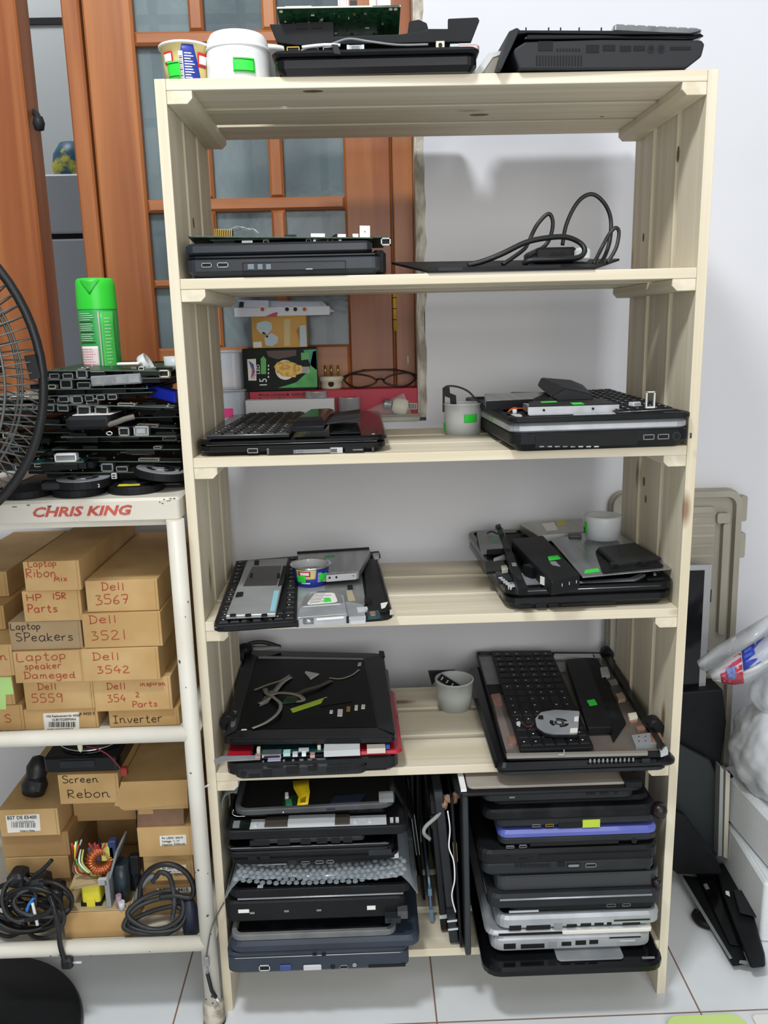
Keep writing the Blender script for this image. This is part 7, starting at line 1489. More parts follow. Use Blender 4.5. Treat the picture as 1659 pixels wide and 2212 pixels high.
# black drive-like fan unit over the screen rebon carton
yf = .034; A, B = at(92, 1650, y=yf), at(258, 1645, y=yf); F = Fr((0, 0), (0, 0), 0, P=(Vector((A.x, yf, zs3+.0005)), Vector((B.x, yf, zs3+.0005))))
t = F.thing('cooling_fan', 'large black case fan with a red lead on the screen rebon carton', 'fan'); hF = at(175, 1622, y=yf).z-zs3
b = MB(); b.slab((0, .065, 0), F.w, .13, hF*.72, .008, K_GLOSS, .003); b.build('housing', t)
b = MB(); b.lathe([(.048, hF*.72), (.048, hF*.9), (.044, hF*.95), (.012, hF*.95), (.0005, hF*.95)], K_MATTE, c=(.0, .062, 0), n=36); b.build('rotor_hub', t)
b = MB(); b.lathe([(.0485, 0), (.050, .001), (.0485, .002)], SHINE, c=(0, .062, hF*.74), n=36); b.build('bright_ring', t)
b = MB(); b.box((-.005, -.0006, hF*.40), (F.w*.45, .001, hF*.3), K_GREY); b.build('side_label', t)
wire('fan_lead', 'thin dark red lead drooping from the case fan to its red plug', [at(188, 1613, y=.03), at(205, 1616, y=.02), at(230, 1628, y=.018), at(248, 1645, y=.018), at(262, 1662, y=.020)], .0011, mat('maroon_wire', '7d2233', .4))
p = at(268, 1665, y=.02); b = MB(); b.slab((0, 0, 0), .009, .010, .013, .002, mat('red_plug_plastic', '96322c', .5), .002); tag(b.build('lead_plug', loc=(p.x, p.y+.002, p.z-.008)), 'small red plug on the edge of the tan flap carton', 'plug')
p = at(173, 1612, y=.02); b = MB(); b.lathe([(.0005, -.009), (.003, -.006), (.004, .004), (.003, .009), (.0005, .010)], mat('cream_blob', 'd9d6bd', .6), n=10); tag(b.build('glue_drip', loc=p), 'pale glue drip under the middle bar of the rack', 'drip')
# dark lumps on the left carton
p = at(68, 1728, y=.06); b = MB()
b.lathe([(.0005, 0), (.016, .004), (.019, .018), (.014, .030), (.016, .044), (.010, .058), (.0005, .062)], CABLE, n=14); b.slab((.004, -.008, .010), .022, .018, .022, .005, CABLE, .004)
tag(b.build('power_plug', loc=(p.x-.004, .075, zl+.0005), rot=(math.radians(-10), math.radians(12), 0)), 'dark rubber plug standing on the big white labelled carton', 'plug')

# ---- power supply board standing on the wide flat carton
o = at(215, 1972, y=.03); t = thing('power_board', 'tan power supply board with copper coil, yellow transformer and red wires', 'circuit board', (o.x, .012, zflat+.0005))
TAN = mat('tan_phenolic_board', 'b8a57e', .6, col2='a8946c', scale=(40, 40, 40))
def lo(px, py, y): p_ = at(px, py, y=y); return p_.x-o.x, y-.012, p_.z-zflat-.0005
b = MB(); b.box((.0, .045, .001), (.098, .10, .0016), TAN); b.build('lower_board', t)
b = MB(); x0, _, z0 = lo(150, 1918, .03); x1, _, z1 = lo(222, 1905, .03); b.loops([[(x, y, z_) for x, y, z_ in (lo(150, 1922, .012), lo(215, 1912, .012), lo(235, 1885, .05), lo(168, 1875, .05))], [(x, y, z_+.0018) for x, y, z_ in (lo(150, 1922, .012), lo(215, 1912, .012), lo(235, 1885, .05), lo(168, 1875, .05))]], TAN); b.build('upper_board', t)
x, y, z_ = lo(198, 1940, .02); b = MB(); b.slab((x, y+.01, .0026), .027, .026, .034, .004, mat('transformer_yellow_tape', 'd9cf3c', .4), .003); b.box((x, y-.004, .008), (.012, .003, .012), MATS['transformer_yellow_tape']); b.box((x, y+.010, .0045), (.030, .028, .006), K_MATTE); b.build('transformer', t)
x, y, z_ = lo(218, 1858, .035); b = MB(); M = Matrix.Translation((x, y, z_)) @ Matrix.Rotation(math.radians(75), 4, 'X') @ Matrix.Rotation(math.radians(20), 4, 'Y')
ring = [(.0145*math.cos(2*math.pi*k/24), .0145*math.sin(2*math.pi*k/24), 0) for k in range(24)]
b.tube(ring, .0068, mat('copper_enamel', '9c4a28', .3, .4), 10, True, M=M); b.build('toroid_core', t)
for k in range(22):
    a = 2*math.pi*k/24; c_ = Vector((.0145*math.cos(a), .0145*math.sin(a), 0)); rd = c_.normalized(); b = MB(); b.tube([tuple(c_+rd*(.0074*math.cos(q_))+Vector((0, 0, .0074*math.sin(q_)))) for q_ in [2*math.pi*j/10 for j in range(10)]], .0009, mat('bright_copper_wire', 'd98a54', .25, .8), 5, True, M=M); b.build('coil_turn', t)
for px, py, yy, r_, h_, m_, nm in ((268, 1940, .03, .0115, .062, mat('capacitor_blue_black', '1d2a30', .3), 'capacitor'), (292, 1905, .055, .009, .05, MATS['capacitor_blue_black'], 'capacitor'), (258, 1955, .012, .004, .020, mat('mauve_sleeve', '9a8090', .5), 'capacitor'), (262, 1945, .008, .0045, .012, LGREY, 'relay')):
    x, y, z_ = lo(px, py, yy); b = MB(); b.cyl((x, y, .0018), r_, h_, m_, n=20); b.build(nm, t)
x, y, z_ = lo(235, 1940, .014); b = MB()
b.slab((x, y+.012, .0018), .007, .03, .046, .001, GREY, .0006)
for k in range(4): b.box((x-.006, y, .040+k*.0025), (.012, .006, .0011), LGREY)
b.build('heat_sink', t)
b = MB(); b.box((lo(250, 1890, .035)[0], .03, .055), (.003, .05, .07), GREY, rot=(0, 18, 0)); b.build('heat_sink', t)
for px0, py0, sx, sz, m_ in ((158, 1962, .016, .012, TAN), (235, 1840, .020, .024, mat('pale_green_tape', 'b9c46a', .5)), (208, 1880, .016, .014, MATS['pale_green_tape']), (190, 1900, .010, .014, K_MATTE), (176, 1897, .010, .008, K_MATTE), (205, 1842, .018, .022, mat('blue_grey_sleeve', '3a4a5c', .4)), (245, 1832, .012, .030, mat('deep_blue_sleeve', '2a3560', .4)), (292, 1865, .014, .03, K_MATTE)):
    x, y, z_ = lo(px0, py0, .04); b = MB(); b.slab((x, y, z_-sz/2), sx, .012, sz, .002, m_, .0015); b.build('component', t)
rnd = random.Random(31)
WR = mat('bright_red_wire', 'c23a34', .4)
for k in range(9):
    x, y, z_ = lo(208+k*2, 1840, .04); dx = rnd.uniform(-.006, .01); b = MB(); b.tube(smooth_path([(x, y, z_-.015), (x+dx*.3, y-.004, z_+.004), (x+dx, y-.006+rnd.uniform(-.004, .004), z_+.020+rnd.uniform(-.004, .006))], 4), .0014, WR if k < 7 else K_MATTE, 6); b.build('wire', t)
for k, m_ in enumerate((WR, mat('brown_wire', '4a2c22', .4), YEL, WHITE, mat('green_wire', '5f9a3a', .4), WR, K_MATTE, mat('grey_wire', 'a0a0a0', .4))):
    x, y, z_ = lo(185, 1880, .035); e = lo(155+k*3, 1820+rnd.uniform(-6, 8), .012); b = MB(); b.tube(smooth_path([(x+.004, y, z_-.006), (x-.006-k*.001, y-.012, z_+.008), (e[0], e[1], e[2])], 5), .0013, m_, 6); b.build('wire', t)
for k, m_ in enumerate((MATS['green_wire'], WHITE, MATS['pale_green_tape'])):
    e = lo(168+k*6, 1835, .02); f_ = lo(188+k*4, 1885, .02); b = MB(); b.tube(smooth_path([e, (e[0]-.002, e[1]-.004, (e[2]+f_[2])/2), f_], 5), .0014, m_, 6); b.build('wire', t)

# ---- coiled cables
t = thing('coiled_cable', 'dusty black cable wound in loose rings at the right of the lower level', 'cable', tuple(at(345, 2005, y=.0)))
def lp_(pts, r, closed=False, nm='cable_ring', m=CABLE):
    P = [p_-t.location for p_ in pts]; b = MB(); b.tube(smooth_path(P, 6, closed), r, m, 10, closed); b.build(nm, t)
DC = mat('dusty_cable', '2a2b2c', .5, col2='55565a', scale=(26, 26, 26), lo=.5, hi=.8)
lp_([at(px, py, y=y) for px, py, y in ((268, 1998, .0), (290, 1965, .01), (330, 1945, .02), (375, 1940, .02), (398, 1965, .01), (392, 1995, .0), (360, 2016, -.008), (310, 2016, -.010), (278, 2010, -.006))], .0036, True, m=DC)
lp_([at(px, py, y=y) for px, py, y in ((276, 1970, .006), (320, 1935, .02), (372, 1925, .02), (395, 1950, .01), (388, 1985, .0), (345, 2008, -.006), (300, 1998, -.004))], .0036, True, m=DC)
lp_([at(px, py, y=y) for px, py, y in ((282, 1990, .002), (330, 1968, .008), (380, 1958, .01), (400, 1978, .004), (380, 2006, -.006), (330, 2014, -.010), (286, 2004, -.006))], .0034, True, m=CABLE)
lp_([at(px, py, y=y) for px, py, y in ((300, 1948, .02), (308, 1900, .02), (335, 1872, .02), (372, 1868, .02), (402, 1885, .02), (418, 1915, .015), (412, 1938, .01), (380, 1935, .01), (345, 1938, .01))], .0040, m=CABLE)
lp_([at(px, py, y=y) for px, py, y in ((330, 1905, .018), (345, 1885, .018), (365, 1892, .016), (375, 1925, .012), (376, 1958, .004), (372, 1985, -.002))], .0036, m=DC)
lp_([at(px, py, y=y) for px, py, y in ((292, 1960, .022), (302, 1920, .022), (325, 1893, .022), (340, 1900, .02))], .0048, m=mat('grey_dusty_cable', '6d6f70', .6))
b = MB(); p = at(412, 1985, y=.012)-t.location; b.lathe([(.0005, -.036), (.010, -.033), (.013, -.01), (.012, .015), (.006, .032), (.0005, .034)], mat('navy_rubber', '22283a', .5), c=p, n=16); b.build('plug_head', t)
t = thing('cable_tangle', 'heap of black cables with blue, brown and white wire ends, left of the lower level', 'cable', tuple(at(70, 2015, y=.0)))
rnd = random.Random(41)
for k in range(13):
    cx, cy, y = rnd.uniform(15, 95), rnd.uniform(1935, 1985), rnd.uniform(-.012, .03); rx, ry = rnd.uniform(35, 75), rnd.uniform(24, 52); ph = rnd.random()*6
    lp_([at(cx+rx*math.cos(ph+a), min(2026, cy+ry*math.sin(ph+a)), y=y+.012*math.cos(a)) for a in [2*math.pi*j/9 for j in range(9)]], rnd.choice((.0026, .003, .0036)), True, m=rnd.choice((CABLE, CABLE, DC)))
lp_([at(px, py, y=y) for px, py, y in ((70, 1895, .0), (90, 1880, .0), (112, 1858, .0))], .0030)
for px, py, s_ in ((88, 1905, .013), (40, 1895, .012), (122, 1925, .011)):
    p = at(px, py, y=.01)-t.location; b = MB(); b.slab((p.x, p.y, p.z-.01), s_*2, .03, .022, .006, CABLE, .005); b.build('plug_head', t)
lp_([at(px, py, y=-.012) for px, py in ((73, 1940), (62, 1955), (57, 1975), (56, 1988))], .0020, nm='blue_wire', m=mat('blue_wire', '2f7fd6', .4)); lp_([at(px, py, y=-.012) for px, py in ((70, 1950), (76, 1975), (81, 1998))], .0022, nm='white_wire', m=WHITE); lp_([at(px, py, y=-.010) for px, py in ((57, 1962), (58, 1980), (63, 1996))], .0014, nm='brown_wire', m=mat('tan_wire', '8a6a48', .4))
b = MB(); p = at(125, 1945, y=.0)-t.location; b.slab(tuple(p), .010, .004, .014, .001, mat('pale_yellow_label', 'd9d36a', .5), .0005); b.build('yellow_tag', t)
wire('hanging_lead', 'black lead with a plug hanging over the front bar of the rack', [at(108, 1935, y=-.02), at(118, 1965, y=-.034), at(125, 2000, y=-.036), at(130, 2040, y=-.036), at(138, 2070, y=-.036), at(142, 2080, y=-.034)], .0036)
p = at(146, 2080, y=-.034); t = thing('lead_plug', 'small black plug with a pale pin hanging below the front bar', 'plug', p); b = MB(); b.slab((0, 0, -.008), .016, .012, .017, .004, CABLE, .003); b.build('plug_body', t); b = MB(); b.cyl((.008, 0, .0), .0017, .012, LGREY, 'x', n=8); b.build('pin', t)
# lead hooked on the leg and shelf upright
wire('thin_lead', 'thin grey lead hanging down the front right leg of the rack', [at(484, 1950, y=-.008), at(470, 1975, y=-.012), at(456, 2008, y=-.034), at(450, 2040, y=-.036), at(446, 2066, y=-.0335)], .0011, mat('grey_lead', '5a5a58', .5))
p = at(446, 2075, y=-.0345); t = thing('inline_plug', 'grey and black inline plug taped to the front right leg', 'plug', p)
b = MB(); b.slab((0, 0, -.010), .008, .005, .016, .002, GREY, .002); b.cyl((.0, 0, -.022), .0017, .013, GREY, n=8); b.build('sleeve', t); b = MB(); b.tube([(0, 0, -.022), (.004, .0, -.05), (.009, .001, -.062)], .0028, INKK, 8); b.build('tip', t); b = MB(); b.tube([(.0095, .001, -.064), (.0125, .001, -.070)], .0016, WHITE, 8); b.build('white_end', t)
p = at(442, 1698, y=-.004); wire('cable_tie', 'white cable tie end poking out between rack and shelving unit', [at(452, 1694, y=-.003), at(444, 1699, y=-.004), at(438, 1701, y=-.004)], .0014, WHITE)
# ------------------------------------------------------------------ heap of bare boards on the rack, spray can, fans
ZT0 = tt+.0005
XL, XRm = -.33, -.010
def brd(label, px0, px1, py, yf, dep, skew, m, fp, seed, zmin=0.0, nchip=5, tilt=0.0, name='motherboard'):
    """a board whose front edge runs px0..px1 along row py on the plane y = yf"""
    a, c_ = at(px0, py+skew, y=yf), at(px1, py-skew, y=yf); c_.x = min(c_.x, XRm); z_ = max((a.z+c_.z)/2, zmin)
    A, B = Vector((a.x, yf, z_)), Vector((c_.x, yf+.004, z_)); d = Vector((.012*((seed % 3)-1), dep, 0))
    C_, D_2 = B+d*.97, A+d
    for v in (C_, D_2): v.x = min(v.x, XRm)
    t, q = pcb(label, [A, B, C_, D_2], z_, m, nchip=nchip, seed=seed, fports=fp, name=name, cat='circuit board')
    rn = random.Random(seed+100)
    for k in range(8):
        u, v = (k+.5)/8, rn.uniform(.10, .45); p_ = q.uv(u, v); b = MB(); h = rn.uniform(.004, .0085); b.box((p_.x, p_.y, -h/2), (rn.uniform(.02, .04), rn.uniform(.03, .06), h), rn.choice((K_MATTE, K_MATTE, K_DEEP, K_DUST))); b.build('component', t)
    t.rotation_euler = (math.radians(tilt+rn.uniform(-1.2, 1.8)), math.atan2(a.z-c_.z, c_.x-a.x)+math.radians(rn.uniform(-1.5, 1.5)), 0); return t, q
def us(px0, px1, lst):
    return [((p0-px0)/(px1-px0), (p1-px0)/(px1-px0), h, k) for p0, p1, h, k in lst]
spec = [
 # label, px0, px1, py, y front, depth, skew, material, ports (px0, px1, height, kind), seed
 ('motherboard at the very bottom of the heap, behind the round blowers', 30, 392, 1046, .045, .20, 0, PCBD, [(90, 110, .004, 'black'), (300, 330, .004, 'black')], 1),
 ('motherboard with an ethernet and a display socket, just above the blowers', 95, 388, 1018, .032, .21, 0, PCBD, [(218, 244, .011, 'lan'), (250, 275, .007, 'hdmi'), (282, 300, .005, 'black'), (318, 372, .003, 'black')], 2),
 ('blue-green board with a large white connector, lower left of the heap', 68, 180, 998, .010, .07, 1.5, PCBB, [(118, 164, .010, 'white'), (74, 100, -.004, 'cream')], 3),
 ('dark motherboard spanning the heap behind the white connector board', 80, 396, 992, .040, .21, -1, PCBD, [(300, 345, .003, 'cream'), (350, 392, .004, 'black'), (190, 230, .005, 'black')], 4),
 ('dark motherboard with bright slot contacts at the right, mid height of the heap', 110, 396, 966, .036, .22, 0, PCBD, [(285, 322, -.006, 'usb'), (336, 352, .003, 'cream'), (180, 212, .004, 'black')], 5),
 ('motherboard carrying the grey video socket at the right of the heap', 130, 394, 944, .022, .22, -1, PCBD, [(296, 330, .0125, 'vga'), (262, 286, .011, 'lan'), (150, 190, .004, 'black'), (345, 390, .004, 'black')], 6),
 ('motherboard edge showing small white parts under the square blower', 70, 394, 916, .040, .22, -2, PCBD, [(300, 345, .003, 'cream'), (350, 385, .003, 'black'), (95, 130, .006, 'black')], 7),
 ('motherboard with orange and blue tinted sockets hanging below it', 95, 392, 876, .020, .22, -2, PCBD, [(98, 118, -.008, 'usb'), (125, 150, -.008, 'hdmi'), (169, 200, -.013, 'usb'), (209, 240, -.013, 'lan'), (262, 300, .003, 'cream')], 8),
 ('motherboard with a row of four sockets above the pale edge line', 92, 384, 870, .030, .22, -1, PCBD, [(96, 119, .007, 'usb'), (124, 146, .007, 'usb'), (153, 178, .0125, 'lan'), (187, 214, .008, 'hdmi'), (310, 340, .003, 'black')], 9),
 ('motherboard with six sockets between the heat sink and the blue plastic', 80, 330, 846, .024, .20, 1, PCBD, [(124, 146, -.008, 'hdmi'), (153, 176, -.0105, 'lan'), (181, 200, -.008, 'usb'), (206, 224, -.007, 'usb'), (230, 250, -.007, 'usb')], 10),
 ('motherboard with an ethernet socket left of the silver heat sink', 62, 320, 836, .018, .20, 1, PCBD, [(130, 156, .0115, 'lan'), (166, 195, .008, 'hdmi'), (66, 82, .006, 'black'), (104, 120, .005, 'cream')], 11),
 ('motherboard second from the top of the heap with a large ethernet socket', 92, 376, 818, .012, .20, 2, PCBD, [(108, 130, .007, 'usb'), (137, 160, .007, 'usb'), (167, 192, .0125, 'lan'), (198, 232, .008, 'black'), (240, 268, .004, 'black'), (350, 372, .009, 'cream')], 12),
 ('topmost motherboard of the heap, under the green spray can', 100, 384, 796, .014, .21, 2, PCB, [(108, 160, -.006, 'black'), (200, 232, -.004, 'cream'), (310, 322, .004, 'cream'), (350, 384, .003, 'black')], 13),
]
spec[4:4] = [('plain dark motherboard set back in the heap behind the square blower', 60, 396, 902, .075, .18, 0, PCBD, [(330, 380, .006, 'black')], 14), ('plain dark motherboard set back in the heap under the square blower', 50, 396, 930, .075, .18, 0, PCBD, [(120, 160, .006, 'black')], 15),
 ('plain dark motherboard set back in the heap above the white connector', 50, 396, 955, .08, .18, 0, PCBD, [(350, 380, .004, 'cream')], 16), ('plain dark motherboard set back in the heap behind the front blowers', 40, 396, 1012, .085, .18, 0, PCBD, [(200, 240, .004, 'black')], 17), ('plain dark motherboard set back in the heap under the blue plastic', 60, 390, 880, .08, .18, 0, PCBD, [(250, 290, .006, 'black')], 18)]
ztop_heap = 0
for lab, p0, p1, py, yf, dep, sk, m_, fp, sd in spec:
    t, q = brd(lab, p0, p1, py, yf, dep, sk, m_, us(p0, p1, fp), sd); ztop_heap = max(ztop_heap, q.z)
# boards behind the guard of the standing fan
for k, (lab, p0, p1, py, yf, m_, fp) in enumerate((('pale edged circuit board tipped behind the fan guard, top of the left heap', -70, 96, 862, .06, mat('grey_circuit_board', '6f7a74', .4, col2='8b938d', scale=(120, 120, 120)), [(20, 60, .003, 'cream')]), ('silver framed circuit board behind the fan guard', -80, 88, 884, .03, MATS['grey_circuit_board'], [(30, 70, .006, 'usb')]),
        ('dark circuit board behind the fan guard, middle of the left heap', -90, 92, 912, .03, PCB, [(-20, 30, .004, 'black')]), ('green circuit board with a bright connector behind the fan guard', -90, 84, 946, .04, PCB, [(5, 22, .008, 'cream'), (50, 80, .003, 'black')]),
        ('dark green circuit board low behind the fan guard', -90, 96, 978, .03, PCBD, [(18, 40, .006, 'usb')]), ('blue-green circuit board with small parts at the lower left of the heap', -80, 112, 1016, .012, PCBB, [(32, 60, .006, 'cream'), (70, 96, .004, 'black')]))):
    brd(lab, p0, p1, py, yf, .16, 0, m_, us(p0, p1, fp), 40+k)
# silver heat sink block
A, B = at(196, 826, y=.008), at(304, 818, y=.008); t = thing('heat_sink', 'ribbed silver heat sink block lying in the upper part of the heap', 'heat sink', ((A.x+B.x)/2, .008, A.z-.004), (0, math.radians(-2), 0)); b = MB(); w2 = B.x-A.x
b.slab((0, .02, 0), w2, .04, .0125, .002, GREY, .001)
b.build('block', t)
for k in range(4): b = MB(); b.box((-w2/2+(k+.5)*w2/4, -.0004, .0062), (w2/4-.0025, .0012, .0085), STEEL); b.build('rib_plate', t)
# square blower in the middle
yf = -.004; A, B = at(140, 925, y=yf), at(240, 928, y=yf)
t = thing('blower_fan', 'square black blower with a white top label, middle of the heap', 'fan', ((A.x+B.x)/2, yf, A.z-.003)); w2 = (B.x-A.x)
b = MB(); b.slab((0, .033, 0), w2, .066, .017, .006, K_MATTE, .004); b.build('housing', t, bev=.0005)
b = MB(); b.slab((0.002, .036, .0171), w2*.86, .05, .0008, .003, PAPER, .0003); b.build('label', t)
g = [(.016*math.cos(a)*1.2, .036+.012*math.sin(a)) for a in [2*math.pi*k/20 for k in range(20)]]; b = MB(); b.loops([[(x, y, .0180) for x, y in g], [(x*.9, .036+(y-.036)*.85, .0186) for x, y in g]], LGREY); b.build('rotor_print', t)
p = at(150, 900, y=.004); wire('grey_sleeve_lead', 'grey sleeved lead curling right of the square blower', [at(232, 918, y=.0), at(252, 912, y=-.002), at(270, 905, y=-.002), at(290, 900, y=.002)], .0034, mat('grey_brown_sleeve', '6a655e', .6))
# the round blowers along the front of the table
def blower(label, xc, yc, r, h, z_, tilt=(0, 0, 0), cover=ALU, coverpart=True):
    t = thing('round_blower', label, 'fan', (xc, yc, z_), [math.radians(a) for a in tilt]); pts = [(r*math.cos(a), r*math.sin(a)) for a in [math.radians(x) for x in range(-30, 211, 12)]]; pts = [(r*1.05, -r*.75), (r*1.05, r*.2)][:0]+pts
    P = [(r*math.cos(a), r*math.sin(a)) for a in [math.radians(x) for x in range(-200, 31, 11)]]+[(r*1.02, r*.95), (-r*.55, r*1.0)]
    b = MB(); b.loops([[(x, y, 0) for x, y in P], [(x, y, h) for x, y in P]], K_MATTE); b.build('housing', t, bev=.0012)
    if coverpart:
        b = MB(); b.loops([[(x*.93, y*.93, h) for x, y in P], [(x*.93, y*.93, h+.0008) for x, y in P]], cover); b.build('cover', t)
        for k in range(3):
            gg = []
            for i in range(9): a = math.radians(-60+k*120+i*9); gg.append([(r*.36*math.cos(a), r*.36*math.sin(a), h+.0012), (r*.55*math.cos(a), r*.55*math.sin(a), h+.0012)])
            b = MB(); b.sheet(gg, K_DEEP, .0005); b.build('vent_opening', t)
        b = MB(); b.cyl((0, 0, h+.0007), r*.3, .0006, ALU, n=22); b.build('hub', t)
    return t
c1 = at(172, 1062, y=-.004)
t1 = blower('round blower with a silver cover, front and centre on the rack top', at(178, 1060, y=.012).x, .020, .036, .010, ZT0+.0105)
b = MB(); b.slab((0, 0, .0), .030, .022, .009, .003, K_GREY, .002); b.build('cable_clip', t1, loc=(-.030, -.018, 0))
text(t1, '2', .006, INKW, (.026, -.0262, .002), rot=(90, 0, 38), name='mark')
tb1 = blower('plain black blower underneath the silver covered one', at(165, 1066, y=.01).x, .022, .034, .0098, ZT0, coverpart=False)
t2 = blower('black blower with a yellow sticker, right of the silver covered one', at(292, 1050, y=.03).x, .034, .036, .010, ZT0, coverpart=False)
b = MB(); b.box((-.004, -.016, .0103), (.028, .012, .0006), mat('bright_yellow_sticker', 'e8e03a', .5), rot=(0, 0, 6)); b.build('yellow_sticker', t2); b = MB(); b.cyl((0, .004, .010), .018, .002, K_GREY, n=22); b.build('rotor', t2)
t3 = blower('silver covered square edged blower leaning at the right end of the rack top', at(350, 1030, y=.03).x-.004, .038, .034, .010, ZT0+.0165, tilt=(0, 9, 0))
t4 = blower('dark blower at the left end of the rack top behind the fan guard', at(55, 1062, y=.02).x, .024, .036, .0095, ZT0, coverpart=False)
p = at(247, 1028, y=.0); b = MB(); b.box((0, 0, 0), (.006, .004, .007), LGREY); b.box((0, -.0022, .0015), (.004, .0006, .0015), K_DEEP); b.box((0, -.0022, -.0015), (.004, .0006, .0015), K_DEEP); tag(b.build('lead_connector', loc=p), 'small white plug above the gap between two front blowers', 'connector')
p = at(236, 936, y=-.004); b = MB(); b.tube([(math.cos(a)*.0035, 0, math.sin(a)*.0022) for a in [2*math.pi*k/14 for k in range(14)]], .0009, SHINE, 6, True); tag(b.build('metal_ring', loc=p), 'tiny bright metal ring at the right foot of the square blower', 'scrap')
# blue plastic piece, white caps
A, B, C_, D_2 = at(312, 828, y=.06), at(392, 846, y=.03), at(392, 872, y=.03), at(318, 856, y=.06)
for v in (B, C_): v.x = min(v.x, XRm)
o = (A+B+C_+D_2)/4; b = MB(); b.loops([[tuple(v-o+Vector((0, dy, 0))) for v in (A, B, C_, D_2)] for dy in (0, .03)], mat('bright_blue_plastic', '2438c8', .4)); tag(b.build('blue_cover', loc=o, bev=.002), 'bright blue plastic piece wedged into the right side of the heap', 'plastic part')
zc_ = at(302, 788, y=.06).z
t = thing('bottle_cap', 'clear white cap tipped over on top of the heap beside the spray can', 'cap', (at(306, 785, y=.06).x, .06, zc_-.002), (0, math.radians(62), 0)); b = MB(); b.lathe([(.0005, 0), (.012, 0), (.0135, .003), (.0135, .011), (.0125, .0115), (.0115, .003), (.0005, .002)], FROST, n=24); b.build('cap_wall', t)
A, B = at(252, 789, y=.03), at(300, 784, y=.03); b = MB(); b.slab((0, 0, 0), B.x-A.x, .02, .003, .001, WHITE, .0008); tag(b.build('white_strip', loc=((A.x+B.x)/2, .04, A.z)), 'flat white plastic strip lying on top of the heap', 'plastic part')
A = at(380, 780, y=.10); b = MB(); b.lathe([(.014, 0), (.015, .018), (.0145, .018), (.0135, .001), (.0005, .001)], FROST, n=24); tag(b.build('plastic_cup', loc=(min(A.x, -.027), .12, A.z-.012)), 'small clear cup on the heap half hidden by the pine upright', 'cup')

# spray can
yS = .13; zc0 = at(215, 800, y=yS).z-.030; zc1 = at(212, 602, y=yS).z; xS = at(215, 720, y=yS).x; rS = (at(257, 720, y=yS).x-at(174, 720, y=yS).x)/2*1.0
ca = thing('spray_can', 'green aerosol spray can with bright green cap standing in the heap', 'spray can', (xS, yS, zc0)); hC = zc1-zc0; zs_c = at(215, 667, y=yS).z-zc0
b = MB(); b.lathe([(.0005, 0), (rS*.9, 0), (rS, .003), (rS, zs_c-.003), (rS*.97, zs_c), (.0005, zs_c)], mat('can_green', '2f9a4a', .3, col2='36a552', scale=(5, 5, 5)), n=40); b.build('can_body', ca)
CAPM = mat('bright_green_cap', '35cf3a', .35)
b = MB(); b.lathe([(rS*1.01, zs_c-.001), (rS*1.01, zs_c+.004), (rS*.985, zs_c+(hC-zs_c)*.75), (rS*.95, zs_c+(hC-zs_c)*.93), (rS*.86, hC), (rS*.6, hC), (rS*.5, hC-.006), (.0005, hC-.008)], CAPM, n=40); b.build('cap', ca)
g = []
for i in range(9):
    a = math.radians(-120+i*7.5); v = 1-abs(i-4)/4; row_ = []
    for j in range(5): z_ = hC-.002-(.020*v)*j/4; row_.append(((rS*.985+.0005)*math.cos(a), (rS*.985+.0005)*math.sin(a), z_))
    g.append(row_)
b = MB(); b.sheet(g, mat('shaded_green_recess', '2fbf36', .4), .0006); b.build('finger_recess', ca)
def pc(nm, a0, a1, z0, z1, m): patch(ca, nm, rS, rS, zs_c, a0, a1, z0, z1, m, off=.0006, n=8)
pc('bright_band', -68, -25, .002, zs_c-.004, mat('leaf_green_label', '46b84f', .35)); pc('grey_seam', -74, -70, .002, zs_c-.004, mat('seam_grey', 'a8b0a4', .4)); pc('white_panel', -140, -78, .012, zs_c*.30, PAPER); pc('white_panel', -140, -80, zs_c*.32, zs_c*.56, mat('pale_pink_panel', 'e8d6d6', .5))
rnd = random.Random(14)
for k in range(15): pc('small_print', -138, -84-rnd.uniform(0, 14), zs_c*.60+k*zs_c*.024, zs_c*.608+k*zs_c*.024, mat('pale_green_print', 'bfe0c0', .5) if k % 5 else INKK)
for k in range(7): pc('red_print', -138, -88-rnd.uniform(0, 14), zs_c*.34+k*zs_c*.030, zs_c*.348+k*zs_c*.030, mat('faded_red_print', 'c0606a', .5))
for k in range(5): pc('black_print', -136, -108, zs_c*.10+k*zs_c*.035, zs_c*.104+k*zs_c*.035, GREY)
for k in range(10): pc('bar_code_line', -98, -84, zs_c*.08+k*zs_c*.015, zs_c*.085+k*zs_c*.015+(.0006 if k % 3 else 0), INKK)
for k in range(20): pc('small_print', -58, -34-rnd.uniform(0, 10), zs_c*.12+k*zs_c*.04, zs_c*.128+k*zs_c*.04, MATS['pale_green_print'])

# ---- standing fan, mostly outside the frame at the left
yFan = -.12; fc = at(-285, 812, y=yFan); rF = at(93, 812, y=yFan).x-fc.x
FB_ = mat('fan_black_paint', '191a1c', .4); WIREM = mat('fan_guard_wire', '6a6b69', .35, .5)
fb = Vector((-.375, -.059, 0))
fn = thing('standing_fan', 'black standing fan at the left edge, its round wire guard in front of the boards', 'fan', (fb.x, fb.y, 0))
fo = fn.location
c0 = fc-fo
b = MB(); rb0 = .1776
b.lathe([(.0005, .001), (rb0-.003, .001), (rb0, .006), (rb0-.004, .014), (rb0*.6, .024), (.03, .034), (.024, .05), (.0005, .05)], FB_, n=64); b.build('base', fn)
b = MB(); top = c0+Vector((0, .055, -.03)); b.tube([(0, 0, .03), (0, 0, .45), tuple(top)], .011, FB_, 12); b.build('pole', fn)
M = Matrix.Translation(c0)
def rng(r, y, n=72): return [(r*math.cos(2*math.pi*k/n), y, r*math.sin(2*math.pi*k/n)) for k in range(n)]
b = MB(); b.tube(rng(rF, 0), .0052, FB_, 8, True, M=M); b.build('guard_ring', fn)
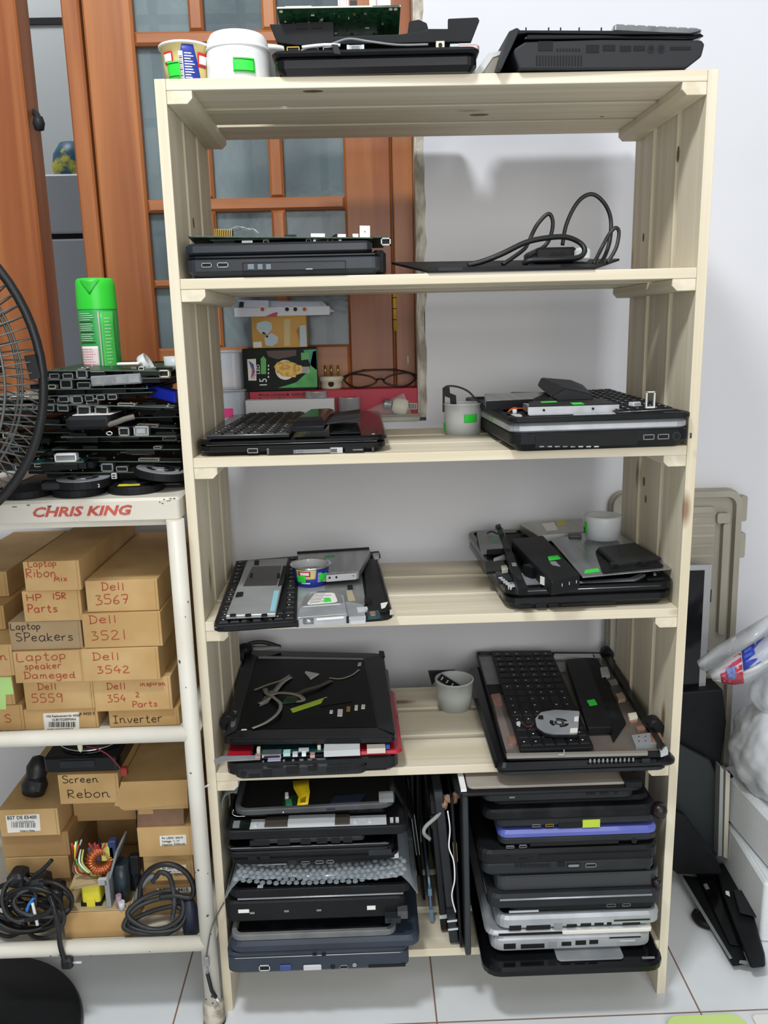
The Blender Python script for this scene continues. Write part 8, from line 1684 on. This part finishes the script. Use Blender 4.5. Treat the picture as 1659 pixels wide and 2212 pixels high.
for s_, nm in ((-1, 'front_guard'), (1, 'back_guard')):
    b = MB(); N_ = 96
    for k in range(N_):
        a = 2*math.pi*k/N_; pts = [(rF*f_*math.cos(a+s_*.10*(1-f_)), s_*.055*(1-f_**3), rF*f_*math.sin(a+s_*.10*(1-f_))) for f_ in (1.0, .93, .83, .7, .55, .4, .22)]
        b.tube(pts, .0009, WIREM, 5, M=M)
    for r_ in (.83, .80): b.tube(rng(rF*r_, s_*.055*(1-r_**3)), .0016, WIREM, 6, True, M=M)
    b.cyl((0, s_*.056, 0), rF*.24, .006, FB_, 'y', n=32, M=M); b.build(nm, fn)
for k in range(3):
    a0 = 2*math.pi*k/3; g = []
    for i in range(6):
        r_ = rF*(.18+.62*i/5); g.append([((r_)*math.cos(a0+u*.9), .02*(u-.5), r_*math.sin(a0+u*.9)) for u in (0, .25, .5, .75, 1)])
    b = MB(); b.sheet(g, K_GREY, .002, M=M); b.build('blade', fn)
b = MB(); b.cyl((0, .02, 0), .05, .09, FB_, 'y', n=28, M=M); b.build('motor', fn)
p = at(76, 792, y=yFan)-fo; b = MB(); b.box(tuple(p), (.012, .016, .026), FB_, rot=(0, -8, 0)); b.build('guard_clip', fn)
# ------------------------------------------------------------------ right side, on the floor against the wall
yW = YW-.004
BEI = mat('beige_moulded_plastic', 'a9a496', .5, col2='9b9688', scale=(8, 8, 8))
x0, x1 = at(1322, 1080, y=.335).x, at(1608, 1075, y=.335).x; zt = at(1540, 1058, y=.335).z
t = thing('moulded_sheet', 'large beige moulded plastic panel leaning on the wall behind the shelving unit', 'panel', ((x0+x1)/2, .318, .001), (math.radians(-2.2), 0, 0)); w2 = x1-x0; hP = zt-.001
def plate_v(b, x, z, w, h, r, y0, y1, m): b.loops([[(x+a, y, z+c_) for a, c_ in rrect(w, h, r, 5)] for y in (y0, y1)], m)
b = MB(); plate_v(b, 0, hP/2, w2, hP, .024, .002, .012, BEI); b.build('back', t, bev=.002)
b = MB()
b.loops([[(a, .002, hP/2+c_) for a, c_ in rrect(w2-.004, hP-.004, .022, 5)], [(a, -.010, hP/2+c_) for a, c_ in rrect(w2-.006, hP-.006, .022, 5)], [(a, -.010, hP/2+c_) for a, c_ in rrect(w2-.026, hP-.026, .016, 5)], [(a, .001, hP/2+c_) for a, c_ in rrect(w2-.028, hP-.028, .016, 5)]], BEI, False, False); b.build('rim', t)
b = MB(); plate_v(b, 0, hP-.085, w2*.62, .11, .012, -.004, .003, BEI); b.build('raised_panel', t, bev=.002)
for k in range(7): b = MB(); plate_v(b, .01, hP-.045-k*.018, w2*.5, .006, .003, -.0055, -.003, BEI); b.build('rib', t, bev=.0006)
b = MB(); plate_v(b, w2/2-.035, hP-.05, .022, .018, .004, -.012, .002, BEI); plate_v(b, w2/2-.028, hP-.16, .012, .20, .004, -.010, .002, BEI); b.build('latch_track', t)
for z_ in (hP-.035, hP-.10): b = MB(); plate_v(b, w2/2+.002, z_, .012, .045, .004, -.006, .010, BEI); b.build('edge_tab', t, bev=.001)
b = MB(); b.box((w2*.10, -.0105, hP-.010), (.003, .001, .002), K_DEEP); b.build('mark', t)
# screen panel standing in front
yS_ = .288; A, B = at(1430, 1230, y=yS_), at(1541, 1222, y=yS_); zb_ = at(1530, 1495, y=yS_).z
t = thing('display', 'black display panel with a pale metal frame standing behind the right upright', 'screen', ((.672+B.x)/2, yS_, zb_), (math.radians(-1.5), 0, 0)); w2 = B.x-.672; hD = B.z-zb_
b = MB(); plate_v(b, 0, hD/2, w2, hD, .001, 0, .005, mat('pale_panel_frame', 'aeb0b2', .4, .3)); b.build('frame', t)
b = MB(); plate_v(b, -.006, hD/2-.004, w2-.012, hD-.010, .0006, -.0006, 0, mat('black_screen_glass', '0a0a0c', .15)); b.build('screen', t)
for z_ in (hD*.76, hD*.28, hD*.2): b = MB(); b.box((w2/2+.001, .002, z_), (.002, .004, .022), K_DEEP); b.build('side_clip', t)
# dark box / bags under it
def slabv(name, label, pts, yf, dep, m, cat='panel', rx=0.0, bev=.003):
    P = [at(px, py, y=yf) for px, py in pts]; o = Vector((sum(p_.x for p_ in P)/len(P), yf, min(p_.z for p_ in P))); b = MB(); b.loops([[(p_.x-o.x, d, p_.z-o.z) for p_ in P] for d in (0, dep)], m)
    ob = b.build(name, loc=o, rot=(math.radians(rx), 0, 0), bev=bev); return tag(ob, label, cat)
zfl = at(1500, 1700, y=.27).z
slabv('speaker_box', 'black box below the display panel, beside the plastic bag', [(1452, 1497), (1562, 1489), (1570, 1560), (1556, 1660), (1536, 1690), (1536, 1846), (1440, 1846)], .270, .05, K_MATTE, 'box')
P = [(1440, 1592), (1530, 1640), (1546, 1690), (1532, 1860), (1424, 2000), (1424, 1592)]
slabv('slate_board', 'dark slate panel standing on the floor right of the upright', [(1440, 1592), (1534, 1642), (1556, 1690), (1548, 1868), (1436, 1868)], .255, .010, mat('slate_black_panel', '23282b', .4, col2='2a3033', scale=(6, 6, 6)))
slabv('metal_edged_board', 'narrow panel with a bright metal edge standing on the floor by the white boxes', [(1556, 1655), (1564, 1662), (1560, 1850), (1551, 1850)], .235, .02, mat('worn_aluminium', 'b9bcbb', .35, .6), bev=.001)
slabv('beige_board', 'narrow beige edged panel between the metal edged panel and the black one', [(1568, 1664), (1578, 1672), (1572, 1856), (1563, 1852)], .247, .02, CREAM, bev=.001)
slabv('black_board', 'black panel edge right of the narrow beige panel', [(1580, 1672), (1597, 1690), (1588, 1854), (1572, 1856)], .262, .015, K_DEEP, bev=.001)
# long black laptop parts lying on the floor
t = thing('laptop_scrap', 'long black laptop part with pale edge lying on the floor at the right', 'laptop part', (0, 0, 0))
q = Q([(1583, 2086), (1652, 2090), (1590, 1862), (1466, 1888)], .030); t.location = (q.loc.x, q.loc.y, .0005); q.th = .0285
def lean(b, pts, h0, h1, m):
    P0 = [at(px, py, z=h0) for px, py in pts]; P1 = [at(px, py, z=h1) for px, py in pts]
    b.loops([[tuple(p_-t.location) for p_ in P0], [tuple(p_-t.location) for p_ in P1]], m); return b
b = MB(); lean(b, [(1583, 2088), (1616, 2082), (1545, 1900), (1468, 1890)], .001, .012, K_MATTE); b.build('left_arm', t, bev=.002)
b = MB(); lean(b, [(1622, 2092), (1654, 2088), (1652, 2060), (1594, 1862), (1545, 1866), (1560, 1930)], .001, .026, K_MATTE); b.build('right_arm', t, bev=.003)
b = MB(); lean(b, [(1575, 2040), (1640, 2050), (1585, 1870), (1500, 1880)], .001, .016, K_GLOSS); b.build('middle_plate', t, bev=.002)
b = MB(); lean(b, [(1576, 2072), (1582, 2070), (1472, 1888), (1466, 1892)], .006, .014, GREY); b.build('pale_edge', t)
b = MB(); lean(b, [(1598, 1972), (1652, 1986), (1622, 1924), (1584, 1922)], .0265, .034, K_GREY); b.build('side_flap', t, bev=.002)
b = MB(); lean(b, [(1568, 1932), (1577, 1937), (1575, 1925), (1567, 1924)], .0265, .0285, WHITE); b.build('white_tag', t)
b = MB(); lean(b, [(1525, 1922), (1533, 1920), (1527, 1908), (1519, 1910)], .0165, .019, GREY); b.build('grey_clip', t); b = MB(); lean(b, [(1514, 1888), (1522, 1880), (1512, 1850), (1506, 1852)], .0165, .020, GREY); b.build('grey_clip', t)
b = MB(); lean(b, [(1596, 2081), (1624, 2085), (1622, 2076), (1598, 2074)], .012, .018, GREY); b.build('end_connector', t)
p = at(1520, 1992, z=.0); b = MB(); b.tube(smooth_path([(-.012, .012, .007), (-.014, .0, .007), (-.004, -.014, .007), (.010, -.016, .007)], 5), .0062, K_MATTE, 8); b.slab((.0, 0, 0), .022, .03, .011, .005, K_MATTE, .003); tag(b.build('hinge_piece', loc=(p.x, p.y, .0005), rot=(0, 0, math.radians(-25))), 'black curved hinge piece on the floor left of the long black part', 'laptop part')
slabv('angular_cover', 'black angular cover slumped between the upright and the dark slate panel', [(1452, 1748), (1480, 1762), (1552, 1860), (1560, 1890), (1464, 1890), (1448, 1876)], .215, .014, K_MATTE, 'laptop part')
# white foam boxes
FOAM = mat('white_foam', 'dfe3e6', .8, bump=.3, bscale=220)
A = at(1580, 2000, z=0); xr = .99
q1 = at(1592, 1780, y=.12); 
t = thing('foam_box', 'white foam box on the floor at the right edge, lower of two', 'box', (.938, .195, .0005), (0, 0, math.radians(-4))); b = MB(); b.slab((0, 0, 0), .165, .21, .108, .006, FOAM, .004); b.build('box_wall', t)
b = MB(); b.slab((0, 0, .1082), .150, .195, .0015, .006, FOAM, .0005); b.build('lid_recess', t)
t = thing('foam_box', 'white foam box stacked on another at the right edge, under the plastic bag', 'box', (.940, .205, .112), (0, 0, math.radians(3))); b = MB(); b.slab((0, 0, 0), .155, .20, .088, .010, FOAM, .006); b.build('box_wall', t)
b = MB(); b.slab((.02, -.1018, .022), .10, .006, .050, .003, FOAM, .002); b.build('raised_panel', t)
# plastic bag on top
rnd = random.Random(77)
import mathutils
def bag(name, label, c, rx, ry, rz, m, seed, lobes=5, amp=.18, cat='bag', top=0.0):
    rr = random.Random(seed); g = []; ph = [rr.uniform(0, 6.28) for _ in range(8)]
    n, mm = 96, 52; b = MB(); rings = []
    for i in range(mm+1):
        th = math.pi*i/mm; row_ = []
        for k in range(n):
            a = 2*math.pi*k/n; d = Vector((math.sin(th)*math.cos(a), math.sin(th)*math.sin(a), -math.cos(th)))
            f_ = 1+amp*(math.sin(lobes*a+ph[0]+2*th)*.3*math.sin(th)+.5*mathutils.noise.noise(d*2.2+Vector((seed, 0, 0)))+.28*abs(mathutils.noise.noise(d*5+Vector((0, seed, 0))))+.16*abs(mathutils.noise.noise(d*11))+.07*abs(mathutils.noise.noise(d*23)))
            row_.append((d.x*rx*f_, d.y*ry*f_, max(d.z*rz*f_, -rz*.8)))
        rings.append(row_)
    b.loops(rings, m, smooth=True); o = b.build(name, loc=c); return tag(o, label, cat)
BAGM = mat('white_bag_film', 'd0d4d9', .3, alpha=.9, bump=.25, bscale=40)
lb_ = at(1620, 1610, y=.20); zfo = .2005
hB = at(1640, 1490, y=.2).z
bag('plastic_bag', 'crumpled white plastic bag resting on the foam boxes at the right edge', (.930, .205, zfo+.075), .088, .088, .094, BAGM, 5)
# printed bag on top of it, made as a folded sheet over a body
pb = thing('printed_bag', 'clear bag with blue and red print lying on the white bag at the right edge', 'bag', (.905, .20, at(1600, 1500, y=.2).z))
outl = [(1530, 1452), (1552, 1418), (1600, 1382), (1659, 1352), (1720, 1330), (1720, 1452), (1659, 1440), (1600, 1462), (1580, 1470), (1556, 1472)]
def pp(px, py, y): return at(px, py, y=y)-pb.location
gr_ = []
for u in range(9):
    f_ = u/8; row_ = []
    t0 = Vector((1532+190*f_, 1452-120*f_**.9)); b0 = Vector((1540+190*f_, 1470-30*f_+18*math.sin(f_*5)))
    for v in range(6): s_ = v/5; px, py = t0*(1-s_)+b0*s_; row_.append(pp(px, py, .175-.028*math.sin(math.pi*s_)-.008*math.sin(f_*9+s_*4)))
    gr_.append(row_)
CLB = mat('clear_bag_film', 'd9dde2', .15, alpha=.62)
b = MB(); b.sheet(gr_, CLB, .0012); b.build('film', pb)
b = MB(); bk = [[v+Vector((0, .05, -.002)) for v in r_] for r_ in gr_]; b.sheet(bk, CLB, .0012); b.build('film', pb)
def sub_g(u0, u1, v0, v1):
    out = []
    for i in range(5):
        row_ = []
        for j in range(5):
            u, v = (u0+(u1-u0)*i/4)*8, (v0+(v1-v0)*j/4)*5; i0, j0 = min(int(u), 7), min(int(v), 4); fu, fv = u-i0, v-j0
            p_ = (gr_[i0][j0]*(1-fu)+gr_[i0+1][j0]*fu)*(1-fv)+(gr_[i0][j0+1]*(1-fu)+gr_[i0+1][j0+1]*fu)*fv; row_.append(p_+Vector((0, -.0015, 0)))
        out.append(row_)
    return out
b = MB(); b.sheet(sub_g(.36, .98, .02, .62), mat('bag_blue_print', '3148b8', .35, col2='4a60c8', scale=(60, 60, 60)), .0008); b.build('blue_print', pb)
b = MB(); b.sheet(sub_g(.10, .35, .05, .98), mat('bag_red_print', 'c23f55', .35), .0008); b.build('red_print', pb)
b = MB(); b.sheet([[v+Vector((0, -.0012, 0)) for v in r_] for r_ in sub_g(.17, .27, .32, .78)], mat('bag_badge_print', '8d9bd0', .4, col2='5a68b0', scale=(200, 200, 200)), .0006); b.build('badge_print', pb)
b = MB(); b.sheet(sub_g(.36, .98, .66, .74), WHITE, .0008); b.build('white_band', pb)
bag('bag_fold', 'bulging clear lower part of the printed bag', (.935, .20, at(1640, 1490, y=.2).z), .072, .045, .062, CLB, 9)
# thin cable and the lime sheet at the bottom edge
wire('thin_lead', 'thin black lead on the floor beside the foam box', [at(1600, 1905, z=.004), at(1622, 1935, z=.004), at(1645, 1952, z=.004), at(1690, 1975, z=.004)], .0022)
p0, p1 = at(1440, 2206, z=.004), at(1700, 2196, z=.004)
t = thing('plastic_mat', 'lime green and white plastic mat at the bottom right edge', 'mat', ((p0.x+p1.x)/2, p0.y-.10, .0005)); w2 = (p1.x-p0.x)
b = MB(); b.slab((-w2/2+.055, 0.004, 0), .115, .21, .004, .02, mat('lime_plastic', 'cfe88e', .5), .001); b.build('lime_part', t)
b = MB(); b.slab((.06, .001, 0), w2-.13, .21, .0036, .006, mat('warm_white_plastic', 'ece9e2', .5), .001); b.build('white_part', t)
